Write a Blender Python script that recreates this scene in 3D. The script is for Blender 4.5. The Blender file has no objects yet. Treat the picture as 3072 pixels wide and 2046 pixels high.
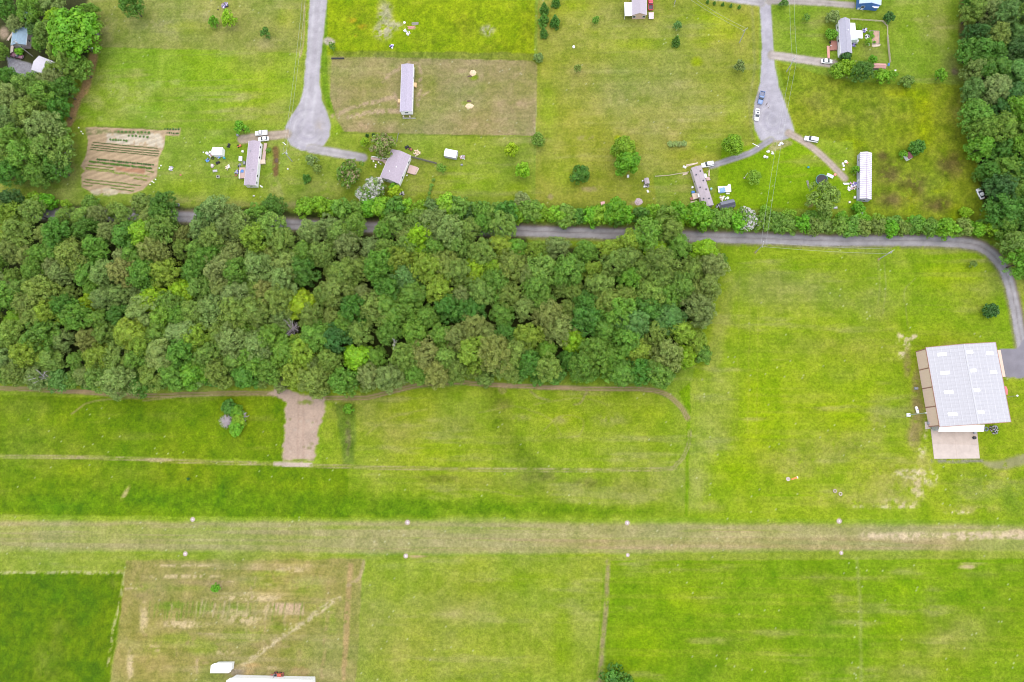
import bpy, bmesh, math, random
import numpy as np
from mathutils import Vector, Matrix

random.seed(7)
rng = np.random.default_rng(11)
scene = bpy.context.scene
COL = scene.collection

# ------------------------------------------------------------------ camera
FPX = 2048.0                       # focal length in survey pixels (3072 wide frame)
HCAM = 260.0                       # flying height, metres
NADIR = (1650.0, 1370.0)           # where straight-down falls in the frame
cam_d = bpy.data.cameras.new('camera')
cam_d.sensor_width = 36.0
cam_d.lens = 36.0 * FPX / 3072.0
cam_d.clip_end = 20000.0
cam_d.clip_start = 1.0
cam = bpy.data.objects.new('camera', cam_d)
COL.objects.link(cam)
_n = Vector(((NADIR[0] - 1536) / FPX, -(NADIR[1] - 1023) / FPX, -1)).normalized()
RQ = _n.rotation_difference(Vector((0, 0, -1)))
cam.rotation_mode = 'QUATERNION'
cam.rotation_quaternion = RQ
cam.location = (0, 0, HCAM)
scene.camera = cam
RM = np.array(RQ.to_matrix())

# ------------------------------------------------------------------ sky, sun, exposure
SUNV = Vector((0.12, 0.10, 0.98)).normalized()
w = bpy.data.worlds.new('World'); scene.world = w; w.use_nodes = True
nt = w.node_tree; nt.nodes.clear()
sky = nt.nodes.new('ShaderNodeTexSky'); sky.sky_type = 'NISHITA'; sky.sun_disc = False
sky.sun_elevation = math.asin(SUNV.z)
sky.sun_rotation = math.atan2(SUNV.x, SUNV.y)
sky.air_density = 1.0; sky.dust_density = 2.0; sky.ozone_density = 1.0
bg = nt.nodes.new('ShaderNodeBackground'); bg.inputs[1].default_value = 0.11
wo = nt.nodes.new('ShaderNodeOutputWorld')
nt.links.new(sky.outputs[0], bg.inputs[0]); nt.links.new(bg.outputs[0], wo.inputs[0])
sun_d = bpy.data.lights.new('sun', 'SUN'); sun_d.energy = 1.5; sun_d.angle = math.radians(165)
sun_d.color = (1.0, 0.92, 0.80)
sun = bpy.data.objects.new('sun', sun_d); COL.objects.link(sun)
sun.rotation_mode = 'QUATERNION'
sun.rotation_quaternion = SUNV.to_track_quat('Z', 'Y')
sun.location = (0, 0, 400)
vs = scene.view_settings
vs.view_transform = 'Standard'; vs.look = 'None'; vs.gamma = 1.0; vs.use_curve_mapping = False
vs.exposure = 1.38
scene.cycles.pixel_filter_type = 'BLACKMAN_HARRIS'; scene.cycles.filter_width = 1.1
# how bright a white ground sheet shows (r, g, b) under this light: used to turn the surveyed
# colours of the fields into plain base colours
WHITE = np.array([2.2, 2.15, 2.35])

# ------------------------------------------------------------------ survey helpers
def W(sx, sy, z=0.0):
    """point of the place, z metres up, surveyed at (sx, sy) of the 3072 x 2046 plan"""
    d = RM @ np.array([(sx - 1536) / FPX, -(sy - 1023) / FPX, -1.0])
    t = (HCAM - z) / (-d[2])
    return Vector((d[0] * t, d[1] * t, z))
K = 3072 / 2354.0
def D(x, y, z=0.0):
    return W(x * K, y * K, z)
def plan(X, Y):
    """inverse for the ground: world x, y -> plan units (2354 wide)"""
    P = np.stack([X, Y, np.full_like(X, -HCAM)], 0).reshape(3, -1)
    c = RM.T @ P
    return ((c[0] / -c[2]) * FPX + 1536) / K, (-(c[1] / -c[2]) * FPX + 1023) / K
def crop(x0, y0, k):
    return lambda x, y: (x0 + x / k, y0 + y / k)

def lin(c):
    c = np.asarray(c, float) / 255.0
    return np.where(c <= 0.04045, c / 12.92, ((c + 0.055) / 1.055) ** 2.4)
def alb(r, g, b):
    return tuple(np.clip(lin((r, g, b)) / WHITE, 0.0, 0.85))

# ------------------------------------------------------------------ noise
_tab = np.random.default_rng(5).random((256, 256)).astype(np.float32)
def vn(x, y, s, seed=0):
    x = x / s + seed * 17.31; y = y / s + seed * 9.77
    xi = np.floor(x).astype(np.int64); yi = np.floor(y).astype(np.int64)
    fx = (x - xi).astype(np.float32); fy = (y - yi).astype(np.float32)
    fx = fx * fx * (3 - 2 * fx); fy = fy * fy * (3 - 2 * fy)
    a = _tab[xi & 255, yi & 255]; b = _tab[(xi + 1) & 255, yi & 255]
    c = _tab[xi & 255, (yi + 1) & 255]; d = _tab[(xi + 1) & 255, (yi + 1) & 255]
    return (a * (1 - fx) + b * fx) * (1 - fy) + (c * (1 - fx) + d * fx) * fy
def fbm(x, y, s, o=4, seed=0):
    t = 0; amp = 1; tot = 0
    for i in range(o):
        t = t + amp * vn(x, y, s / 2 ** i, seed + i * 3); tot += amp; amp *= 0.55
    return t / tot * 2 - 1           # about -1 .. 1

# ------------------------------------------------------------------ materials
MATS = {}
def mat(name, col, rough=0.8, var=0.18, scale=1.5, metal=0.0, bump=0.0, spec=0.3, stretch=None):
    if name in MATS: return MATS[name]
    m = bpy.data.materials.new(name); m.use_nodes = True
    n = m.node_tree.nodes; l = m.node_tree.links
    p = n['Principled BSDF']
    p.inputs['Roughness'].default_value = rough
    p.inputs['Metallic'].default_value = metal
    p.inputs['Specular IOR Level'].default_value = spec
    tc = n.new('ShaderNodeTexCoord')
    mp = n.new('ShaderNodeMapping'); l.new(tc.outputs['Object'], mp.inputs[0])
    if stretch: mp.inputs['Scale'].default_value = stretch
    nz = n.new('ShaderNodeTexNoise'); nz.inputs['Scale'].default_value = scale
    nz.inputs['Detail'].default_value = 5; nz.inputs['Roughness'].default_value = 0.65
    l.new(mp.outputs[0], nz.inputs['Vector'])
    mr = n.new('ShaderNodeMapRange')
    mr.inputs[1].default_value = 0.3; mr.inputs[2].default_value = 0.7
    mr.inputs[3].default_value = 1 - var; mr.inputs[4].default_value = 1 + var
    l.new(nz.outputs[0], mr.inputs[0])
    mx = n.new('ShaderNodeVectorMath'); mx.operation = 'SCALE'
    mx.inputs[0].default_value = col[:3]
    l.new(mr.outputs[0], mx.inputs['Scale'])
    l.new(mx.outputs[0], p.inputs['Base Color'])
    if bump:
        b = n.new('ShaderNodeBump'); b.inputs['Strength'].default_value = 0.5
        b.inputs['Distance'].default_value = bump
        l.new(nz.outputs[0], b.inputs['Height']); l.new(b.outputs[0], p.inputs['Normal'])
    MATS[name] = m
    return m

def ground_mat(name, var=0.22, s1=0.9, s2=3.0, bump=0.06, rough=0.95):
    m = bpy.data.materials.new(name); m.use_nodes = True
    n = m.node_tree.nodes; l = m.node_tree.links
    p = n['Principled BSDF']; p.inputs['Roughness'].default_value = rough
    p.inputs['Specular IOR Level'].default_value = 0.1
    at = n.new('ShaderNodeAttribute'); at.attribute_name = 'Col'
    tc = n.new('ShaderNodeTexCoord')
    fac = []
    for sc, v, det in ((s1, var, 6), (s2, var * 0.75, 3)):
        nz = n.new('ShaderNodeTexNoise'); nz.inputs['Scale'].default_value = sc
        nz.inputs['Detail'].default_value = det; nz.inputs['Roughness'].default_value = 0.7
        l.new(tc.outputs['Object'], nz.inputs['Vector'])
        mr = n.new('ShaderNodeMapRange'); mr.inputs[1].default_value = 0.28; mr.inputs[2].default_value = 0.72
        mr.inputs[3].default_value = 1 - v; mr.inputs[4].default_value = 1 + v
        l.new(nz.outputs[0], mr.inputs[0]); fac.append((mr, nz))
    mu = n.new('ShaderNodeMath'); mu.operation = 'MULTIPLY'
    l.new(fac[0][0].outputs[0], mu.inputs[0]); l.new(fac[1][0].outputs[0], mu.inputs[1])
    sc = n.new('ShaderNodeVectorMath'); sc.operation = 'SCALE'
    l.new(at.outputs['Color'], sc.inputs[0]); l.new(mu.outputs[0], sc.inputs['Scale'])
    l.new(sc.outputs[0], p.inputs['Base Color'])
    b = n.new('ShaderNodeBump'); b.inputs['Strength'].default_value = 0.6; b.inputs['Distance'].default_value = bump
    l.new(fac[0][1].outputs[0], b.inputs['Height']); l.new(b.outputs[0], p.inputs['Normal'])
    return m

# ------------------------------------------------------------------ object helpers
def link(o, parent=None):
    COL.objects.link(o)
    if parent is not None: o.parent = parent
    return o
def tag(o, label=None, cat=None, group=None, kind=None):
    if label: o['label'] = label
    if cat: o['category'] = cat
    if group: o['group'] = group
    if kind: o['kind'] = kind
    return o
def thing(name, label, cat, loc=(0, 0, 0), rz=0.0, group=None):
    o = bpy.data.objects.new(name, None); o.empty_display_size = 0.3
    o.location = loc; o.rotation_euler = (0, 0, rz)
    return tag(link(o), label, cat, group)

class MB:
    def __init__(s): s.v = []; s.f = []; s.smooth = False
    def add(s, vs, fs):
        b = len(s.v); s.v += [tuple(v) for v in vs]; s.f += [tuple(i + b for i in f) for f in fs]; return s
    def box(s, c, d, rz=0.0, ch=0.0):
        x, y, z = d[0] / 2, d[1] / 2, d[2] / 2
        ca, sa = math.cos(rz), math.sin(rz)
        def T(p): return (c[0] + p[0] * ca - p[1] * sa, c[1] + p[0] * sa + p[1] * ca, c[2] + p[2])
        if ch > 0:
            a, b_ = x - ch, y - ch
            vs = [(-x, -y, -z), (x, -y, -z), (x, y, -z), (-x, y, -z), (-x, -y, z - ch), (x, -y, z - ch), (x, y, z - ch), (-x, y, z - ch),
                  (-a, -b_, z), (a, -b_, z), (a, b_, z), (-a, b_, z)]
            fs = [(3, 2, 1, 0), (0, 1, 5, 4), (1, 2, 6, 5), (2, 3, 7, 6), (3, 0, 4, 7), (4, 5, 9, 8), (5, 6, 10, 9), (6, 7, 11, 10), (7, 4, 8, 11), (8, 9, 10, 11)]
        else:
            vs = [(-x, -y, -z), (x, -y, -z), (x, y, -z), (-x, y, -z), (-x, -y, z), (x, -y, z), (x, y, z), (-x, y, z)]
            fs = [(3, 2, 1, 0), (4, 5, 6, 7), (0, 1, 5, 4), (1, 2, 6, 5), (2, 3, 7, 6), (3, 0, 4, 7)]
        return s.add([T(p) for p in vs], fs)
    def prism(s, poly, z0, z1):
        n = len(poly)
        vs = [(p[0], p[1], z0) for p in poly] + [(p[0], p[1], z1) for p in poly]
        fs = [tuple(range(n - 1, -1, -1)), tuple(range(n, 2 * n))] + [(i, (i + 1) % n, n + (i + 1) % n, n + i) for i in range(n)]
        return s.add(vs, fs)
    def extr_x(s, prof, x0, x1):         # profile in (y, z), extruded along x
        n = len(prof)
        vs = [(x0, p[0], p[1]) for p in prof] + [(x1, p[0], p[1]) for p in prof]
        fs = [tuple(range(n)), tuple(range(2 * n - 1, n - 1, -1))] + [(i, n + i, n + (i + 1) % n, (i + 1) % n) for i in range(n)]
        return s.add(vs, fs)
    def tube(s, pts, rad, k=8, caps=True):
        pts = [Vector(p) for p in pts]
        if not hasattr(rad, '__len__'): rad = [rad] * len(pts)
        rings = []
        for i, p in enumerate(pts):
            t = (pts[min(i + 1, len(pts) - 1)] - pts[max(i - 1, 0)]).normalized()
            a = t.cross(Vector((0, 0, 1)))
            if a.length < 1e-3: a = t.cross(Vector((1, 0, 0)))
            a.normalize(); b = t.cross(a)
            rings.append([p + (a * math.cos(2 * math.pi * j / k) + b * math.sin(2 * math.pi * j / k)) * rad[i] for j in range(k)])
        base = len(s.v)
        for r in rings: s.v += [tuple(q) for q in r]
        for i in range(len(rings) - 1):
            for j in range(k):
                s.f.append((base + i * k + j, base + i * k + (j + 1) % k, base + (i + 1) * k + (j + 1) % k, base + (i + 1) * k + j))
        if caps:
            s.f.append(tuple(base + j for j in range(k))[::-1]); e = base + (len(rings) - 1) * k
            s.f.append(tuple(e + j for j in range(k)))
        return s
    def lathe(s, prof, c=(0, 0, 0), k=14, axis='z'):
        base = len(s.v)
        for r, h in prof:
            for j in range(k):
                a = 2 * math.pi * j / k
                if axis == 'z': q = (r * math.cos(a), r * math.sin(a), h)
                elif axis == 'y': q = (r * math.cos(a), h, r * math.sin(a))
                else: q = (h, r * math.cos(a), r * math.sin(a))
                s.v.append((c[0] + q[0], c[1] + q[1], c[2] + q[2]))
        for i in range(len(prof) - 1):
            for j in range(k):
                s.f.append((base + i * k + j, base + i * k + (j + 1) % k, base + (i + 1) * k + (j + 1) % k, base + (i + 1) * k + j))
        s.f.append(tuple(base + j for j in range(k))[::-1]); e = base + (len(prof) - 1) * k
        s.f.append(tuple(e + j for j in range(k)))
        return s
    def torus(s, c, R, r, k=18, m=8, axis='z'):
        base = len(s.v)
        for i in range(k):
            a = 2 * math.pi * i / k
            for j in range(m):
                b = 2 * math.pi * j / m
                q = ((R + r * math.cos(b)) * math.cos(a), (R + r * math.cos(b)) * math.sin(a), r * math.sin(b))
                if axis == 'y': q = (q[0], q[2], q[1])
                s.v.append((c[0] + q[0], c[1] + q[1], c[2] + q[2]))
        for i in range(k):
            for j in range(m):
                s.f.append((base + i * m + j, base + ((i + 1) % k) * m + j, base + ((i + 1) % k) * m + (j + 1) % m, base + i * m + (j + 1) % m))
        return s
    def mesh(s, name, m):
        me = bpy.data.meshes.new(name); me.from_pydata(s.v, [], s.f); me.update()
        bm = bmesh.new(); bm.from_mesh(me); bmesh.ops.recalc_face_normals(bm, faces=bm.faces); bm.to_mesh(me); bm.free()
        if m is not None: me.materials.append(m)
        if s.smooth:
            me.polygons.foreach_set('use_smooth', [True] * len(me.polygons))
        return me
    def build(s, name, m, parent=None):
        return link(bpy.data.objects.new(name, s.mesh(name, m)), parent)

def copy_tree(root, loc, rz, label=None, group=None, scale=None):
    r = root.copy(); COL.objects.link(r); r.location = loc; r.rotation_euler = (0, 0, rz)
    if scale: r.scale = scale
    if label: r['label'] = label
    if group: r['group'] = group
    for ch in root.children:
        c = ch.copy(); COL.objects.link(c); c.parent = r
        for g in ch.children:
            d = g.copy(); COL.objects.link(d); d.parent = c
    return r
ORD = ['first', 'second', 'third', 'fourth', 'fifth', 'sixth', 'seventh', 'eighth', 'ninth', 'tenth', 'eleventh', 'twelfth',
       'thirteenth', 'fourteenth', 'fifteenth', 'sixteenth', 'seventeenth', 'eighteenth', 'nineteenth', 'twentieth']
def ordn(i):
    if i < 20: return ORD[i]
    t = {2: 'twenty', 3: 'thirty', 4: 'forty', 5: 'fifty', 6: 'sixty'}; q, r = divmod(i + 1, 10)
    return t[q] + '-' + ORD[r - 1] if r else {3: 'thirtieth', 4: 'fortieth', 5: 'fiftieth', 6: 'sixtieth'}[q]

# ================================================================== GROUND (large structure)
STEP = 0.5
XS = np.arange(-245, 245.01, STEP); YS = np.arange(-100, 240.01, STEP)
NX, NY = len(XS), len(YS)
GX, GY = np.meshgrid(XS, YS)
GX = GX.ravel(); GY = GY.ravel()
U, V = plan(GX, GY)
C = np.zeros((len(U), 3)); Z = np.zeros(len(U)); BARE = np.zeros(len(U)); TALL = np.zeros(len(U))
REG = np.zeros(len(U), int)
wob1 = fbm(GX, GY, 6, 4, 40); wob2 = fbm(GX, GY, 6, 4, 55)
fin1 = fbm(GX, GY, 1.6, 2, 61); fin2 = fbm(GX, GY, 1.6, 2, 72)

def sub(pts, pad):
    a = np.array(pts, float)
    return np.nonzero((U > a[:, 0].min() - pad) & (U < a[:, 0].max() + pad) & (V > a[:, 1].min() - pad) & (V < a[:, 1].max() + pad))[0]
def sst(x): x = np.clip(x, 0, 1); return x * x * (3 - 2 * x)
def segd(px, py, a, b):
    dx, dy = b[0] - a[0], b[1] - a[1]; q = dx * dx + dy * dy + 1e-9
    t = np.clip(((px - a[0]) * dx + (py - a[1]) * dy) / q, 0, 1)
    return np.hypot(px - a[0] - t * dx, py - a[1] - t * dy), t
def pmask(pts, soft=4, rough=3, fine=1.0):
    i = sub(pts, soft + rough + 3)
    px = U[i] + wob1[i] * rough + fin1[i] * fine; py = V[i] + wob2[i] * rough + fin2[i] * fine
    ins = np.zeros(len(i), bool); dd = np.full(len(i), 1e9)
    n = len(pts)
    for k in range(n):
        a, b = pts[k], pts[(k + 1) % n]
        d, _ = segd(px, py, a, b); dd = np.minimum(dd, d)
        cr = ((a[1] > py) != (b[1] > py)) & (px < (b[0] - a[0]) * (py - a[1]) / (b[1] - a[1] + 1e-12) + a[0])
        ins ^= cr
    sd = np.where(ins, dd, -dd)
    return i, sst(sd / soft + 0.5)
def smask(pts, width, soft=3, rough=1.5, fine=0.7, off=0.0):
    i = sub(pts, width + soft + rough + 4)
    px = U[i] + wob1[i] * rough + fin1[i] * fine; py = V[i] + wob2[i] * rough + fin2[i] * fine
    dd = np.full(len(i), 1e9)
    for k in range(len(pts) - 1):
        a, b = pts[k], pts[k + 1]
        if off:
            nx, ny = -(b[1] - a[1]), b[0] - a[0]; q = math.hypot(nx, ny)
            a = (a[0] + nx / q * off, a[1] + ny / q * off); b = (b[0] + nx / q * off, b[1] + ny / q * off)
        d, _ = segd(px, py, a, b); dd = np.minimum(dd, d)
    return i, sst((width / 2 - dd) / soft + 0.5)
def smooth(pts, n=6):
    P = [np.array(p, float) for p in pts]; P = [2 * P[0] - P[1]] + P + [2 * P[-1] - P[-2]]
    out = []
    for k in range(1, len(P) - 2):
        for j in range(n):
            t = j / n; a, b, c, d = P[k - 1], P[k], P[k + 1], P[k + 2]
            out.append(tuple(0.5 * ((2 * b) + (c - a) * t + (2 * a - 5 * b + 4 * c - d) * t * t + (3 * b - a - 3 * c + d) * t ** 3)))
    out.append(tuple(P[-2])); return out
def paint(im, col, op=1.0, bare=None, tall=None, reg=None, brk=0.0, bs=2.0, seed=3):
    i, m = im
    m = m * op
    if brk:                                   # break the patch up with ragged noise
        nz = fbm(GX[i], GY[i], bs, 3, seed) * 0.5 + 0.5
        m = m * sst((nz - brk + 0.12) / 0.24)
    C[i] = C[i] * (1 - m[:, None]) + np.array(col, float) * m[:, None]
    if bare is not None: BARE[i] = BARE[i] * (1 - m) + bare * m
    if tall is not None: TALL[i] = TALL[i] * (1 - m) + tall * m
    if reg is not None: REG[i[m > 0.5]] = reg
def blob(x, y, rx, ry=None, col=(0, 0, 0), op=0.8, soft=1.0, rot=0, **kw):
    ry = ry or rx
    R_ = max(rx, ry) * 1.6
    i = sub([(x - R_, y - R_), (x + R_, y + R_)], 2)
    du = U[i] - x; dv = V[i] - y; ca, sa = math.cos(rot), math.sin(rot)
    q = np.hypot((du * ca + dv * sa) / rx, (-du * sa + dv * ca) / ry) + wob1[i] * 0.28 + fin1[i] * 0.12
    paint((i, sst((1.15 - q) / soft * 1.2)), col, op, **kw)

LIME = (160, 190, 40); YEL = (170, 192, 20); OLV = (156, 160, 84); MID = (140, 168, 56); LUSH = (112, 152, 28); DARK = (92, 138, 22)
TAN = (172, 160, 110); DIRT = (206, 172, 148); SAND = (232, 214, 186); PALE = (172, 184, 104)
n30 = fbm(GX, GY, 40, 4, 1); n12 = fbm(GX, GY, 14, 4, 9)
base = np.array(MID, float)[None] * np.ones((len(U), 1))
t = sst(n30 * 1.2 + 0.5)[:, None]; base = base * (1 - t * 0.55) + np.array(LIME, float) * t * 0.55
t = sst(n12 * 1.2 - 0.1)[:, None]; base = base * (1 - t * 0.5) + np.array(OLV, float) * t * 0.5
C[:] = base

# ---- fields (plan coordinates) --------------------------------------------------
P = lambda pts, col, soft=6, rough=5, **k: paint(pmask(pts, soft, rough), col, **k)
P([(180, -60), (712, -60), (690, 122), (215, 108)], (156, 162, 84), 5, 3, op=.85)
P([(215, 108), (690, 122), (655, 300), (160, 288)], (142, 178, 52), 4, 2, op=.85)
P([(420, 125), (690, 125), (660, 295), (480, 295)], (156, 186, 44), 40, 20, op=.6)
for x, y, r, s in ((250, 185, 50, 30), (275, 215, 40, 28), (215, 235, 32, 22), (340, 195, 40, 14), (322, 220, 24, 18), (300, 250, 34, 14), (405, 188, 18, 8), (560, 225, 22, 14), (240, 270, 25, 12)):
    blob(x, y, r, s, (178, 194, 108), .6, brk=.38)
for x, y, r, s in ((285, 165, 50, 26), (330, 262, 60, 22), (200, 260, 26, 20)): blob(x, y, r, s, (126, 176, 40), .6)
for x, y, r, s in ((380, 60, 70, 26), (470, 40, 34, 20), (250, 60, 30, 40), (620, 100, 60, 20)): blob(x, y, r, s, (172, 170, 116), .55, brk=.4)
for x, y, r, s in ((430, 62, 46, 20), (660, 40, 26, 40)): blob(x, y, r, s, (166, 182, 60), .5)
P([(110, 288), (650, 300), (690, 470), (60, 490), (90, 430)], (148, 174, 66), 8, 6, op=.8)
for x, y, r, s in ((520, 330, 70, 26), (560, 440, 60, 22), (430, 430, 70, 20), (150, 420, 40, 30)): blob(x, y, r, s, (150, 182, 50), .6)
for x, y, r, s in ((390, 460, 120, 12), (640, 430, 50, 40), (160, 380, 26, 60), (560, 470, 90, 10)): blob(x, y, r, s, (168, 172, 100), .6, brk=.4)
# weedy lot
P([(748, -60), (1232, -60), (1228, 138), (744, 126)], (152, 176, 22), 5, 4, tall=.6)
for x, y, r, s in ((1080, 60, 60, 40), (990, 100, 60, 20), (1150, 110, 60, 22), (830, 40, 40, 40), (1210, 60, 20, 70)): blob(x, y, r, s, (140, 156, 30), .65, tall=1, brk=.35)
for x, y, r, s in ((885, 30, 24, 46), (880, 75, 26, 24), (905, 60, 30, 14), (868, 130, 20, 12), (1120, 70, 22, 18)): blob(x, y, r, s, (192, 186, 150), .9, brk=.36, bs=1.4)
for x, y in ((810, 48), (830, 62), (816, 84)): blob(x, y, 16, 9, (196, 160, 40), .6, brk=.5)
P([(765, 117), (1230, 122), (1232, 142), (765, 130)], (136, 146, 62), 5, 4, op=.8, tall=1)
paint(smask([(746, -40), (744, 130), (748, 210), (766, 258)], 15, 5), (120, 160, 30), tall=.6)
# dry mown lot round the mobile home
P([(762, 130), (1150, 138), (1225, 140), (1238, 150), (1230, 312), (940, 308), (790, 302), (772, 270), (758, 220)], (170, 157, 108), 2.5, 1.2)
for x, y, r, s in ((1180, 220, 50, 70), (1030, 170, 40, 30), (1130, 280, 90, 22), (860, 285, 60, 14)): blob(x, y, r, s, (180, 162, 118), .6, brk=.35)
for x, y, r, s in ((850, 190, 60, 24), (985, 200, 22, 50), (1110, 200, 22, 14), (830, 260, 40, 18)): blob(x, y, r, s, (158, 158, 86), .6)
for pts, wd in (([(765, 268), (800, 252), (850, 238), (905, 222)], 10), ([(800, 270), (860, 258), (920, 254)], 10), ([(880, 185), (905, 165), (925, 150)], 9),
                ([(940, 145), (962, 150), (966, 190), (960, 240)], 9), ([(905, 215), (915, 240), (915, 255)], 8), ([(965, 225), (985, 212)], 4)):
    paint(smask(smooth(pts), wd, 7, 3), (206, 180, 148), .8, bare=.8, brk=.38, bs=1.2)
blob(1090, 178, 12, 8, (130, 160, 30), .9); blob(1070, 238, 14, 8, (132, 162, 40), .9)
paint(smask([(1238, 148), (1230, 312)], 2, 2, .5), (196, 184, 144), .8); paint(smask([(785, 305), (1230, 316)], 3, 3, .5), (116, 136, 44), .9)
# house yard
P([(690, 350), (785, 306), (1228, 317), (1228, 480), (660, 480), (640, 400)], (150, 170, 60), 5, 3, op=.85)
for x, y, r, s in ((1080, 420, 90, 40), (1190, 440, 40, 30)): blob(x, y, r, s, (156, 184, 48), .7)
for x, y, r, s in ((740, 440, 70, 30), (860, 460, 40, 12), (730, 310, 40, 20), (960, 400, 30, 40)): blob(x, y, r, s, (160, 164, 84), .55, brk=.38)
paint(smask([(634, 342), (634, 398)], 14, 8, 3), (136, 104, 70), .9, bare=1, brk=.3)
# big middle lot
P([(1238, -60), (1745, -60), (1745, 200), (1728, 290), (1740, 330), (1640, 375), (1540, 470), (1230, 480)], (158, 168, 62), 4, 2)
for x, y, r, s in ((1480, 90, 160, 60), (1640, 60, 90, 60), (1330, 30, 70, 40)): blob(x, y, r, s, (162, 190, 34), .8, soft=1.5)
for x, y, r, s in ((1420, 220, 130, 70), (1560, 200, 90, 60), (1330, 180, 70, 60), (1500, 290, 140, 40)): blob(x, y, r, s, (164, 164, 86), .85, soft=1.6)
for x, y, r, s in ((1680, 250, 50, 60), (1300, 400, 70, 50), (1620, 330, 80, 40), (1530, 420, 60, 30), (1260, 260, 26, 90)): blob(x, y, r, s, (154, 182, 50), .7, soft=1.5)
blob(1602, 142, 17, 15, (170, 196, 6), .8); blob(1420, 318, 9, 9, (166, 192, 20), .7)
for x, y, r, s in ((1355, 434, 28, 8), (1265, 452, 9, 10), (1600, 368, 8, 6), (1460, 470, 16, 10), (1350, 318, 30, 10)): blob(x, y, r, s, (196, 172, 134), .7, bare=1, brk=.4)
paint(smask([(1728, -10), (1735, 150), (1722, 240), (1730, 320)], 7, 4), (160, 166, 88), .7)
# lots east of the right lane
P([(1782, -60), (2235, -60), (2228, 195), (1960, 186), (1790, 140)], (140, 170, 52), 4, 2)
for x, y, r, s in ((2110, 90, 40, 90), (1850, 60, 50, 50)): blob(x, y, r, s, (128, 168, 40), .6, soft=1.4)
for x, y, r, s in ((2150, 60, 50, 70), (2190, 150, 30, 40), (2005, 120, 40, 40)): blob(x, y, r, s, (164, 164, 96), .65, soft=1.4)
blob(2215, 60, 14, 90, (122, 104, 72), .8, bare=1); blob(2195, 165, 12, 10, (150, 130, 110), .8, bare=1)
P([(1786, 142), (1960, 190), (2232, 195), (2258, 480), (2230, 560), (1965, 520), (1962, 330), (1830, 312)], (142, 160, 40), 5, 4, tall=1)
for x, y, r, s in ((2120, 240, 34, 40), (2125, 300, 30, 60), (2080, 215, 60, 14), (1960, 330, 40, 20)): blob(x, y, r, s, (166, 186, 12), .75, soft=1.6, tall=1)
for x, y, r, s in ((1870, 230, 50, 40), (1930, 280, 60, 30), (2200, 250, 26, 70), (2010, 260, 40, 30)): blob(x, y, r, s, (150, 150, 72), .5, soft=1.6, tall=1, brk=.34)
for x, y, r, s in ((2040, 400, 44, 40), (2100, 430, 46, 42), (2180, 380, 40, 40), (2050, 460, 50, 26), (2160, 470, 50, 26), (2030, 360, 20, 16)): blob(x, y, r, s, (116, 102, 56), .85, soft=1.3, tall=1, brk=.32)
for x, y, r, s in ((2090, 460, 30, 40), (2170, 430, 24, 14), (2200, 490, 26, 40), (2150, 440, 16, 8)): blob(x, y, r, s, (152, 172, 16), .6, soft=1.2, tall=1, brk=.35)
P([(1660, 340), (1745, 332), (1830, 318), (1960, 360), (1972, 480), (1640, 478)], (140, 180, 24), 6, 4, op=.9)
P([(1835, 320), (1960, 326), (1962, 420), (1900, 370)], (156, 180, 56), 6, 3, op=.9)
P([(1502, 402), (1585, 392), (1605, 470), (1510, 478)], (138, 166, 60), 4, 3, op=.8)
blob(1862, 470, 16, 10, (180, 150, 120), .8, bare=1, brk=.4)
# south of the road, right
P([(1660, 556), (2340, 566), (2370, 830), (2370, 1200), (1580, 1192), (1590, 880)], (150, 178, 40), 4, 2)
for x, y, r, s in ((1760, 950, 90, 150), (1960, 930, 100, 90), (1680, 1080, 70, 60), (2180, 640, 110, 60)): blob(x, y, r, s, (157, 190, 10), .85, soft=1.7)
for x, y, r, s in ((1920, 680, 130, 60), (1780, 640, 60, 50), (1880, 790, 160, 40), (2020, 720, 60, 60)): blob(x, y, r, s, (146, 160, 62), .65, soft=1.7)
for x, y, r, s in ((2130, 720, 120, 70), (2300, 700, 50, 80), (2200, 590, 120, 24), (2280, 980, 60, 80)): blob(x, y, r, s, (134, 176, 22), .7, soft=1.7)
for x, y, r, s in ((1900, 1040, 160, 60), (2010, 1130, 120, 50), (1660, 1000, 60, 90), (1800, 700, 140, 60), (1980, 800, 120, 40)): blob(x, y, r, s, (166, 168, 84), .55, soft=1.9, brk=.22)
P([(1590, 880), (1660, 840), (1700, 880), (1690, 960), (1640, 1060), (1600, 1180), (1584, 1180)], (174, 182, 84), 46, 14, op=.6)
P([(1650, 690), (1700, 640), (1650, 860), (1620, 840)], (178, 182, 90), 24, 8, op=.6)
for x, y, r, s in ((1820, 1060, 120, 50), (1960, 1020, 90, 40), (2040, 1090, 80, 60), (1960, 1150, 160, 26), (1640, 1165, 50, 18), (2020, 960, 30, 80)): blob(x, y, r, s, (174, 172, 92), .6, soft=1.5, brk=.3)
for x, y, r, s in ((2250, 1120, 90, 50), (2330, 1140, 40, 60)): blob(x, y, r, s, (136, 162, 58), .7, brk=.3)
for x, y, r, s in ((2085, 790, 14, 24), (2070, 770, 10, 10), (2102, 775, 10, 12), (2096, 1010, 7, 18), (2098, 1110, 26, 30), (2120, 1080, 26, 14), (2080, 1160, 30, 12),
                   (2110, 1130, 18, 34), (2060, 1165, 50, 8), (2230, 1175, 30, 5), (2300, 1075, 20, 8), (2110, 920, 5, 16), (2050, 1150, 30, 6)):
    blob(x, y, r, s, (236, 216, 176), .85, bare=1, brk=.52, bs=1.2)
for x, y, r, s in ((2108, 900, 14, 80), (2112, 960, 22, 60), (2100, 1000, 20, 40), (2086, 830, 12, 40)): blob(x, y, r, s, (166, 148, 100), .75, bare=.5, brk=.25)
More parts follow.
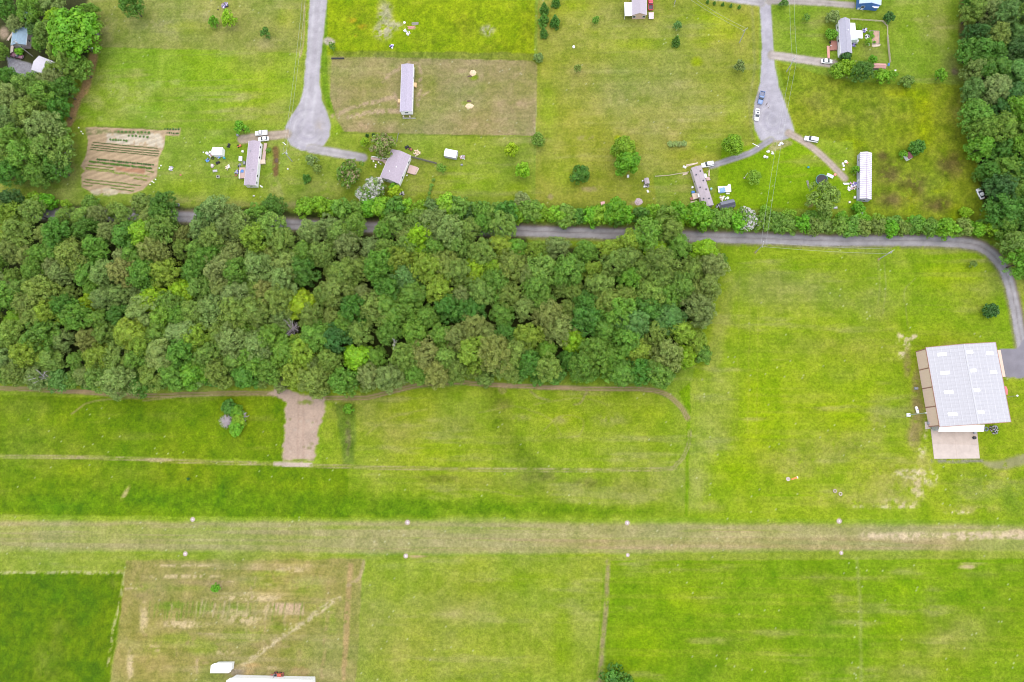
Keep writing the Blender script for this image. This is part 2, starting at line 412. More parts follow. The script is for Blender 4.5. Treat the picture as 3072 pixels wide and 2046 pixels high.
for x, y, r, s in ((2090, 1110, 70, 40), (2120, 1060, 40, 30), (2060, 1150, 90, 24), (2300, 1090, 40, 20), (2240, 1170, 90, 14)): blob(x, y, r, s, (196, 180, 124), .6, bare=.5, brk=.34, soft=1.6, bs=2.5)
for x, y, r, s in ((2078, 785, 22, 26), (2098, 776, 16, 12), (2074, 812, 12, 14), (2126, 990, 8, 26), (2118, 1035, 14, 20), (2088, 1090, 50, 14), (2140, 1100, 30, 20), (2010, 1165, 70, 5), (2200, 1178, 40, 4)): blob(x, y, r, s, (238, 220, 184), .9, bare=1, brk=.55, bs=1.3, seed=8)
paint(smask([(1730, 1137), (1870, 1140)], 3, 2), (128, 168, 14), .8)
for pts in ([(2020, 600), (2022, 660), (2018, 700)], [(2034, 600), (2036, 660), (2030, 720)], [(2105, 640), (2080, 670), (2083, 720), (2090, 760)]):
    paint(smask(smooth(pts), 3, 4, 2), (176, 184, 100), .6)
for x in (1700, 1725, 1745): paint(smask([(x, 620), (x - 6, 1000)], 2, 5, 2), (178, 186, 80), .4)
# middle field below the wood
P([(800, 918), (960, 892), (1100, 886), (1500, 900), (1550, 925), (1582, 970), (1580, 1190), (730, 1190), (745, 950)], (150, 174, 46), 3, 2)
for x, y, r, s in ((900, 960, 60, 30), (1300, 960, 110, 30), (1360, 1060, 160, 30), (1010, 1040, 120, 40), (1500, 950, 50, 30)): blob(x, y, r, s, (160, 186, 32), .65, soft=1.7)
for x, y, r, s in ((1120, 1110, 160, 24), (1280, 1120, 140, 30), (920, 1000, 80, 40), (1450, 1120, 100, 40), (1050, 980, 60, 40)): blob(x, y, r, s, (150, 156, 66), .65, soft=1.6)
for x, y, r, s in ((1400, 965, 60, 20), (1290, 965, 26, 14), (1200, 960, 26, 14), (1340, 905, 70, 8)): blob(x, y, r, s, (178, 174, 108), .7, soft=1.4, brk=.3)
paint(smask(smooth([(1130, 890), (1142, 950), (1175, 1020), (1240, 1085)]), 40, 30, 8), (116, 138, 30), .68, tall=.5)
for pts in ([(1100, 950), (1180, 935), (1260, 960), (1290, 1000)], [(1230, 930), (1330, 915), (1400, 930)], [(840, 1000), (900, 960), (980, 940)], [(1250, 990), (1290, 955), (1340, 965), (1330, 1000), (1280, 1005)], [(1000, 1130), (1090, 1125), (1200, 1140)]):
    paint(smask(smooth(pts), 3, 5, 3), (176, 174, 104), .5)
for x, y, r, s in ((1240, 1095, 60, 16), (1350, 1110, 40, 14), (1010, 1100, 60, 12), (1160, 930, 26, 20)): blob(x, y, r, s, (128, 130, 58), .6, brk=.36, tall=.4)
P([(1560, 900), (1586, 880), (1588, 950), (1575, 930)], (124, 164, 12), 4, 3, tall=.5)
paint(smask([(1583, 960), (1578, 1185)], 8, 4), (128, 166, 20), .9, tall=.5)
# left fields
P([(-60, 906), (200, 914), (400, 906), (640, 902), (655, 930), (648, 1060), (300, 1050), (-60, 1046)], (120, 152, 18), 4, 3, tall=.4)
P([(-60, 1052), (300, 1056), (600, 1068), (800, 1076), (800, 1190), (-60, 1182)], (120, 152, 16), 4, 3, tall=.4)
for x, y, r, s in ((100, 960, 120, 30), (460, 1000, 80, 40), (700, 1120, 80, 30), (560, 960, 40, 40), (180, 1080, 90, 20)): blob(x, y, r, s, (144, 174, 18), .65, soft=1.7)
for x, y, r, s in ((330, 960, 70, 40), (80, 1010, 90, 26), (60, 1150, 90, 26), (700, 950, 12, 20)): blob(x, y, r, s, (94, 130, 8), .75, soft=1.7, tall=.7)
P([(-60, 1150), (160, 1140), (300, 1110), (500, 1110), (640, 1130), (900, 1140), (1250, 1155), (1500, 1172), (1500, 1189), (700, 1189), (-60, 1184)], (108, 148, 14), 40, 12, op=.85, tall=1)
for x, y, r, s in ((420, 1150, 160, 26), (150, 1165, 120, 14), (900, 1178, 240, 9)): blob(x, y, r, s, (92, 138, 10), .6, tall=1, soft=1.8)
P([(770, 930), (818, 925), (815, 1065), (790, 1070), (775, 980)], (118, 144, 46), 12, 5, tall=1)
blob(800, 1010, 8, 50, (136, 132, 86), .8, brk=.35, tall=.6); blob(288, 1135, 7, 22, (214, 196, 140), .85, rot=.5, bare=1, brk=.42)
blob(740, 975, 16, 60, (150, 174, 50), .7)
# airstrip
P([(-60, 1183), (700, 1190), (1300, 1192), (2420, 1196), (2420, 1216), (1300, 1204), (-60, 1200)], (146, 176, 50), 4, 1)
P([(-60, 1268), (700, 1276), (1300, 1280), (2420, 1256), (2420, 1300), (1300, 1298), (-60, 1322)], (154, 172, 62), 5, 2)
AIR = [(-80, 1197), (440, 1199), (940, 1198), (1440, 1203), (1930, 1205), (2200, 1206), (2440, 1212), (2440, 1266), (2270, 1262), (1930, 1264), (1440, 1272), (940, 1272), (430, 1267), (-80, 1268)]
P(AIR, (178, 172, 114), 14, 3, bare=.25, reg=2)
st = vn(GX * 0.03, GY, 1.3, 21) + 0.6 * vn(GX * 0.02, GY, 0.7, 23)
def strip(y0, y1, x0, x1, col, op, seed, thr=.75):
    i = sub([(x0, y0), (x1, y1)], 0); m = sst((st[i] - thr) / .3) * op
    m = m * sst((V[i] - y0) / 8) * sst((y1 - V[i]) / 8) * sst((U[i] - x0) / 200 + (x0 < 0)) * sst((x1 - U[i]) / 200 + (x1 > 2354))
    paint((i, m), col)
strip(1205, 1270, -80, 2440, (164, 174, 88), .85, 1, .65)
strip(1215, 1268, 700, 2300, (188, 166, 126), .8, 1, .85)
strip(1220, 1240, 1000, 2440, (196, 184, 132), .8, 1, .6)
strip(1236, 1262, 1100, 2300, (188, 168, 120), .55, 1, .55)
for x, y, r, s in ((120, 1235, 120, 12), (330, 1245, 120, 12), (640, 1225, 90, 10)): blob(x, y, r, s, (166, 152, 112), .5, soft=1.7)
for x, y, r, s in ((780, 1212, 60, 8), (500, 1215, 90, 9), (300, 1210, 60, 8)): blob(x, y, r, s, (158, 178, 68), .6, soft=1.5)
for x, r in ((2010, 40), (2060, 60), (2120, 70), (2200, 90), (2290, 90), (2360, 60)): blob(x, 1232 - (x > 2250) * 2, r, 12, (232, 208, 174), .9, bare=1, brk=.44, bs=1.3)
blob(2340, 1222, 30, 8, (226, 198, 166), .8, bare=1, brk=.3)
for x, r in ((1500, 120), (1650, 160), (1850, 160)): blob(x, 1257, r, 7, (200, 172, 134), .35, bare=.3, brk=.3)
blob(955, 1279, 30, 4, (206, 170, 140), .8, bare=1)
# south of the airstrip
P([(-60, 1320), (284, 1316), (288, 1340), (270, 1450), (244, 1620), (-60, 1620)], (104, 138, 6), 4, 5, tall=.8, reg=3)
for x, y, r, s in ((140, 1440, 40, 40), (110, 1520, 60, 60), (260, 1340, 20, 26)): blob(x, y, r, s, (138, 150, 64), .6, soft=1.4, tall=.6, brk=.3)
for x, y, r, s in ((120, 1370, 90, 30), (200, 1420, 40, 60)): blob(x, y, r, s, (92, 134, 2), .6, soft=1.5, tall=.8)
for pts in ([(0, 1318), (150, 1316), (286, 1316)], [(287, 1318), (276, 1380), (262, 1440), (250, 1530)]):
    paint(smask(pts, 7, 5, 3), (214, 204, 160), .75, bare=.4, brk=.48, bs=1)
P([(290, 1290), (835, 1284), (815, 1620), (246, 1620), (272, 1450)], (166, 158, 88), 6, 5)
for x, y, r, s in ((420, 1300, 110, 4), (420, 1325, 110, 6), (660, 1310, 60, 10), (330, 1420, 14, 50), (420, 1435, 70, 12), (640, 1400, 60, 14), (580, 1375, 120, 8), (300, 1530, 12, 50), (500, 1500, 60, 8), (560, 1420, 60, 24)):
    blob(x, y, r, s, (226, 202, 158), .85, bare=.8, brk=.44, bs=1.2)
for x, y, r, s in ((480, 1340, 90, 10), (330, 1360, 30, 30), (620, 1480, 60, 20), (540, 1540, 60, 20)): blob(x, y, r, s, (184, 160, 118), .6, bare=.6, brk=.3)
for x, y, r, s in ((395, 1392, 34, 12), (455, 1400, 10, 22), (620, 1320, 60, 12), (560, 1465, 70, 14), (470, 1490, 60, 20), (700, 1350, 50, 30), (760, 1430, 20, 60), (400, 1470, 60, 20)): blob(x, y, r, s, (146, 166, 56), .7, brk=.3)
for x, y, r, s in ((460, 1480, 80, 20), (600, 1340, 70, 16), (350, 1490, 50, 26), (690, 1500, 60, 30), (420, 1352, 60, 12), (740, 1400, 50, 40), (560, 1455, 90, 16), (330, 1350, 36, 18), (640, 1440, 50, 14), (480, 1540, 60, 20)): blob(x, y, r, s, (148, 164, 62), .75, brk=.34, soft=1.4)
P([(622, 1386), (698, 1388), (698, 1414), (640, 1410)], (216, 184, 152), 4, 2, bare=1)
for k in range(12): paint(smask([(300, 1405 + k * 1.2), (296, 1406 + k)], 2, 2), (150, 160, 80), .2)
rf_ = random.Random(4)
for x, y, r, s in ((395, 1392, 44, 14), (470, 1396, 20, 18), (540, 1400, 40, 14)): blob(x, y, r, s, (124, 152, 46), .85, brk=.32, soft=1.3)
for k in range(34):
    x = 345 + k * 10.6 + rf_.uniform(-3, 3); a, b = 1384 + rf_.uniform(-3, 5), 1420 + rf_.uniform(-6, 6)
    paint(smask([(x + 3, a), (x - 3, b)], rf_.uniform(2, 4.5), 3, 2), (122, 150, 50) if (k < 8 or rf_.random() < .3) else rf_.choice([(214, 192, 150), (156, 156, 92), (222, 202, 160)]), rf_.uniform(.5, .9), brk=.25)
for k in range(70):
    x, y = rf_.uniform(270, 810), rf_.uniform(1300, 1560); l = rf_.uniform(6, 34); dx, dy = ((l, rf_.uniform(-1, 1)) if rf_.random() < .65 else (rf_.uniform(-3, 3), l))
    paint(smask([(x, y), (x + dx, y + dy)], rf_.uniform(2, 6), 4, 3), rf_.choice([(216, 194, 150), (190, 168, 118), (146, 154, 74), (202, 178, 138)]), rf_.uniform(.3, .75), brk=.35, bs=1.2)
paint(smask(smooth([(808, 1300), (800, 1370), (796, 1450), (790, 1560)]), 12, 7, 3), (196, 166, 116), .85, bare=.8, brk=.32)
paint(smask(smooth([(838, 1290), (828, 1325), (800, 1345)]), 8, 5, 3), (200, 176, 136), .8, bare=.8, brk=.38)
paint(smask(smooth([(756, 1340), (752, 1420), (740, 1560)]), 9, 6, 4), (192, 168, 116), .6, bare=.6, brk=.4)
paint(smask(smooth([(545, 1545), (600, 1500), (660, 1455), (700, 1430), (780, 1375)]), 12, 8, 6), (232, 212, 172), .85, bare=1, brk=.46, bs=1.1)
for x, y, r, s in ((575, 1530, 30, 8), (690, 1545, 26, 14), (560, 1545, 30, 8)): blob(x, y, r, s, (214, 180, 124), .85, bare=1, brk=.35)
blob(545, 1545, 24, 8, (150, 140, 150), .7, bare=1)
P([(842, 1286), (1390, 1288), (1386, 1400), (1372, 1620), (814, 1620)], (154, 174, 58), 5, 3)
for x, y, r, s in ((950, 1440, 120, 60), (900, 1380, 60, 50), (1200, 1330, 150, 30), (1300, 1480, 60, 90)): blob(x, y, r, s, (150, 182, 26), .65, soft=1.7)
for x, y, r, s in ((1100, 1320, 120, 20), (1080, 1400, 90, 30), (1100, 1530, 120, 24), (1330, 1440, 40, 100), (900, 1300, 60, 10)): blob(x, y, r, s, (166, 176, 90), .55, soft=1.7)
blob(1035, 1453, 22, 10, (132, 146, 62), .7, brk=.3); blob(1120, 1420, 60, 40, (136, 174, 44), .6, soft=1.6); blob(1090, 1555, 90, 14, (148, 160, 80), .5, brk=.3)
P([(1402, 1290), (2420, 1284), (2420, 1620), (1388, 1620)], (130, 166, 26), 5, 3)
for x, y, r, s in ((1480, 1480, 90, 70), (1560, 1380, 80, 50), (1440, 1540, 60, 40), (2080, 1350, 90, 40), (2050, 1440, 70, 40)): blob(x, y, r, s, (146, 184, 10), .7, soft=1.7)
for x, y, r, s in ((1680, 1480, 100, 60), (1620, 1540, 70, 40), (2180, 1480, 110, 60), (2300, 1420, 60, 100), (1900, 1430, 50, 90)): blob(x, y, r, s, (116, 150, 34), .65, soft=1.7)
for x, y, r, s in ((1600, 1310, 160, 8), (1880, 1330, 60, 26), (2060, 1310, 60, 10), (1980, 1540, 100, 14), (2260, 1320, 70, 16), (1930, 1380, 30, 50), (2140, 1400, 30, 60), (2100, 1545, 80, 20)): blob(x, y, r, s, (150, 158, 78), .55, soft=1.6, brk=.28)
blob(2225, 1303, 30, 7, (232, 206, 160), .9, bare=1, brk=.36); blob(2230, 1296, 40, 5, (214, 196, 150), .7, brk=.45)
paint(smask(smooth([(1397, 1290), (1394, 1380), (1388, 1450), (1377, 1570)]), 10, 5, 2), (176, 158, 118), .8, bare=.6, brk=.36)
paint(smask(smooth([(1388, 1300), (1384, 1400), (1366, 1570)]), 4, 4, 1), (116, 156, 30), .7)
paint(smask([(1970, 1285), (1978, 1400), (1980, 1568)], 8, 8, 2), (160, 178, 84), .7)
strip(1290, 1600, 840, 2440, (158, 176, 60), .4, 1, .8)
strip(1290, 1600, 300, 860, (196, 178, 130), .5, 1, .85)
strip(-40, 480, 1236, 1740, (172, 176, 90), .35, 1, .85)
strip(130, 312, 765, 1232, (182, 170, 116), .35, 1, .85)
strip(560, 1190, 1600, 2440, (166, 180, 70), .35, 1, .9)
strip(880, 1190, 760, 1585, (166, 176, 76), .3, 1, .9)
strip(540, 880, 1660, 2440, (160, 180, 60), .25, 1, .9)
strip(-40, 300, 180, 700, (170, 176, 96), .35, 1, .8)
# wood floors
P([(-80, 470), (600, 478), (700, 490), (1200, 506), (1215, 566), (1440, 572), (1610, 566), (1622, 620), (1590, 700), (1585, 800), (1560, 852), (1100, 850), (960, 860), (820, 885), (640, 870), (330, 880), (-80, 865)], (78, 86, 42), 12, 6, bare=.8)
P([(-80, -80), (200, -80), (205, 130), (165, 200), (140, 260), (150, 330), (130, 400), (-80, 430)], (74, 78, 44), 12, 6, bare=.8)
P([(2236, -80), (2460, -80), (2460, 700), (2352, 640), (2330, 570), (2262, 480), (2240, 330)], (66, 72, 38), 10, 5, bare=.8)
blob(668, 700, 16, 60, (136, 116, 92), .7, bare=1); blob(668, 760, 20, 20, (142, 122, 104), .7, bare=1)
P([(20, 300), (80, 400), (140, 395), (130, 420), (40, 430)], (132, 156, 60), 12, 5)
paint(smask(smooth([(216, 128), (206, 165), (196, 205), (176, 238), (158, 285)]), 18, 8, 5), (210, 168, 120), .95, bare=1, brk=.28)
P([(15, 130), (70, 145), (92, 162), (60, 180), (20, 160)], (176, 172, 184), 4, 2, bare=1)
blob(10, 75, 14, 18, (216, 186, 168), .8, bare=1); paint(smask([(690, 470), (2300, 530)], 40, 20, 6), (122, 140, 50), .6, tall=.7)
paint(smask([(630, 475), (690, 470)], 14, 10, 4), (168, 160, 110), .6)

# ---- garden plot ----------------------------------------------------------------
g_ = crop(220, 360, 6.532)
def g(x, y): a = g_(x, y); return (a[0] / K, a[1] / K)
P([g(240, 150), g(460, 130), g(1740, 195), g(2100, 160), g(2075, 310), g(1800, 300), g(1770, 560), g(1690, 720), g(1620, 1120), g(1500, 1230), g(1350, 1370), g(1130, 1440), g(400, 1440), g(160, 1310), g(160, 1080), g(230, 1000), g(140, 900), g(240, 700), g(290, 430)], (212, 184, 152), 3, 1.2, bare=1, reg=4)
P([g(650, 260), g(1700, 260), g(1780, 420), g(1760, 540), g(1100, 480), g(640, 440)], (236, 220, 200), 5, 3, brk=.3, bs=1.2)
P([g(240, 150), g(640, 200), g(1500, 240), g(1500, 290), g(700, 260), g(240, 300)], (158, 156, 108), 5, 3, brk=.36)
P([g(820, 920), g(1400, 960), g(1400, 1050), g(860, 1000)], (200, 152, 122), 5, 2)
P([g(340, 1370), g(700, 1330), g(1100, 1430), g(800, 1470), g(400, 1470)], (226, 210, 182), 5, 3, brk=.36)
i = np.nonzero(REG == 4)[0]
rowl = np.sin((V[i] - U[i] * 0.075) * 1.9)
C[i] *= (1 + 0.05 * rowl)[:, None]; Z[i] += 0.06 * rowl

# ---- roads and tracks ------------------------------------------------------------
ROADC = (190, 184, 194)
main_road = smooth([(-60, 486), (90, 492), (420, 498), (620, 510), (700, 517), (1000, 526), (1210, 531), (1450, 538), (1600, 544), (1750, 548), (1900, 553), (2100, 553), (2215, 558), (2268, 574), (2308, 618), (2328, 680), (2342, 750), (2352, 812)])
paint(smask(main_road, 36, 9, 2), (158, 150, 118), .8, bare=.6, brk=.28)
paint(smask(main_road, 25, 4, 1), (186, 178, 184), bare=1, reg=5)
for o in (-5.5, 6): paint(smask(main_road, 7, 5, 1, off=o), (198, 192, 200), .85)
paint(smask(main_road, 2.0, 2, 1), (150, 142, 146), .5, brk=.3); paint(smask(main_road, 4, 5, 1, off=-12), (150, 132, 124), .6)
LL = [(714, -60), (757, -60), (752, 0), (746, 60), (737, 140), (735, 190), (740, 232), (752, 258), (760, 285), (758, 312), (744, 334), (722, 350), (692, 346), (668, 334), (655, 312), (656, 292), (672, 262), (690, 235), (699, 195), (706, 100), (712, 0)]
paint(pmask(LL, 8, 2), (184, 178, 160), .7, bare=.6); paint(pmask(LL, 4, 1.2), (206, 198, 210), bare=1, reg=6)
for o, wd in ((-9, 6), (9, 6)): paint(smask(smooth([(733, -40), (727, 60), (716, 200), (708, 290)]), wd, 7, 2, off=o), (224, 218, 228), .6)
for x, y, r, s in ((708, 290, 30, 26), (700, 320, 24, 14)): blob(x, y, r, s, (188, 180, 196), .55, soft=1.6)
blob(735, 290, 16, 26, (220, 204, 196), .6, soft=1.5, brk=.3)
paint(smask([(752, 95), (760, 98)], 18, 6, 3), (206, 190, 186), .9, bare=1)
paint(smask(smooth([(700, 15), (698, 90), (690, 130)]), 4, 3, 1), (196, 176, 140), .8, bare=.5)
def drive(pts, wd, c1, c2, reg, ruts=True, soft=4):
    p = smooth(pts)
    paint(smask(p, wd + 4, 6, 2), c2, .55, bare=.7); paint(smask(p, wd, soft, 1.2), c1, bare=1, reg=reg)
    if ruts:
        for o in (-wd * .27, wd * .27): paint(smask(p, wd * .28, wd * .2, 1, off=o), tuple(min(255, q + 16) for q in c1), .8)
drive([(715, 342), (780, 353), (834, 363)], 19, (190, 182, 188), (178, 170, 150), 7)
drive([(660, 308), (610, 313), (556, 320)], 19, (196, 176, 160), (176, 164, 124), 8)
RL = [(1745, -60), (1772, -60), (1773, 20), (1776, 80), (1781, 150), (1790, 200), (1806, 240), (1820, 280), (1826, 305), (1812, 318), (1785, 326), (1762, 330), (1748, 322), (1736, 298), (1730, 270), (1736, 232), (1748, 190), (1752, 100), (1746, 0)]
paint(pmask(RL, 7, 2), (184, 178, 170), .7, bare=.6); paint(pmask(RL, 3.5, 1), (208, 201, 216), bare=1, reg=9)
for x, y, r, s in ((1775, 270, 22, 40), (1765, 150, 8, 80)): blob(x, y, r, s, (196, 190, 208), .5, soft=1.6, brk=.3)
drive([(1600, -14), (1660, -6), (1750, 6)], 16, (196, 188, 196), (180, 172, 150), 10)
drive([(1770, 2), (1860, 4), (1960, 12)], 14, (190, 178, 176), (176, 166, 140), 11)
drive([(1772, 322), (1726, 350), (1680, 367), (1634, 381)], 13, (178, 172, 184), (170, 170, 120), 12)
drive([(1812, 306), (1860, 334), (1900, 368), (1942, 410)], 14, (206, 186, 176), (190, 176, 130), 13)
drive([(1775, 127), (1840, 136), (1890, 143), (1918, 147)], 18, (200, 186, 184), (176, 168, 130), 14)
P([(1780, 322), (1818, 322), (1822, 332), (1790, 345), (1760, 350)], (190, 176, 140), 6, 4, bare=.5, op=.8, brk=.3)
drive([(2352, 800), (2340, 832), (2330, 840)], 10, (160, 154, 172), (160, 154, 160), 15, False)
P([(2296, 803), (2340, 800), (2352, 780), (2440, 780), (2440, 870), (2310, 868)], (166, 160, 174), 2, .6, bare=1, reg=15)
P([(2140, 1056), (2258, 1056), (2262, 1064), (2142, 1064)], (160, 152, 150), 4, 2, bare=1, brk=.3, op=.8)
P([(2258, 1060), (2300, 1058), (2350, 1042), (2440, 1030), (2440, 1066), (2350, 1072), (2290, 1080), (2262, 1072)], (170, 160, 138), 12, 6, op=.75, bare=.8, reg=16, brk=.22)
edge = smooth([(-60, 890), (120, 897), (330, 909), (500, 905), (620, 905), (700, 914), (830, 915), (880, 906), (960, 886), (1040, 879), (1100, 882), (1200, 888), (1350, 893), (1480, 895), (1530, 906), (1562, 932), (1582, 962)])
paint(smask(edge, 13, 6, 2), (150, 148, 84), .7, bare=.6); i, m = smask(edge, 9, 3, 1); REG[i[m > .5]] = 17
for o in (-3, 3): paint(smask(edge, 3.4, 2.5, 1, off=o), (190, 160, 132), .85, bare=1, brk=.22)
for x, y, r in ((1165, 887, 50), (1290, 892, 70), (180, 900, 60), (270, 905, 40)): blob(x, y, r, 5, (206, 172, 140), .8, bare=1)
blob(1155, 896, 14, 14, (196, 166, 138), .7, bare=1, brk=.35)
for pts in ([(165, 952), (215, 922), (330, 914)], [(330, 920), (420, 912), (520, 908)], [(1220, 900), (1240, 915), (1262, 920)], [(1350, 900), (1335, 925), (1320, 930)]):
    paint(smask(smooth(pts), 4, 4, 2), (176, 164, 116), .7, bare=.5)
ft = smooth([(-60, 1048), (180, 1051), (330, 1056), (420, 1061), (600, 1066), (800, 1073), (1100, 1079), (1500, 1079), (1556, 1066), (1580, 1030), (1586, 990)])
paint(smask(ft, 10, 4, 1), (152, 160, 70), .6); i, m = smask(ft, 8, 2, 1); REG[i[m > .5]] = 18
for o in (-2.6, 2.8): paint(smask(ft, 2.2, 2, .6, off=o), (190, 176, 130), .75, bare=.6, brk=.3)
for x, y, r in ((360, 1057, 60), (180, 1051, 30), (580, 1065, 14)): blob(x, y, r, 4, (212, 186, 154), .8, bare=1, brk=.3)
CL = [(620, 908), (640, 890), (700, 905), (745, 915), (751, 945), (736, 962), (730, 1005), (720, 1062), (650, 1064), (650, 985), (656, 930), (640, 918)]
paint(pmask(CL, 7, 9, 5), (216, 188, 172), bare=1, reg=19)
for k in range(26):
    x, y = rf_.uniform(652, 728), rf_.uniform(915, 1060); blob(x, y, rf_.uniform(2, 7), rf_.uniform(2, 5), rf_.choice([(226, 204, 190), (196, 166, 146), (228, 208, 188), (150, 146, 96)]), .6, brk=.3)
for o in (-8, 4): paint(smask([(690, 905), (688, 1060)], 4, 4, 3, off=o), (200, 170, 154), .6)
P([(630, 1062), (718, 1064), (719, 1074), (630, 1072)], (226, 204, 190), 3, 2, bare=1, reg=19)
for x, y, r, s in ((704, 925, 22, 8), (690, 1058, 26, 4), (715, 1070, 5, 3)): blob(x, y, r, s, (140, 160, 60), .8, brk=.3)
# wheel marks in the two turning circles
for cx, cy, rr in ((708, 296, (14, 22, 31, 40)), (1776, 275, (12, 20, 29))):
    for k, r0 in enumerate(rr):
        arc = [(cx + r0 * math.cos(a) * 1.05, cy + r0 * 1.1 * math.sin(a)) for a in np.linspace(-.6 + k * .5, 3.9 + k * .35, 26)]
        paint(smask(arc, 3.2, 3, 2), (226, 220, 230) if k % 2 == 0 else (186, 178, 196), .5, brk=.3)
rd = np.isin(REG, (5, 6, 7, 8, 9, 10, 11, 12, 13, 14, 16))
C[rd] *= (1 + .07 * fbm(GX[rd], GY[rd], 7, 4, 201) + .05 * fbm(GX[rd], GY[rd], 1.4, 2, 205))[:, None]
# runway marker circles, pole pads
for x, y, r in ((443, 1194, 6), (937, 1201, 6.5), (1442, 1202, 6.5), (1929, 1198, 7.5), (426, 1273, 6), (933, 1278, 6), (1443, 1276, 4), (1934, 1271, 5)):
    blob(x, y, r, r, (214, 186, 168), .8, soft=.7, bare=1)
blob(2020, 596, 5, 5, (214, 178, 128), .9, bare=1); blob(1737, 580, 4, 4, (190, 160, 120), .8, bare=1)

# ---- mottling: grass only, then everything -----------------------------------------
gr = (1 - BARE)[:, None]
mown = np.clip(1 - BARE * 2.5, 0, 1) * np.clip(1 - TALL * 1.2, 0, 1)
pa = sst(fbm(GX * .6, GY * 1.2, 30, 5, 120) * 1.7 - .05) * .60 * mown
C[:] = C * (1 - pa[:, None]) + np.array((164, 166, 92)) * pa[:, None]
pa = sst(fbm(GX * .7, GY * 1.2, 16, 5, 140) * 1.7 - .2) * .26 * np.clip(1 - BARE * 2.5, 0, 1)
C[:] = C * (1 - pa[:, None]) + np.array((118, 150, 34)) * pa[:, None]
pa = sst(fbm(GX * .25, GY * 1.6, 6, 4, 160) * 2.0 - .30) * .50 * mown
C[:] = C * (1 - pa[:, None]) + np.array((178, 176, 110)) * pa[:, None]
m2 = fbm(GX, GY, 5, 3, 81); m3 = fbm(GX, GY, 1.7, 3, 91); m1 = fbm(GX, GY, 22, 3, 95)
C *= 1 + gr * (0.07 * m2 + 0.09 * m3 * (1 + 1.1 * TALL))[:, None] + (BARE * (0.05 * m2 + 0.06 * m3))[:, None]
C += gr * np.stack([11 * m1 + 10 * m2 + 5 * m3, 4 * m1, 16 * m2 + 8 * m3], 1)
sp = rng.choice(len(U), 1700, replace=False); sp = sp[(BARE[sp] < .3) & (TALL[sp] < .5) & (fbm(GX[sp], GY[sp], 30, 2, 33) > -.15)]
C[sp] = C[sp] * .45 + np.array((236, 234, 208)) * .55
mw = (np.sin((GY + 1.2 * fbm(GX * .3, GY, 14, 2, 210)) * 2 * np.pi / 1.9) * .6 + np.sin((GY + .8 * n30) * 2 * np.pi / 3.7) * .4) * np.clip(.55 + .9 * n12, 0, 1)
C *= (1 + .032 * mw * mown)[:, None]
C[:, 0] *= 1 + .015 * np.clip((C[:, 1] - C[:, 2] - 55) / 50, 0, 1) * (1 - BARE)
sat = np.clip((C[:, 1] - C[:, 2] - 104) / 50, 0, 1) * (1 - BARE)
C[:, 2] *= 1 - 0.22 * sat
C = np.clip(C, 4, 250)
Z += TALL * (0.16 + 0.16 * m3 + 0.10 * fin2)
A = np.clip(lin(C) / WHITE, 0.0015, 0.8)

# ---- split the sheet into the pieces of the setting --------------------------------
quads = (np.arange(NY - 1)[:, None] * NX + np.arange(NX - 1)[None]).ravel()
fr = REG[quads]
Q = np.stack([quads, quads + 1, quads + NX + 1, quads + NX], 1)
gm_grass = ground_mat('grass_turf', .36, 1.0, 3.0); gm_gravel = ground_mat('gravel', .12, 2.2, 7.0, .03); gm_dirt = ground_mat('bare_earth', .16, 1.2, 4.0, .05)
gm_crop = ground_mat('tall_crop', .3, 1.1, 2.6, .1); gm_asph = ground_mat('asphalt', .08, 3, 9, .01, .85)
def sheet(name, sel, m, label):
    q = Q[sel]
    if len(q) == 0: return
    ids, inv = np.unique(q, return_inverse=True); inv = inv.reshape(q.shape)
    co = np.stack([GX[ids], GY[ids], Z[ids]], 1).astype(np.float32)
    me = bpy.data.meshes.new(name)
    me.vertices.add(len(ids)); me.vertices.foreach_set('co', co.ravel())
    me.loops.add(q.size); me.loops.foreach_set('vertex_index', inv.ravel().astype(np.int32))
    me.polygons.add(len(q)); me.polygons.foreach_set('loop_start', np.arange(0, q.size, 4, dtype=np.int32))
    me.polygons.foreach_set('use_smooth', np.ones(len(q), bool))
    me.update(calc_edges=True)
    a = me.attributes.new('Col', 'FLOAT_COLOR', 'POINT')
    a.data.foreach_set('color', np.concatenate([A[ids], np.ones((len(ids), 1))], 1).astype(np.float32).ravel())
    me.materials.append(m)
    o = link(bpy.data.objects.new(name, me)); tag(o, label, kind='structure'); return o
sheet('ground', fr == 0, gm_grass, 'green and olive grass of the lots and fields')
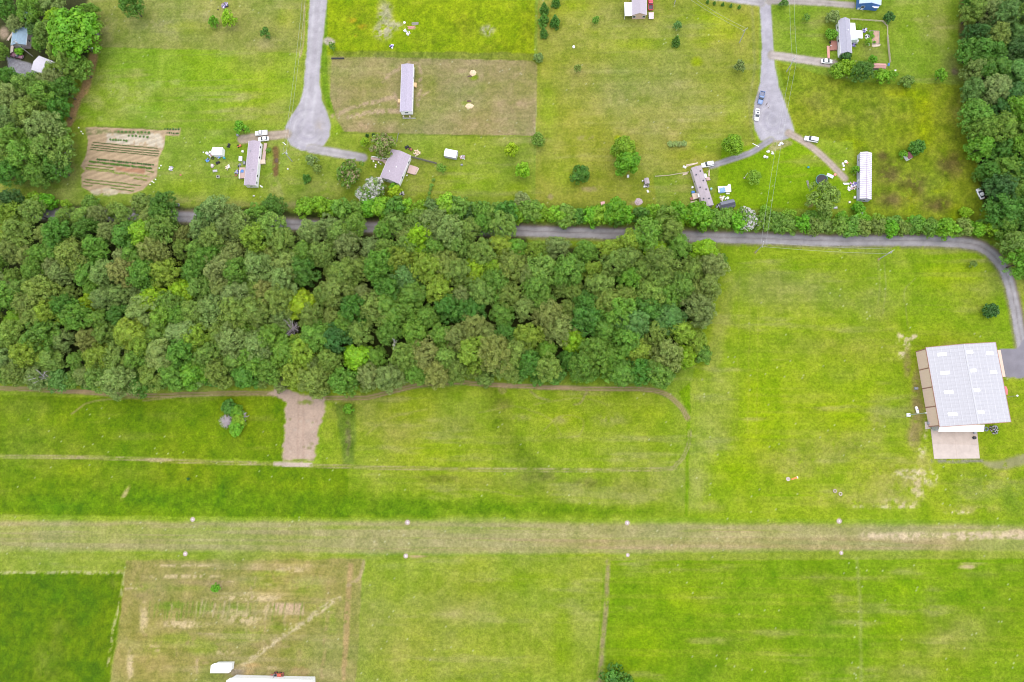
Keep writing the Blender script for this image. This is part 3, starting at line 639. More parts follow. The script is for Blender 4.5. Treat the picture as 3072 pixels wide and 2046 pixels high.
for r, nm, mt, lb in ((2, 'airstrip', gm_grass, 'long tan mown grass airstrip across the picture'), (3, 'crop_field', gm_crop, 'dark green field in the bottom left corner'),
    (4, 'garden_soil', gm_dirt, 'pale bare soil of the vegetable garden'), (5, 'gravel_road', gm_gravel, 'grey gravel road along the wood curving to the hangar'),
    (6, 'gravel_lane', gm_gravel, 'pale gravel lane ending in the left turning circle'), (9, 'gravel_lane', gm_gravel, 'pale gravel lane ending in the right turning circle'),
    (7, 'driveway', gm_gravel, 'grey gravel driveway to the mauve-roofed house'), (8, 'driveway', gm_dirt, 'tan dirt driveway under the two parked white vehicles'),
    (10, 'gravel_road', gm_gravel, 'gravel side road left of the right lane at the top edge'), (11, 'gravel_road', gm_gravel, 'gravel side road right of the right lane at the top edge'),
    (12, 'driveway', gm_gravel, 'grey driveway curving to the long mauve mobile home'), (13, 'dirt_track', gm_dirt, 'pinkish rutted track to the white-roofed mobile home'),
    (14, 'driveway', gm_gravel, 'gravel driveway to the grey-roofed house'), (15, 'asphalt_drive', gm_asph, 'dark asphalt yard east of the hangar'),
    (16, 'asphalt_drive', gm_gravel, 'worn grey drive south east of the hangar apron'), (17, 'dirt_track', gm_dirt, 'two-rut dirt track along the south edge of the wood'),
    (18, 'dirt_track', gm_grass, 'faint two-rut grass track across the fields'), (19, 'bare_clearing', gm_dirt, 'pinkish bare earth clearing below the wood')):
    sheet(nm, fr == r, mt, lb)
# the land beyond, out to the horizon
far = MB(); R_ = 9000; x0, x1, y0, y1 = XS[0], XS[-1], YS[0], YS[-1]
far.add([(-R_, -R_, 0), (R_, -R_, 0), (R_, R_, 0), (-R_, R_, 0), (x0, y0, 0), (x1, y0, 0), (x1, y1, 0), (x0, y1, 0)], [(0, 1, 5, 4), (1, 2, 6, 5), (2, 3, 7, 6), (3, 0, 4, 7)])
tag(far.build('terrain', mat('far_grass', alb(140, 168, 56), .95, .35, .02, bump=.0)), 'grassland beyond the lots', kind='structure')

# ================================================================== TREES
def leaf_material(name, second=None, share=0.35):
    m = bpy.data.materials.new(name); m.use_nodes = True
    n = m.node_tree.nodes; l = m.node_tree.links; n.clear()
    out = n.new('ShaderNodeOutputMaterial')
    oi = n.new('ShaderNodeObjectInfo'); at = n.new('ShaderNodeAttribute'); at.attribute_name = 'tint'
    sep = n.new('ShaderNodeSeparateColor'); l.new(at.outputs['Color'], sep.inputs[0])
    col = oi.outputs['Color']
    # leaf-to-leaf change of hue
    hs = n.new('ShaderNodeHueSaturation')
    mr = n.new('ShaderNodeMapRange'); mr.inputs[3].default_value = 0.485; mr.inputs[4].default_value = 0.518
    l.new(sep.outputs[1], mr.inputs[0]); l.new(mr.outputs[0], hs.inputs['Hue']); l.new(col, hs.inputs['Color'])
    l.new(sep.outputs[0], hs.inputs['Value'])
    c = hs.outputs[0]
    if second:
        mx = n.new('ShaderNodeMix'); mx.data_type = 'RGBA'
        gt = n.new('ShaderNodeMath'); gt.operation = 'LESS_THAN'; gt.inputs[1].default_value = share
        l.new(sep.outputs[2], gt.inputs[0]); l.new(gt.outputs[0], mx.inputs[0])
        l.new(c, mx.inputs[6]); mx.inputs[7].default_value = (*second, 1); c = mx.outputs[2]
    d = n.new('ShaderNodeBsdfDiffuse'); tr = n.new('ShaderNodeBsdfTranslucent'); gl = n.new('ShaderNodeBsdfGlossy')
    gl.inputs['Roughness'].default_value = 0.55; gl.inputs['Color'].default_value = (.6, .6, .6, 1)
    m1 = n.new('ShaderNodeMixShader'); m1.inputs[0].default_value = 0.16
    m2 = n.new('ShaderNodeMixShader'); m2.inputs[0].default_value = 0.035
    l.new(c, d.inputs[0]); l.new(c, tr.inputs[0])
    l.new(d.outputs[0], m1.inputs[1]); l.new(tr.outputs[0], m1.inputs[2])
    l.new(m1.outputs[0], m2.inputs[1]); l.new(gl.outputs[0], m2.inputs[2]); l.new(m2.outputs[0], out.inputs[0])
    return m
LEAF = leaf_material('leaves')
LEAF_W = leaf_material('leaves_white_blossom', (0.52, 0.50, 0.47), 0.50)
LEAF_T = leaf_material('leaves_tan_seed', (0.30, 0.24, 0.125), 0.36)
BARK = mat('bark', (.10, .078, .058), .95, .35, 6, bump=.03)
DEADW = mat('dead_wood', (.40, .35, .36), .9, .25, 5)

def leaf_mesh(name, cen, rad, per, ls, seed, m, flat=1.0):
    r = np.random.default_rng(seed); n = len(cen)
    cnt = np.maximum(6, (per * (rad / rad.mean()) ** 2).astype(int)); idx = np.repeat(np.arange(n), cnt); N = len(idx)
    d = r.normal(size=(N, 3)); d[:, 2] += 0.35; d /= np.linalg.norm(d, axis=1)[:, None]
    pos = cen[idx] + d * (rad[idx] * r.uniform(.74, 1.05, N))[:, None] * np.array([1, 1, .85 * flat])
    nr = d + r.normal(size=(N, 3)) * .30; nr[:, 2] += .2; nr /= np.linalg.norm(nr, axis=1)[:, None]
    a = np.cross(nr, r.normal(size=(N, 3))); a /= np.linalg.norm(a, axis=1)[:, None]; b = np.cross(nr, a)
    s = ls * r.uniform(.6, 1.3, N)[:, None]
    v = np.stack([pos - a * s, pos - b * s * .62 + nr * s * .12, pos + a * s, pos + b * s * .62 + nr * s * .12], 1).reshape(-1, 3)
    me = bpy.data.meshes.new(name)
    me.vertices.add(4 * N); me.vertices.foreach_set('co', v.astype(np.float32).ravel())
    me.loops.add(4 * N); me.loops.foreach_set('vertex_index', np.arange(4 * N, dtype=np.int32))
    me.polygons.add(N); me.polygons.foreach_set('loop_start', np.arange(0, 4 * N, 4, dtype=np.int32))
    me.update(calc_edges=True)
    pt = r.uniform(.78, 1.22, n)[idx] * r.uniform(.82, 1.18, N); ph = np.clip(r.uniform(.25, .75, n)[idx] + r.uniform(-.22, .22, N), 0, 1)
    pb = np.clip(r.uniform(0, 1, n)[idx] * .55 + r.uniform(0, .45, N), 0, 1)
    at = me.attributes.new('tint', 'FLOAT_COLOR', 'FACE')
    at.data.foreach_set('color', np.stack([pt, ph, pb, np.ones(N)], 1).astype(np.float32).ravel())
    me.materials.append(m); return me

def dome(seed, R, Hh, nl, pl, pr, spread=.58, lobe=.44, low=.25):
    """puff centres of a lobed crown; crown base at z=0, top about z=Hh"""
    r = np.random.default_rng(seed); cen = []; rad = []; lobes = []
    for k in range(nl):
        q = math.sqrt((k + .35) / nl) * spread * R * r.uniform(.85, 1.15); a = k * 2.39996 + r.uniform(-.35, .35)
        z = Hh * (.80 - .48 * (q / R) ** 2 * 1.6 + r.uniform(-.10, .10)) - lobe * R * .45
        lobes.append((q * math.cos(a), q * math.sin(a), z)); lr = lobe * R * r.uniform(.75, 1.2)
        for j in range(pl):
            d = r.normal(size=3); d[2] = abs(d[2]) * .9 + r.uniform(-.35, .3); d /= np.linalg.norm(d)
            cen.append(np.array(lobes[-1]) + d * lr * np.array([1, 1, .85]) * r.uniform(.8, 1.05)); rad.append(pr * r.uniform(.7, 1.3))
    for k in range(int(nl * pl * low)):        # inner and lower leaves
        a = r.uniform(0, 6.283); q = R * math.sqrt(r.uniform(0, .8)); cen.append(np.array([q * math.cos(a), q * math.sin(a), Hh * r.uniform(.12, .45)])); rad.append(pr * r.uniform(.8, 1.4))
    return np.array(cen), np.array(rad), lobes

def trunk_mesh(name, base_h, lobes, r0, crown_z):
    mb = MB(); top = base_h + crown_z * .35
    mb.tube([(0, 0, -.3), (.05, .03, base_h * .5), (0, .06, base_h), (.05, 0, top)], [r0 * 1.25, r0, r0 * .8, r0 * .35], 8)
    for k, lb in enumerate(lobes[:7]):
        z0 = base_h * (.75 + .05 * (k % 4))
        p = Vector(lb) + Vector((0, 0, base_h)); s = Vector((0, 0, z0))
        mb.tube([s, s.lerp(p, .45) + Vector((0, 0, .2)), p], [r0 * .45, r0 * .28, r0 * .08], 5)
    mb.smooth = True
    return mb.mesh(name, BARK)

KINDS = {}
def kind(key, R, Hh, base_h, nl, pl, per, pr, ls, variants, r0, m=None, **kw):
    L = []
    for v in range(variants):
        cen, rad, lobes = dome(hash(key) % 1000 * 0 + sum(map(ord, key)) * 13 + v * 101, R, Hh, nl, pl, pr, **kw)
        cen = cen + np.array([0, 0, base_h])
        me = leaf_mesh('crown', cen, rad, per, ls, v * 7 + 3, m or LEAF)
        L.append((me, trunk_mesh('trunk', base_h, lobes, r0, Hh)))
    KINDS[key] = (L, R, base_h + Hh * .6)
kind('oak', 5.6, 10.4, 3.2, 15, 12, 34, .74, .25, 9, .28, spread=.74, lobe=.31)
kind('lobed', 5.4, 10.2, 3.2, 18, 9, 46, .95, .33, 4, .28, spread=.78, lobe=.26)
kind('shrub', 3.2, 4.6, .8, 7, 12, 34, .62, .26, 5, .13, spread=.55, lobe=.46)
kind('small', 2.2, 4.2, 1.1, 6, 9, 32, .45, .20, 4, .10)
kind('sparse', 5.4, 7.0, 2.4, 12, 12, 20, .75, .30, 2, .2, spread=.68, lobe=.34, low=.12)
kind('white', 3.4, 5.2, 1.0, 8, 12, 34, .60, .25, 2, .13, LEAF_W)
kind('tan', 4.0, 4.6, 1.2, 10, 11, 28, .60, .26, 2, .13, LEAF_T, spread=.66, lobe=.36)
def cone_kind(key, R, Hh, variants):
    L = []
    for v in range(variants):
        r = np.random.default_rng(900 + v); cen = []; rad = []
        for k in range(46):
            f = k / 46; q = R * (1 - f) * r.uniform(.55, 1.0); a = k * 2.4
            cen.append((q * math.cos(a), q * math.sin(a), .3 + Hh * f * .95)); rad.append(.42 * (1.15 - .6 * f))
        me = leaf_mesh('crown', np.array(cen), np.array(rad), 26, .17, v + 31, LEAF)
        mb = MB().tube([(0, 0, -.2), (0, 0, Hh * .5), (.03, 0, Hh * .95)], [.13, .09, .02], 7); mb.smooth = True
        L.append((me, mb.mesh('trunk', BARK)))
    KINDS[key] = (L, R, Hh * .5)
cone_kind('cone', 1.25, 3.6, 3)

TC = {  # leaf colours (linear reflectance)
 'olive': (.168, .262, .036), 'grey olive': (.185, .262, .060), 'tan olive': (.205, .258, .050), 'mid green': (.130, .258, .024), 'deep green': (.080, .202, .018),
 'blue green': (.106, .215, .040), 'lime': (.205, .375, .008), 'yellow lime': (.260, .395, .008), 'bright green': (.130, .320, .010), 'dark': (.052, .135, .022),
 'yellow olive': (.205, .305, .024), 'pale': (.230, .295, .080), 'fresh green': (.180, .345, .013), 'leaf green': (.135, .285, .018)}
_tv = [0]
def tree(kd, px, py, rpx, colour, name, label, cat='tree', group=None, hz=1.0, z=None, xy=None, rz=None):
    """tree whose crown is surveyed at plan point (px, py) with radius rpx (plan units)"""
    L, R, ch = KINDS[kd]
    _tv[0] += 1
    me, tm = L[(_tv[0] * 5 + int(abs(px))) % len(L)]
    sc = (rpx * .172) / R if rpx else 1.0
    if xy is None: p = D(px, py, ch * sc * hz)
    else: p = Vector((xy[0], xy[1], 0)); sc = rpx
    o = thing(name, label, cat, (p.x, p.y, 0), random.uniform(0, 6.28) if rz is None else rz, group)
    o.scale = (sc, sc * random.uniform(.84, 1.16), sc * hz)
    t = link(bpy.data.objects.new('trunk', tm), o)
    c = link(bpy.data.objects.new('crown', me), o)
    k = TC[colour]; j = [random.uniform(.92, 1.08) for _ in range(3)]; q = random.uniform(.9, 1.1)
    c.color = (k[0] * j[0] * q, k[1] * j[1] * q, k[2] * j[2] * q, 1)
    return o

# ---- the wood --------------------------------------------------------------------
def inside(p, poly):
    c = False; n = len(poly)
    for i in range(n):
        a, b = poly[i], poly[(i + 1) % n]
        if (a[1] > p[1]) != (b[1] > p[1]) and p[0] < (b[0] - a[0]) * (p[1] - a[1]) / (b[1] - a[1]) + a[0]: c = not c
    return c
CANZ = 11.0
wood = [(-45, 476), (590, 478), (640, 520), (655, 600), (692, 600), (695, 508), (760, 496), (1180, 502), (1210, 560), (1425, 566), (1450, 532), (1530, 524), (1650, 572), (1655, 605), (1636, 650),
        (1616, 700), (1618, 800), (1586, 852), (1300, 858), (1100, 848), (900, 866), (800, 892), (690, 892), (640, 862), (500, 864), (370, 888), (200, 874), (-45, 866)]
special = [(690, 705, 'yellow lime', 'lobed'), (190, 693, 'yellow lime', 'oak'), (402, 655, 'lime', 'lobed'), (18, 728, 'fresh green', 'lobed'), (345, 692, 'lime', 'oak'), (1195, 560, 'leaf green', 'lobed'),
           (1262, 800, 'leaf green', 'lobed'), (1312, 780, 'lime', 'lobed'), (815, 822, 'lime', 'lobed'), (655, 802, 'leaf green', 'lobed'), (432, 852, 'leaf green', 'lobed'), (1447, 632, 'leaf green', 'oak'),
           (1092, 624, 'lime', 'oak'), (1128, 612, 'fresh green', 'oak'), (1515, 574, 'lime', 'lobed'), (1632, 572, 'lime', 'lobed'), (1572, 812, 'lime', 'lobed'), (325, 540, 'fresh green', 'lobed'),
           (205, 665, 'leaf green', 'oak'), (110, 870, 'blue green', 'sparse'), (560, 745, 'leaf green', 'oak'), (365, 730, 'leaf green', 'oak'), (300, 760, 'yellow olive', 'lobed'), (960, 545, 'lime', 'oak'),
           (1460, 735, 'blue green', 'lobed'), (1540, 735, 'blue green', 'lobed'), (1345, 690, 'deep green', 'oak'), (770, 780, 'dark', 'oak'), (1160, 760, 'deep green', 'oak'), (930, 640, 'blue green', 'oak'), (190, 780, 'tan olive', 'oak')]
pts = []
ymin = D(0, 905, CANZ).y; ymax = D(0, 488, CANZ).y
SPX, SPY = 9.1, 8.3
row = 0; y = ymax
rt = random.Random(21)
rows = []
while y > ymin:
    x = D(-60, 700, CANZ).x + (row % 2) * SPX / 2; cur = []
    while x < D(1700, 700, CANZ).x:
        q = (x + rt.uniform(-2.3, 2.3), y + rt.uniform(-1.9, 1.9))
        P3 = np.array([q[0], q[1], CANZ - HCAM]); cc = RM.T @ P3
        u = ((cc[0] / -cc[2]) * FPX + 1536) / K; v = (-(cc[1] / -cc[2]) * FPX + 1023) / K
        if inside((u, v), wood) and math.hypot((u - 670) / 34, (v - 745) / 50) > 1: cur.append([q[0], q[1], u, v, None, None])
        x += SPX
    if cur: rows.append(cur)
    y -= SPY; row += 1
allt = [t_ for r_ in rows for t_ in r_]
for sx, sy, colr, kd in special:
    b = min((t_ for t_ in allt if t_[4] is None), key=lambda t_: math.hypot(t_[2] - sx, t_[3] - sy)); b[4] = colr; b[5] = kd
    b[0] += (D(sx, sy, CANZ).x - b[0]) * .75; b[1] += (D(sx, sy, CANZ).y - b[1]) * .75
for _ in range(5000):                        # close the holes in the canopy
    u, v = rt.uniform(-45, 1655), rt.uniform(500, 900)
    if not inside((u, v), wood) or math.hypot((u - 670) / 34, (v - 745) / 50) < 1: continue
    q = D(u, v, CANZ)
    if min(math.hypot(t_[0] - q.x, t_[1] - q.y) for r_ in rows for t_ in r_) > 5.9:
        min(rows, key=lambda r_: abs(sum(t_[1] for t_ in r_) / len(r_) - q.y)).append([q.x, q.y, u, v, None, None])
pal = ['olive'] * 12 + ['grey olive'] * 6 + ['tan olive'] * 4 + ['mid green'] * 8 + ['deep green'] * 2 + ['yellow olive'] * 4
for ri, r_ in enumerate(rows):
    r_.sort(key=lambda t_: t_[2])
    for ci, t_ in enumerate(r_):
        colr = t_[4] or rt.choice(pal); kd = t_[5] or ('lobed' if rt.random() < .12 else 'oak')
        tree(kd, 0, 0, rt.choice([.84, .92, 1.0, 1.08, 1.18, 1.28]), colr, 'wood_tree', f'{colr} crown, {ordn(ci)} from left in the {ordn(ri)} tree row of the big wood', 'tree',
             'trees of the big wood below the gravel road', rt.uniform(.86, 1.16), xy=(t_[0], t_[1]))
NWOOD = len(allt)
# low growth along the south and east edges of the wood
def line_of(pts, step, jit=0.0):
    out = []; acc = 0
    for a, b in zip(pts[:-1], pts[1:]):
        d = math.hypot(b[0] - a[0], b[1] - a[1]); n = max(1, int(d / step))
        for k in range(n): out.append((a[0] + (b[0] - a[0]) * k / n + rt.uniform(-jit, jit), a[1] + (b[1] - a[1]) * k / n + rt.uniform(-jit, jit)))
    return out
for i_, (x, y) in enumerate(line_of([(10, 862), (330, 876), (600, 868), (700, 882), (840, 882), (960, 856), (1200, 860), (1570, 858)], 38, 9)):
    tree('shrub', x, y, rt.uniform(15, 26), rt.choice(['mid green', 'olive', 'olive', 'deep green', 'grey olive']), 'edge_shrub', f'low shrub on the south edge of the big wood, {ordn(i_)} from left', 'shrub', 'shrubs along the south edge of the wood')
for i_, (x, y) in enumerate(line_of([(1655, 600), (1630, 680), (1612, 730), (1615, 810), (1595, 860)], 44, 4)):
    tree('shrub', x, y, rt.uniform(16, 22), rt.choice(['grey olive', 'olive', 'mid green']), 'edge_shrub', f'shrub on the east edge of the big wood, {ordn(i_)} from the road', 'shrub', 'shrubs along the east edge of the wood')

# ---- hedge on the north side of the road -------------------------------------------
hedge = line_of([(700, 474), (760, 477), (905, 474), (1000, 478), (1190, 488), (1330, 496), (1500, 494), (1640, 502), (1760, 507), (1900, 517), (2050, 520), (2190, 522), (2330, 532)], 27, 5)
hedge = [h for h in hedge if not (1703 < h[0] < 1740)]
for i_, (x, y) in enumerate(hedge):
    if x < 780: colr = 'fresh green'
    elif x < 900: colr = rt.choice(['fresh green', 'bright green', 'mid green'])
    elif x < 1170: colr = rt.choice(['deep green', 'mid green', 'fresh green', 'blue green'])
    elif x < 1560: colr = rt.choice(['bright green', 'deep green', 'fresh green', 'mid green'])
    else: colr = rt.choice(['fresh green', 'bright green', 'lime', 'mid green', 'olive'])
    tree(rt.choice(['shrub', 'shrub', 'small']), x, y, rt.uniform(21, 31) * (.85 if x > 1750 else 1), colr, 'hedge_shrub', f'{colr} bush in the hedge north of the gravel road, {ordn(i_)} from left', 'shrub', 'bushes of the roadside hedge', rt.uniform(.8, 1.1))
for i_, (x, y) in enumerate(line_of([(1760, 488), (1860, 500), (1980, 506), (2100, 508), (2300, 520)], 34, 6)):
    tree('shrub', x, y, rt.uniform(16, 22), rt.choice(['fresh green', 'mid green', 'bright green']), 'hedge_shrub', f'low bush behind the roadside hedge, {ordn(i_)} from left of the wires', 'shrub', 'low bushes behind the roadside hedge', .75)
tree('lobed', 1415, 478, 30, 'bright green', 'roadside_tree', 'tall bright green tree rising above the hedge left of the long mauve mobile home')
tree('shrub', 1600, 487, 27, 'bright green', 'roadside_tree', 'rounded bright green tree overhanging the south end of the mauve mobile home')
tree('shrub', 1560, 490, 27, 'bright green', 'roadside_tree', 'broad bright green hedge tree left of the mobile home end')
tree('white', 1722, 503, 27, 'mid green', 'blossom_tree', 'white-flowering bush in the hedge beside the power line crossing')
tree('shrub', 1045, 474, 27, 'deep green', 'roadside_tree', 'broad dark green tree in the middle of the left hedge')
# left end, north of the road
for x, y, r, c_, kd, lb in ((20, 462, 34, 'dark', 'oak', 'dark tree at the left edge just north of the gravel road'), (78, 462, 24, 'fresh green', 'shrub', 'light green bush north of the road near the left edge'),
    (103, 463, 22, 'bright green', 'shrub', 'bright green bush right of the light one near the left edge'), (150, 469, 13, 'fresh green', 'small', 'small bush standing at the road verge left of the garden'),
    (205, 468, 20, 'mid green', 'shrub', 'green bush below the garden plot at the verge'), (262, 482, 22, 'olive', 'shrub', 'olive bush at the verge below the garden'), (368, 464, 32, 'deep green', 'oak', 'dark broad tree right of the garden at the verge'),
    (325, 470, 26, 'olive', 'shrub', 'olive tree left of the dark verge tree'), (468, 493, 34, 'blue green', 'oak', 'smooth blue-green tree at the road below the garden'), (525, 487, 13, 'lime', 'small', 'small lime bush right of the blue-green tree'),
    (624, 470, 27, 'deep green', 'oak', 'dark round tree alone beside the road below the left mobile home'), (704, 470, 22, 'fresh green', 'shrub', 'leftmost bright bush of the hedge beside the open road')):
    tree(kd, x, y, r, c_, 'roadside_tree', lb)

# ---- upper left and right woods ----------------------------------------------------
ul = [(122, 158, 24, 'olive'), (84, 96, 20, 'mid green'), (60, 12, 40, 'mid green'), (115, 8, 30, 'grey olive'), (205, 20, 24, 'mid green'), (210, 55, 26, 'olive'), (5, 15, 30, 'deep green'), (30, 50, 22, 'pale'), (100, 72, 34, 'olive'), (72, 60, 22, 'blue green'), (130, 110, 30, 'olive'),
      (156, 138, 36, 'olive'), (180, 150, 32, 'mid green'), (112, 186, 34, 'grey olive'), (6, 178, 34, 'deep green'), (-6, 112, 22, 'mid green'), (55, 195, 36, 'olive'), (20, 215, 40, 'grey olive'), (95, 215, 44, 'mid green'), (140, 200, 34, 'deep green'), (60, 250, 46, 'olive'), (130, 245, 34, 'deep green'),
      (10, 270, 40, 'grey olive'), (95, 290, 48, 'grey olive'), (25, 320, 46, 'mid green'), (110, 340, 46, 'olive'), (55, 350, 48, 'mid green'), (120, 380, 34, 'deep green'), (15, 390, 36, 'deep green'), (80, 395, 34, 'mid green'), (130, 310, 34, 'mid green'), (-10, 340, 40, 'olive'), (-20, 210, 40, 'olive')]
for i_, (x, y, r, c_) in enumerate(sorted(ul, key=lambda q: q[1])):
    tree('oak', x - (4 if x > 120 else 0), y, r * 1.02, c_, 'grove_tree', f'{c_} tree of the upper left grove, {ordn(i_)} counted from the top', 'tree', 'trees of the upper left grove', 1.0)
tree('lobed', 158, 70, 62, 'bright green', 'grove_tree', 'very large vivid green tree beside the house in the upper left grove', hz=.8)
tree('lobed', 122, 40, 30, 'lime', 'grove_tree', 'yellow-green tree touching the large vivid green tree', hz=.9)
tree('oak', 296, 6, 32, 'deep green', 'lawn_tree', 'dark green tree alone at the top edge left of centre')
rw = []
for k, (yy, xl) in enumerate(((-20, 2238), (25, 2240), (70, 2246), (115, 2252), (160, 2250), (205, 2252), (250, 2256), (295, 2262), (340, 2262), (385, 2282), (430, 2304), (475, 2316), (515, 2318), (555, 2345), (600, 2362))):
    x = xl + rt.uniform(-6, 6)
    while x < 2410: rw.append((x, yy + rt.uniform(-9, 9), rt.uniform(28, 38), rt.choice(['grey olive', 'olive', 'blue green', 'deep green', 'dark']) if yy < 240 else rt.choice(['mid green', 'deep green', 'dark', 'leaf green', 'olive']))); x += 44 + rt.uniform(-6, 6)
for i_, (x, y, r, c_) in enumerate(rw):
    tree('oak' if rt.random() < .8 else 'lobed', x, y, r, c_, 'grove_tree', f'{c_} tree of the right edge wood, {ordn(i_)} row by row from the top', 'tree', 'trees of the right edge wood', 1.0)
for i_, (x, y) in enumerate(line_of([(2236, 215), (2246, 330), (2262, 400), (2300, 440), (2296, 500), (2330, 560), (2346, 610)], 36, 4)):
    tree('shrub', x, y, rt.uniform(15, 22), rt.choice(['deep green', 'bright green', 'mid green']), 'edge_shrub', f'green bush on the west edge of the right wood, {ordn(i_)} from the top', 'shrub', 'bushes along the right wood edge')

# ---- single trees and shrubs ----------------------------------------------------------
singles = [
 ('small', 490, 47, 11, 'bright green', 'small dark green round tree left of the yellow-green one at the top lawn'), ('small', 523, 41, 15, 'lime', 'yellow-green small tree below the junk pile on the top lawn'), ('small', 608, 73, 11, 'deep green', 'dark round bush alone on the top left lawn'),
 ('small', 551, 291, 14, 'bright green', 'bright green small tree at the dirt driveway of the left mobile home'), ('small', 1175, 342, 15, 'yellow lime', 'round yellow-green lawn tree right of the white barn shed'), ('small', 1202, 390, 16, 'lime', 'round lime lawn tree above the hedge near the fence line'),
 ('shrub', 1237, 321, 17, 'mid green', 'dark rounded tree at the corner of the dry lot fence'), ('shrub', 1200, 458, 19, 'pale', 'pale round bush by the hedge on the fence line'), ('shrub', 1333, 398, 23, 'deep green', 'dense dark round tree alone left of the tall pair'),
 ('lobed', 1434, 335, 27, 'fresh green', 'tall lime tree, upper one of the overlapping pair'), ('lobed', 1442, 368, 29, 'bright green', 'bright green tree, lower one of the overlapping pair'), ('lobed', 1688, 328, 26, 'fresh green', 'lime tree beside the driveway bend at the right turning circle'),
 ('cone', 1251, 18, 10, 'deep green', 'dark conical tree, top one of the left column of four'), ('cone', 1250, 43, 10, 'deep green', 'dark conical tree, second of the column near the weedy lot'), ('cone', 1276, 47, 10, 'deep green', 'dark conical tree standing right of the conical column'), ('cone', 1250, 73, 9, 'deep green', 'dark conical tree, lowest of the column near the weedy lot'),
 ('cone', 1278, 2, 9, 'deep green', 'conical tree at the top edge above the column'), ('cone', 1555, 93, 9, 'deep green', 'slim dark conical tree alone in the big middle lot'), ('small', 1558, 56, 8, 'blue green', 'faint bluish small tree above the slim dark conical one'), ('small', 1370, 44, 8, 'mid green', 'tiny sapling left of the brick house at the top'),
 ('small', 1702, 149, 12, 'grey olive', 'grey-olive small tree near the right lane verge'), ('small', 1329, 155, 8, 'olive', 'low dull bush in the upper left of the big middle lot'),
 ('shrub', 1918, 36, 18, 'pale', 'pale yellowish tree at the north end of the grey-roofed house'), ('shrub', 1912, 78, 15, 'bright green', 'green round bush left of the grey-roofed house'), ('shrub', 1946, 128, 15, 'dark', 'dark bush at the south end of the grey-roofed house'),
 ('shrub', 1926, 160, 21, 'fresh green', 'lime tree right of the white car on the gravel driveway'), ('shrub', 1950, 156, 20, 'lime', 'lime tree between the other lime tree and the dark one'), ('oak', 1987, 158, 25, 'deep green', 'dark blue-green tree left of the red-roofed shed'), ('small', 2008, 136, 8, 'bright green', 'small green tree just above the dark blue-green one'),
 ('shrub', 2045, 39, 13, 'dark', 'dark tree above the yard fence of the grey-roofed house'), ('small', 2165, 170, 13, 'bright green', 'small green tree alone near the right edge wood'), ('shrub', 2110, 338, 18, 'deep green', 'dark green tree beside the dark red hut'), ('small', 2077, 354, 8, 'bright green', 'green bush left of the dark red hut'),
 ('small', 2028, 172, 13, 'fresh green', 'light bush right of the red-roofed shed'), ('small', 2050, 173, 12, 'bright green', 'green bush, second to the right of the red-roofed shed'), ('shrub', 2085, 185, 16, 'olive', 'dull bush, third to the right of the red-roofed shed'),
 ('sparse', 1898, 452, 42, 'olive', 'large thin grey-olive tree over the trampoline by the white-roofed mobile home'), ('sparse', 1735, 405, 18, 'yellow olive', 'thin pale tree standing in the bright lawn left of the wires'), ('shrub', 2280, 714, 16, 'dark', 'dark bush in the lawn above the hangar'), ('small', 2238, 606, 7, 'olive', 'small twiggy bush inside the road bend'),
 ('shrub', 1418, 1574, 36, 'deep green', 'dark round tree at the bottom edge'), ('white', 858, 426, 27, 'mid green', 'white-flowering tree at the south west corner of the mauve-roofed house'), ('white', 842, 452, 27, 'mid green', 'white-flowering tree nearest the hedge below the other one'),
 ('tan', 880, 330, 34, 'olive', 'wide tan-flowered tree north west of the mauve-roofed house'), ('tan', 800, 394, 36, 'mid green', 'wide tan-flowered tree below the gravel driveway'), ('small', 907, 441, 13, 'yellow lime', 'yellow-green bush south of the mauve-roofed house'), ('small', 903, 428, 8, 'bright green', 'small green bush against the south wall of the mauve-roofed house'),
 ('small', 715, 366, 12, 'pale', 'low pale bush in the lawn below the left turning circle'), ('small', 728, 386, 9, 'olive', 'low bush below the pale one in the left lawn'), ('cone', 703, 408, 8, 'deep green', 'tiny dark conical bush above the hedge start'), ('small', 838, 325, 9, 'lime', 'lime bush left of the wide tan-flowered tree'), ('small', 1014, 385, 10, 'mid green', 'green bush at the end of the dark board fence'),
 ('small', 762, 104, 8, 'mid green', 'grey-green bush at the lane corner of the weedy lot'), ('shrub', 1238, 130, 12, 'grey olive', 'twiggy grey bush at the corner of the weedy lot'), ('small', 1855, 38, 7, 'mid green', 'small sapling right of the right lane near the top'), ('small', 1803, 3, 9, 'blue green', 'bush at the top edge right of the right lane'),
 ('small', 1968, 388, 8, 'bright green', 'small bush at the north east corner of the white-roofed mobile home'), ('shrub', 1975, 478, 15, 'bright green', 'bush at the south end of the white-roofed mobile home'), ('shrub', 2222, 488, 15, 'lime', 'yellow-green bush near the right wood above the hedge'), ('small', 494, 1352, 8, 'bright green', 'narrow green bush in the brown yard at the bottom left'),
 ('small', 432, 1101, 3, 'dark', 'tiny dark weed tuft in the lower left field'), ('small', 800, 940, 10, 'bright green', 'green weed clump at the top of the ditch below the wood'), ('small', 1975, 62, 6, 'fresh green', 'small weed clump at the top of the yard fence'), ('small', 1998, 95, 7, 'fresh green', 'light green plant at the east yard fence')]
for kd, x, y, r, c_, lb in singles:
    if kd in ('small', 'cone'): r *= 1.25
    tree(kd, x, y, r, c_, 'shrub' if r < 12 else 'lawn_tree', lb, 'shrub' if r < 12 else 'tree')
for i_, x in enumerate((1541, 1552, 1562, 1572)):
    tree('small', x, 330, 7.5, 'pale', 'clipped_bush', f'small round clipped bush, {ordn(i_)} from left in the row of four', 'shrub', 'row of four clipped bushes', .6)
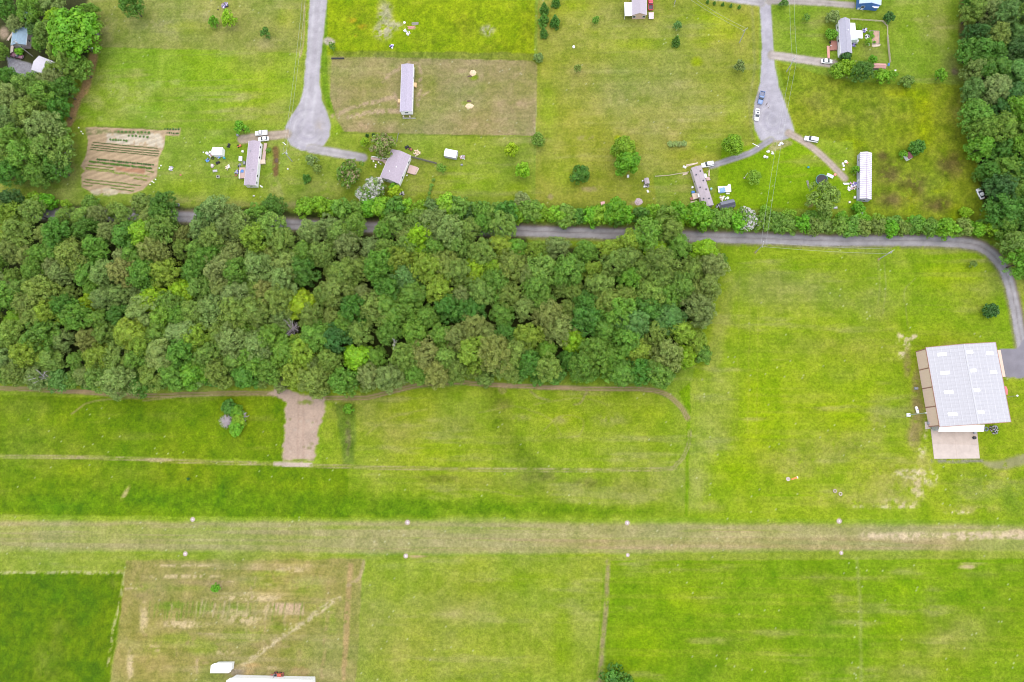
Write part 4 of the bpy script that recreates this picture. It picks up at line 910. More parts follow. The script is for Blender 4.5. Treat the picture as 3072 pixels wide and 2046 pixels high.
for i_, x in enumerate((1627, 1643, 1662, 1681, 1700)):
    tree('cone', x, 3 + i_ * 3, 4, 'deep green', 'sapling', f'tiny dark sapling below the top side road, {ordn(i_)} from left', 'shrub', 'saplings along the top side road')
for i_, (x, y, r, c_) in enumerate(((524, 936, 20, 'deep green'), (543, 946, 17, 'bright green'), (540, 985, 19, 'bright green'), (548, 966, 18, 'fresh green'))):
    tree('shrub', x, y, r, c_, 'thicket_bush', f'green bush of the round thicket in the left field, {ordn(i_)} from top', 'shrub', 'bushes of the round thicket', .7)

# ---- dead trees and brush ---------------------------------------------------------------
def dead(name, px, py, rpx, h, label, cat, seed, n=26, m=None):
    p = D(px, py, h * .6); r = random.Random(seed); R = rpx * .172
    o = thing(name, label, cat, (p.x, p.y, 0))
    mb = MB().tube([(0, 0, -.2), (.1, 0, h * .35), (0, .1, h * .6)], [.22, .17, .10], 7); mb.build('trunk', m or DEADW, o)
    mb = MB()
    for k in range(n):
        a = r.uniform(0, 6.283); q = R * r.uniform(.5, 1); z0 = h * r.uniform(.25, .6)
        s = Vector((0, .05, z0)); e = Vector((q * math.cos(a), q * math.sin(a), h * r.uniform(.55, 1.0)))
        mid = s.lerp(e, .5) + Vector((r.uniform(-.4, .4), r.uniform(-.4, .4), r.uniform(0, .5)))
        mb.tube([s, mid, e], [.12, .085, .045], 5)
        for j in range(3):
            b = mid.lerp(e, r.random()); mb.tube([b, b + Vector((r.uniform(-1, 1), r.uniform(-1, 1), r.uniform(0, .6))) * R * .3], [.045, .02], 4)
    mb.build('branches', m or DEADW, o); return o
dead('dead_tree', 670, 757, 22, 11, 'bleached leafless dead tree in the gap through the big wood', 'tree', 3, 34)
dead('dead_tree', 905, 792, 14, 15, 'bare dead branches poking out of the middle of the wood', 'tree', 4, 9)
dead('dead_tree', 100, 866, 18, 14, 'pale dead limbs in the bluish tree at the lower left wood edge', 'tree', 5, 9)
dead('brush_heap', 521, 968, 17, 1.6, 'lilac-grey heap of dead brush in front of the thicket', 'brush', 6, 70)
dead('brush_heap', 556, 958, 15, 1.4, 'grey brush on the right side of the thicket', 'brush', 7, 50)

# ================================================================== BUILDINGS
WHT = mat('white_siding', (.80, .79, .78), .6, .06, 2); WHT2 = mat('white_metal_roof', (.80, .80, .80), .45, .05, 1.5)
MAUVE = mat('mauve_shingle', (.335, .285, .325), .9, .22, 3.2, bump=.02); LILAC = mat('lilac_shingle', (.345, .31, .37), .9, .25, 3.5, bump=.02)
TAUPE = mat('taupe_roof', (.335, .285, .300), .8, .10, 1.2); GREYR = mat('grey_shingle', (.315, .305, .355), .85, .10, 2)
GLASS = mat('window_glass', (.05, .06, .08), .15, .2, 3, spec=.6); TRIM = mat('white_trim', (.78, .77, .75), .5, .05, 3)
DECKP = mat('pink_deck_boards', (.44, .32, .28), .85, .18, 4, stretch=(1, 8, 1)); DECKR = mat('red_deck_boards', (.30, .14, .11), .85, .2, 4)
PINE = mat('new_pine_boards', (.62, .43, .22), .8, .15, 4); OLDW = mat('weathered_wood', (.24, .22, .20), .9, .25, 5, stretch=(1, 1, 6)); PALEW = mat('pale_lumber', (.56, .46, .36), .85, .2, 4)
GALV = mat('galvanised_roof', (.365, .36, .372), .5, .07, .7, metal=0.0, stretch=(4, .3, 1)); GALV_L = mat('roof_screw_rows', (.415, .41, .42), .5, .06, 1); SKYL = mat('skylight_sheet', (.84, .84, .80), .4, .03, 2)
TANW = mat('tan_metal_wall', (.70, .51, .41), .7, .06, 1.2, stretch=(6, 6, .4)); BROWNT = mat('brown_trim', (.30, .15, .11), .7, .1, 3); CONC = mat('concrete', (.405, .338, .285), .9, .10, .5, bump=.01)
CONC2 = mat('lighter_concrete', (.43, .365, .315), .9, .10, .5); CREAM = mat('cream_canopy', (.80, .75, .68), .6, .04, 1); GREYP = mat('grey_metal', (.26, .27, .29), .5, .12, 3); DARKP = mat('dark_plastic', (.03, .03, .035), .6, .3, 4)
BLUEW = mat('blue_siding', (.055, .14, .36), .7, .1, 2); BLUER = mat('pale_blue_roof', (.36, .44, .60), .5, .07, 1.5); TEALR = mat('teal_metal_roof', (.12, .20, .24), .5, .15, 1.2); BRICK = mat('buff_brick', (.50, .36, .27), .9, .2, 5)
REDM = mat('red_paint', (.42, .06, .05), .45, .15, 3); PINKR = mat('faded_red_roof', (.46, .25, .22), .7, .15, 2); DRED = mat('dark_red_roof', (.15, .055, .06), .7, .15, 2); BLUET = mat('blue_tarp', (.10, .26, .58), .6, .3, 3); TEALT = mat('teal_plastic', (.05, .30, .36), .6, .2, 3)
ORNG = mat('orange_fabric', (.70, .22, .06), .7, .12, 4); RUST = mat('rusty_red', (.32, .12, .08), .8, .3, 4); PURP = mat('violet_plastic', (.22, .18, .45), .6, .2, 4); STEEL = mat('dull_steel', (.42, .43, .44), .4, .12, 3, metal=.3)
SANDM = mat('sand_heap', (.62, .47, .30), .95, .2, 3, bump=.05); CHARC = mat('charcoal_roof', (.15, .155, .185), .7, .1, 2); CHARC2 = mat('dark_roof_band', (.055, .058, .075), .7, .1, 2); MULCH = mat('mulch', (.10, .065, .045), .95, .4, 5)

def loc_of(o, p):
    ca, sa = math.cos(-o.rotation_euler[2]), math.sin(-o.rotation_euler[2]); x, y = p.x - o.location.x, p.y - o.location.y
    return (x * ca - y * sa, x * sa + y * ca)
def part_px(o, name, m, pts, z0, z1, parent=None):
    """slab part of thing o, its outline surveyed in plan pixels at height z1"""
    return MB().prism([loc_of(o, W(*p, z1)) for p in pts], z0, z1).build(name, m, parent or o)

def box_win(o, side, L2, W2, t, z, w, h, door=False, fm=None, gm=None):
    """window or door on side (+x, -x, +y, -y) at t metres along it"""
    d = .07
    if side[1] == 'x': c = ((L2 if side[0] == '+' else -L2), t, z); s = (d, w, h); s2 = (d + .03, w - .16, h - .16)
    else: c = (t, (W2 if side[0] == '+' else -W2), z); s = (w, d, h); s2 = (w - .16, d + .03, h - .16)
    f = MB().box(c, s).build('door' if door else 'window', fm or TRIM, o)
    if door: MB().box((c[0] + (.03 if side[1] == 'x' else w * .35), c[1] + (w * .35 if side[1] == 'x' else .03), z), (.12, .12, .06)).build('handle', STEEL, f)
    else: MB().box(c, s2).build('pane', gm or GLASS, f)
    return f
def side_of(rz, letter):
    v = {'E': (1, 0), 'W': (-1, 0), 'N': (0, 1), 'S': (0, -1)}[letter]
    ca, sa = math.cos(rz), math.sin(rz); best = None
    for nm, q in (('+x', (1, 0)), ('-x', (-1, 0)), ('+y', (0, 1)), ('-y', (0, -1))):
        d = (q[0] * ca - q[1] * sa) * v[0] + (q[0] * sa + q[1] * ca) * v[1]
        if best is None or d > best[0]: best = (d, nm)
    return best[1]
def gable(name, label, cat, quad, eave, rise, wm, rm, ov=.3, ridge='long', wins=(), group=None, base=0.0, lift=0.0, fascia=True):
    q = [W(*p, eave) for p in quad]                     # NW NE SE SW
    a = ((q[1] - q[0]) + (q[2] - q[3])) / 2; b = ((q[3] - q[0]) + (q[2] - q[1])) / 2
    ax, oth = (a, b) if (a.length > b.length) == (ridge == 'long') else (b, a)
    L, Wd = ax.length, oth.length; c = (q[0] + q[1] + q[2] + q[3]) / 4; rz = math.atan2(ax.y, ax.x)
    o = thing(name, label, cat, (c.x, c.y, 0), rz, group)
    l2, w2 = L / 2 - ov, Wd / 2 - ov; rs = rise * w2 / (Wd / 2)
    MB().extr_x([(-w2, lift), (w2, lift), (w2, eave - .02), (0, eave + rs), (-w2, eave - .02)], -l2, l2).build('wall', wm, o)
    th = .10
    r = MB().extr_x([(-Wd / 2, eave - .06), (0, eave + rise), (Wd / 2, eave - .06), (Wd / 2, eave - .06 + th), (0, eave + rise + th * 1.3), (-Wd / 2, eave - .06 + th)], -L / 2, L / 2).build('roof', rm, o)
    MB().extr_x([(-.16, eave + rise + th * 1.15), (0, eave + rise + th * 1.7), (.16, eave + rise + th * 1.15), (0, eave + rise + th)], -L / 2 + .02, L / 2 - .02).build('ridge_cap', rm, r)
    if fascia:
        for s in (-1, 1): MB().box((0, s * (Wd / 2 + .03), eave - .05), (L, .06, .2)).build('gutter', TRIM, o)
    for (sd, t, z, w_, h_, dr) in wins: box_win(o, side_of(rz, sd), l2, w2, t, z, w_, h_, dr)
    o['_d'] = 0; del o['_d']
    return o, L, Wd
def vents(o, spots, z, m=GREYP, r=.16):
    for x, y in spots: MB().lathe([(r, z - .3), (r, z + .25), (r * 1.4, z + .27), (r * 1.1, z + .36), (.02, z + .40)], (x, y, 0), 8).build('roof_vent', m, o)

# ---- hangar ------------------------------------------------------------------------
h_ = crop(2680, 1000, 3.9203)
E = 7.6
hq = [W(*h_(380, 132), E), W(*h_(1200, 138), E), W(*h_(1390, 1072), E), W(*h_(535, 1072), E)]
ax = ((hq[3] - hq[0]) + (hq[2] - hq[1])) / 2; ot = ((hq[1] - hq[0]) + (hq[2] - hq[3])) / 2
L, Wd = ax.length, ot.length; c = sum(hq, Vector()) / 4; rz = math.atan2(ax.y, ax.x)
hang = thing('hangar', 'big metal hangar with pale grey skylit roof and tan walls at the right', 'building', (c.x, c.y, 0), rz)
l2, w2, rise = L / 2, Wd / 2, 2.1            # local x runs south, local y runs east
MB().extr_x([(-w2 + .35, 0), (w2 - .35, 0), (w2 - .35, E - .1), (0, E + rise - .12), (-w2 + .35, E - .1)], -l2 + .35, l2 - .35).build('wall', TANW, hang)
for s in (-1, 1):
    rf = MB().extr_x([(0, E + rise), (s * w2, E), (s * w2, E + .12), (0, E + rise + .12)], -l2, l2).build('roof_slope', GALV, hang)
    nrow = 9
    for k in range(nrow):
        f = (k + .5) / nrow; yy = s * w2 * f; zz = E + rise * (1 - f) + .12
        MB().box((0, yy, zz + .01), (L - .2, .26 if k % 2 else .16, .03)).build('screw_row', GALV_L, rf)
    npan = 22
    for k in range(npan + 1):                     # standing seams from ridge to eave
        xx = -l2 + .05 + (L - .1) * k / npan
        MB().extr_x([(s * .1, E + rise + .115), (s * (w2 - .05), E + .125), (s * (w2 - .05), E + .165), (s * .1, E + rise + .155)], xx - .035, xx + .035).build('seam', GALV, rf)
    for f0, f1, xs in (((.50, .74, (.105, .34, .58, .855)),) if s < 0 else ((.03, .23, (.105, .34, .58, .855)), (.64, .86, (.135, .375)))):
        for xf in xs:
            xx = -l2 + L * xf
            MB().extr_x([(s * w2 * f0, E + rise * (1 - f0) + .165), (s * w2 * f1, E + rise * (1 - f1) + .165), (s * w2 * f1, E + rise * (1 - f1) + .21), (s * w2 * f0, E + rise * (1 - f0) + .21)], xx - .6, xx + .6).build('skylight', SKYL, rf)
    MB().box((0, s * (w2 + .06), E + .02), (L, .14, .3)).build('eave_trim', BROWNT, hang)
    for e in (-1, 1): MB().extr_x([(0, E + rise + .1), (s * w2, E - .02), (s * w2, E + .22), (0, E + rise + .34)], e * l2 - .07, e * l2 + .07).build('gable_trim', BROWNT, hang)
MB().extr_x([(-.3, E + rise + .14), (0, E + rise + .24), (.3, E + rise + .14)], -l2, l2).build('ridge_cap', GALV_L, hang)
for k in range(5):
    xx = -l2 + .45 + (L - .9) * k / 4
    MB().box((xx, -w2 + .27, E / 2), (.32, .12, E - .2)).build('wall_rib', BROWNT, hang)
for k in range(4):
    a_, b_ = -l2 + .65 + (L - .9) * k / 4, -l2 + .25 + (L - .9) * (k + 1) / 4
    MB().box(((a_ + b_) / 2, -w2 + .32, E / 2), (b_ - a_, .05, E - .5)).build('wall_panel', TANW, hang)
part_px(hang, 'canopy', CREAM, [h_(545, 1074), h_(1075, 1074), h_(1062, 1156), h_(530, 1156)], E - 2.6, E - 2.4)
part_px(hang, 'lean_to_roof', mat('tan_awning', (.56, .43, .34), .7, .06, 1), [h_(1222, 196), h_(1262, 196), h_(1320, 510), h_(1285, 512)], 3.6, 3.75)
part_px(hang, 'awning', mat('pink_awning', (.52, .16, .16), .6, .1, 2), [h_(1300, 622), h_(1326, 620), h_(1347, 664), h_(1345, 722), h_(1315, 722)], 3.0, 3.12)
part_px(hang, 'door', STEEL, [h_(492, 1090), h_(535, 1085), h_(528, 1145), h_(515, 1140)], 0, 3)
part_px(hang, 'doorstep', CONC2, [h_(370, 1040), h_(430, 1035), h_(438, 1120), h_(378, 1128)], 0, .15)
part_px(hang, 'air_conditioner', GREYP, [h_(408, 1038), h_(446, 1036), h_(448, 1066), h_(412, 1070)], .15, 1.1)
ap = [W(*h_(440, 1120), .1), W(*h_(985, 1150), .1), W(*h_(1018, 1472), .1), W(*h_(480, 1476), .1)]
apo = MB().prism([(p.x, p.y) for p in ap], -.1, .10).build('concrete_apron', CONC, None); tag(apo, 'pale pinkish concrete apron in front of the hangar', kind='structure')
for i_ in range(2):
    for j_ in range(2):
        def bl(u, v): return ap[0].lerp(ap[1], u).lerp(ap[3].lerp(ap[2], u), v)
        u0, u1, v0, v1 = (.006, .494, .006, .494)
        p4 = [bl(i_ * .5 + a_, j_ * .5 + b_) for a_, b_ in ((u0, v0), (u1, v0), (u1, v1), (u0, v1))]
        MB().prism([(p.x, p.y) for p in p4], .09, .125).build('slab', CONC2 if (i_, j_) in ((1, 1), (0, 1)) else CONC, apo)

# ---- houses ------------------------------------------------------------------------
A_ = crop(600, 370, 6.273)
o, L, Wd = gable('mobile_home', 'white mobile home with mauve shingle roof beside the vegetable garden lawn', 'house', [A_(920, 335), A_(1132, 335), A_(1050, 1170), A_(826, 1165)], 3.0, .75, WHT, MAUVE, .2,
    wins=[('E', t_, 1.9, 1.0, 1.1, False) for t_ in (-7.5, -3, 5, 8)] + [('E', 1.2, 1.5, 1.0, 2.0, True), ('W', 3, 1.5, 1, 2, True), ('S', 0, 1.9, 1.2, 1.0, False)])
part_px(o, 'ramp', DECKP, [A_(1205, 372), A_(1258, 374), A_(1222, 690), A_(1165, 680)], .35, .7)
part_px(o, 'porch', PALEW, [A_(1110, 680), A_(1222, 682), A_(1222, 755), A_(1120, 760)], .1, .85)
part_px(o, 'rear_deck', DECKP, [A_(740, 830), A_(850, 830), A_(838, 1030), A_(735, 1030)], .1, .8)
part_px(o, 'deck_rail', TRIM, [A_(735, 880), A_(745, 880), A_(740, 1036), A_(730, 1036)], .8, 1.6)
vents(o, [(3, 1.0), (-5, -1.0)], 3.6)
F_ = crop(1080, 380, 6.03)
o, L, Wd = gable('house', 'mauve shingle roofed white house turned askew below the left lane', 'house', [F_(572, 410), F_(922, 515), F_(706, 1032), F_(360, 925)], 3.3, 1.3, WHT, MAUVE, .3,
    wins=[('E', -4, 1.8, 1.2, 1.2, False), ('E', 3, 1.8, 1.2, 1.2, False), ('E', 0, 1.4, 1.0, 2.0, True), ('S', -2, 1.8, 1.1, 1.2, False), ('S', 2, 1.8, 1.1, 1.2, False), ('W', 1, 1.4, 1, 2, True)])
part_px(o, 'rear_deck', DECKP, [F_(895, 685), F_(1050, 735), F_(985, 865), F_(850, 830)], .1, .7)
for k in range(3): part_px(o, 'deck_step', PALEW, [F_(1046 - k * 18, 745 + k * 34), F_(1068 - k * 18, 752 + k * 34), F_(1048 - k * 18, 796 + k * 34), F_(1024 - k * 18, 790 + k * 34)], .05, .4 - k * .05)
part_px(o, 'front_walk', DECKP, [F_(195, 545), F_(480, 600), F_(460, 680), F_(400, 620), F_(195, 590)], .1, .5)
part_px(o, 'walk_rail', TRIM, [F_(210, 530), F_(480, 575), F_(480, 585), F_(208, 540)], .9, 1.05)
vents(o, [(.5, .9), (3, -1)], 4.3, TRIM)
M_ = crop(1180, 170, 7.84)
o, L, Wd = gable('mobile_home', 'narrow lilac-roofed mobile home on blocks in the dry mown lot', 'house', [M_(200, 172), M_(470, 185), M_(444, 1290), M_(152, 1296)], 3.3, .55, WHT, LILAC, .15, lift=.6,
    wins=[('S', 0, 2.2, 1.6, 1.0, False), ('E', -5, 2.3, 1, 1, False), ('E', 4, 2.3, 1, 1, False), ('E', 0, 1.7, .9, 2, True), ('W', 4, 1.7, .9, 2, True)])
part_px(o, 'steps', PINE, [M_(470, 605), M_(545, 612), M_(540, 712), M_(470, 690)], 0, .9); part_px(o, 'steps', PINE, [M_(112, 1000), M_(165, 990), M_(150, 1075), M_(105, 1075)], 0, .9)
for x in (235, 385): part_px(o, 'pier', CONC2, [M_(x - 14, 1385), M_(x + 14, 1385), M_(x + 14, 1420), M_(x - 14, 1420)], 0, .7)
part_px(o, 'tow_bar', STEEL, [M_(220, 1436), M_(520, 1440), M_(520, 1450), M_(220, 1450)], .3, .45)
R_ = crop(1900, 460, 6.542)
o, L, Wd = gable('mobile_home', 'long mauve-roofed mobile home at a slant above the hedge', 'house', [R_(1140, 282), R_(1325, 240), R_(1585, 1010), R_(1372, 1066)], 3.1, .45, mat('dull_siding', (.50, .44, .43), .7, .08, 2), TAUPE, .15,
    wins=[('W', t_, 1.9, 1.0, 1.0, False) for t_ in (-8, -3, 3)] + [('E', 5, 1.9, 1, 1, False), ('E', -2, 1.5, .9, 2, True), ('W', 6, 1.5, .9, 2, True)], fascia=False)
vents(o, [(L * f, s) for f, s in ((-.36, .9), (-.12, .9), (.1, .9), (.33, .9), (-.3, -1.1), (.02, -1.1), (.3, -1.1))], 3.45, CHARC2, .22)
part_px(o, 'porch', WHT, [R_(1378, 402), R_(1430, 398), R_(1452, 470), R_(1400, 478)], .1, 1.0); part_px(o, 'step', DECKP, [R_(1415, 470), R_(1490, 455), R_(1515, 520), R_(1440, 530)], 0, .5)
part_px(o, 'rear_deck', PALEW, [R_(1150, 790), R_(1280, 770), R_(1300, 870), R_(1180, 905)], .1, .8); part_px(o, 'stair', DECKR, [R_(1108, 870), R_(1170, 850), R_(1190, 910), R_(1130, 925)], .05, .5)
part_px(o, 'porch_roof', WHT2, [R_(1262, 790), R_(1305, 785), R_(1310, 850), R_(1280, 860)], 2.4, 2.5)
Q_ = crop(2440, 420, 6.535)
ql = [Q_(915, 226), Q_(1150, 262), Q_(1137, 1170), Q_(908, 1150)]
RIBD = mat('roof_joint', (.34, .28, .33), .7, .15, 3); PANW = mat('white_roof_panel', (.58, .58, .62), .5, .06, 2)
o, L, Wd = gable('mobile_home', 'long mobile home with ribbed white metal roof on the right', 'house', ql, 3.1, .75, mat('lavender_siding', (.42, .42, .50), .7, .07, 2), RIBD, .12,
    wins=[('W', t_, 1.9, 1.0, 1.0, False) for t_ in (-7, -2, 5)] + [('W', 1.5, 1.5, .9, 2, True), ('S', 0, 1.9, 1, 1, False)], fascia=False)
for s in (-1, 1):
    for k in range(25):
        x0 = -L / 2 + L * k / 25 + .12; x1 = -L / 2 + L * (k + 1) / 25 - .12
        MB().extr_x([(s * .12, 3.1 + .75 * .95 + .10), (s * Wd / 2 * .98, 3.1 + .06), (s * Wd / 2 * .98, 3.1 + .11), (s * .12, 3.1 + .75 * .95 + .16)], x0, x1).build('roof_panel', PANW, o)
T_ = crop(1820, 0, 11.2)
o, L, Wd = gable('house', 'buff brick house with pale mauve roof at the top edge', 'house', [T_(842, -420), T_(1345, -420), T_(1338, 506), T_(860, 512)], 3.0, 1.3, BRICK, mat('pale_mauve_roof', (.36, .32, .35), .85, .08, 1.5), .3, ridge='long',
    wins=[('S', -2, 1.6, 1.3, 1.3, False), ('S', 2, 1.6, 1.3, 1.3, False), ('E', 0, 1.5, 1, 1.2, False)])
part_px(o, 'carport_roof', WHT2, [T_(596, 72), T_(842, 76), T_(858, 528), T_(610, 534)], 2.6, 2.72)
for p in ((610, 90), (615, 515)):
    b = loc_of(o, W(*T_(*p), 2.6)); MB().tube([(b[0], b[1], 0), (b[0], b[1], 2.6)], .07, 8).build('carport_post', TRIM, o)
H_ = crop(2440, 20, 6.533)
o, L, Wd = gable('house', 'grey-roofed white house with bright white rear extension, upper right', 'house', [H_(498, 250), H_(706, 235), H_(760, 905), H_(535, 925)], 3.4, 1.1, WHT, GREYR, .25,
    wins=[('W', -5, 1.8, 1.2, 1.2, False), ('W', 1, 1.8, 1.2, 1.2, False), ('W', 4, 1.4, 1, 2, True), ('S', 0, 1.8, 1.4, 1.2, False)])
part_px(o, 'extension_roof', WHT2, [H_(706, 316), H_(818, 320), H_(830, 462), H_(962, 470), H_(964, 620), H_(726, 600)], 2.7, 2.85)
part_px(o, 'extension_wall', mat('pale_green_wall', (.52, .58, .54), .7, .06, 2), [H_(728, 560), H_(880, 575), H_(880, 640), H_(735, 650)], 0, 2.6)
part_px(o, 'front_deck', DECKR, [H_(350, 660), H_(470, 680), H_(470, 840), H_(330, 850)], .1, .7); part_px(o, 'walkway', mat('salmon_boards', (.52, .27, .22), .85, .12, 4), [H_(268, 765), H_(318, 770), H_(325, 1005), H_(280, 1005)], .05, .4)
vents(o, [(-2, .8)], 4.2, TRIM)
B_ = crop(2540, 0, 14.72)
o, L, Wd = gable('blue_building', 'blue-sided building with pale blue metal roof cut by the top edge', 'building', [B_(590, -420), B_(1560, -380), B_(1500, 205), B_(585, 178)], 3.8, 1.0, BLUEW, BLUER, .2, ridge='short',
    wins=[('S', -2, 1.6, 1.4, 1.4, False)])
part_px(o, 'porch_roof', WHT2, [B_(1170, 215), B_(1480, 215), B_(1400, 350), B_(1240, 350), B_(1120, 290)], 2.6, 2.72)
for k in range(2): part_px(o, 'air_conditioner', mat('pale_metal', (.55, .60, .66), .5, .1, 3), [B_(520 + k * 160, 250 + k * 20), B_(620 + k * 160, 250 + k * 20), B_(590 + k * 150, 350 + k * 20), B_(490 + k * 150, 350 + k * 20)], 0, 1.0)
U_ = crop(0, 0, 6.534)
o, L, Wd = gable('house', 'teal metal roofed house half hidden in the upper left grove', 'house', [U_(250, 540), U_(560, 560), U_(490, 930), U_(235, 840)], 3.2, 1.2, mat('grey_brick', (.36, .31, .30), .9, .15, 3), mat('blue_grey_roof', (.20, .29, .36), .5, .12, 1.2), .3, wins=[('S', 0, 1.6, 1.2, 1.2, False), ('E', 1, 1.6, 1.2, 1.2, False)])
part_px(o, 'porch', CONC2, [U_(210, 900), U_(270, 880), U_(250, 1030), U_(200, 1040)], 0, .2)
o, L, Wd = gable('garage', 'white-roofed garage half hidden under trees in the upper left grove', 'garage', [U_(790, 1105), U_(1230, 1290), U_(1010, 1500), U_(585, 1345)], 2.8, .8, WHT, mat('dusty_white_roof', (.52, .50, .54), .6, .08, 2), .2, wins=[('W', 0, 1.3, 2.6, 2.2, True)])

# ---- sheds ---------------------------------------------------------------------------
o, L, Wd = gable('shed', 'small white shed with junk around it left of the left mobile home', 'shed', [A_(238, 452), A_(412, 452), A_(430, 595), A_(222, 590)], 2.3, .5, WHT, WHT2, .1, wins=[('S', 0, 1.1, 1, 1.8, True)])
def gambrel(name, label, quad, eave, rise, wm, rm, band=None):
    q = [W(*p, eave) for p in quad]; ax = ((q[1] - q[0]) + (q[2] - q[3])) / 2; ot = ((q[3] - q[0]) + (q[2] - q[1])) / 2
    L, Wd = ax.length, ot.length; c = sum(q, Vector()) / 4; rz = math.atan2(ax.y, ax.x); h = Wd / 2
    o = thing(name, label, 'shed', (c.x, c.y, 0), rz)
    MB().extr_x([(-h + .1, 0), (h - .1, 0), (h - .1, eave), (h * .55, eave + rise * .65), (0, eave + rise - .05), (-h * .55, eave + rise * .65), (-h + .1, eave)], -L / 2 + .06, L / 2 - .06).build('wall', wm, o)
    for s in (-1, 1):
        MB().extr_x([(s * h, eave - .05), (s * h * .58, eave + rise * .68), (s * h * .58, eave + rise * .68 + .06), (s * (h + .04), eave)], -L / 2, L / 2).build('roof_slope', rm, o)
        MB().extr_x([(s * h * .58, eave + rise * .68), (0, eave + rise), (0, eave + rise + .06), (s * h * .6, eave + rise * .68 + .06)], -L / 2, L / 2).build('roof_slope', (band if band and s < 0 else rm), o)
    MB().box((L / 2 - .03, 0, 1.0), (.06, 1.2, 1.9)).build('door', TRIM, o); return o
gambrel('shed', 'white barn-roofed shed on the lawn right of the mauve-roofed house', [F_(1545, 395), F_(1770, 438), F_(1735, 570), F_(1525, 525)], 2.0, .9, mat('grey_siding', (.40, .38, .44), .7, .08, 2), WHT2)
gambrel('shed', 'charcoal barn-roofed shed with darker stripe beside the mauve mobile home', [R_(1700, 960), R_(1975, 892), R_(1990, 1050), R_(1735, 1105)], 2.2, 1.0, GREYP, CHARC, CHARC2)
o, L, Wd = gable('shed', 'small shed with pinkish roof and clutter in the middle lot', 'shed', [R_(208, 490), R_(300, 484), R_(322, 590), R_(232, 606)], 2.0, .4, OLDW, TAUPE, .1, fascia=False)
o, L, Wd = gable('shed', 'open shed with faded red roof below the yard of the grey-roofed house', 'shed', [H_(1178, 1104), H_(1425, 1120), H_(1420, 1212), H_(1172, 1205)], 2.2, .5, OLDW, PINKR, .15, fascia=False)
o, L, Wd = gable('hut', 'dark red roofed little hut under a tree in the weedy right lot', 'shed', [crop(2580, 340, 7.127)(965, 830), crop(2580, 340, 7.127)(1060, 850), crop(2580, 340, 7.127)(1160, 955), crop(2580, 340, 7.127)(1030, 965)], 2.2, .5, WHT, DRED, .1, fascia=False)
V_ = crop(600, 1950, 6.542)
def slab_roof(name, label, poly, z, m, wm, cat='shed', inset=.3, ribs=0):
    p = [W(*q, z) for q in poly]; c = sum(p, Vector()) / len(p)
    o = thing(name, label, cat, (c.x, c.y, 0)); lp = [(q.x - c.x, q.y - c.y) for q in p]
    MB().prism([(x * (1 - inset / max(abs(x), abs(y), 1)), y * (1 - inset / max(abs(x), abs(y), 1))) for x, y in lp], 0, z - .02).build('wall', wm, o)
    r = MB().prism(lp, z, z + .14).build('roof', m, o)
    return o, r, lp
slab_roof('trailer', 'white box-roofed trailer in the brown yard at the bottom left', [V_(285, 260), V_(628, 260), V_(612, 412), V_(560, 450), V_(205, 450), V_(218, 300)], 2.6, WHT2, WHT, 'trailer')
o, r, lp = slab_roof('long_barn', 'long white metal roof cut off by the bottom edge', [V_(600, 545), V_(860, 550), V_(2200, 590), V_(2240, 1500), V_(460, 1500), V_(520, 600)], 4.2, WHT2, WHT, 'building')
for x in (1060, 1290, 1500, 2000):
    b0, b1 = W(*V_(x, 566 + (x - 860) * .03), 4.35), W(*V_(x - 30, 1490), 4.35); c = Vector(o.location)
    MB().tube([(b0.x - c.x, b0.y - c.y, 4.37), (b1.x - c.x, b1.y - c.y, 4.37)], .07, 6).build('roof_seam', GALV_L, r)

# ================================================================== VEHICLES
TYRE = mat('tyre_rubber', (.025, .025, .027), .85, .2, 6); RIM = mat('wheel_rim', (.45, .46, .47), .35, .1, 4, metal=.6); CGLASS = mat('car_glass', (.03, .04, .05), .08, .15, 2, spec=.7)
LAMPW = mat('headlamp', (.75, .75, .72), .2, .05, 4); LAMPR = mat('tail_lamp', (.45, .02, .02), .3, .05, 4); BEDL = mat('bed_liner', (.09, .09, .10), .8, .2, 4)
def paintm(name, c): return mat(name, c, .25, .04, 1.5, spec=.6)
PW = paintm('white_car_paint', (.78, .78, .76)); PB = paintm('blue_car_paint', (.14, .22, .40)); PM = paintm('maroon_car_paint', (.15, .055, .085)); PR = paintm('red_car_paint', (.55, .05, .08))
def loft(st, m, name, parent, smooth_=True):
    """stations (x, half width, z bottom, z top, top inset)"""
    mb = MB(); k = 10; base = 0
    for (x, hw, zb, zt, ins) in st:
        mb.v += [(x, -hw * .92, zb), (x, -hw, zb + (zt - zb) * .3), (x, -hw * .99, zb + (zt - zb) * .7), (x, -hw + ins, zt - .03), (x, -hw * .5 + ins * .5, zt),
                 (x, hw * .5 - ins * .5, zt), (x, hw - ins, zt - .03), (x, hw * .99, zb + (zt - zb) * .7), (x, hw, zb + (zt - zb) * .3), (x, hw * .92, zb)]
    for i in range(len(st) - 1):
        for j in range(k): mb.f.append((i * k + j, i * k + (j + 1) % k, (i + 1) * k + (j + 1) % k, (i + 1) * k + j))
    mb.f.append(tuple(range(k))); e = (len(st) - 1) * k; mb.f.append(tuple(e + j for j in range(k))[::-1])
    mb.smooth = smooth_; return mb.build(name, m, parent)
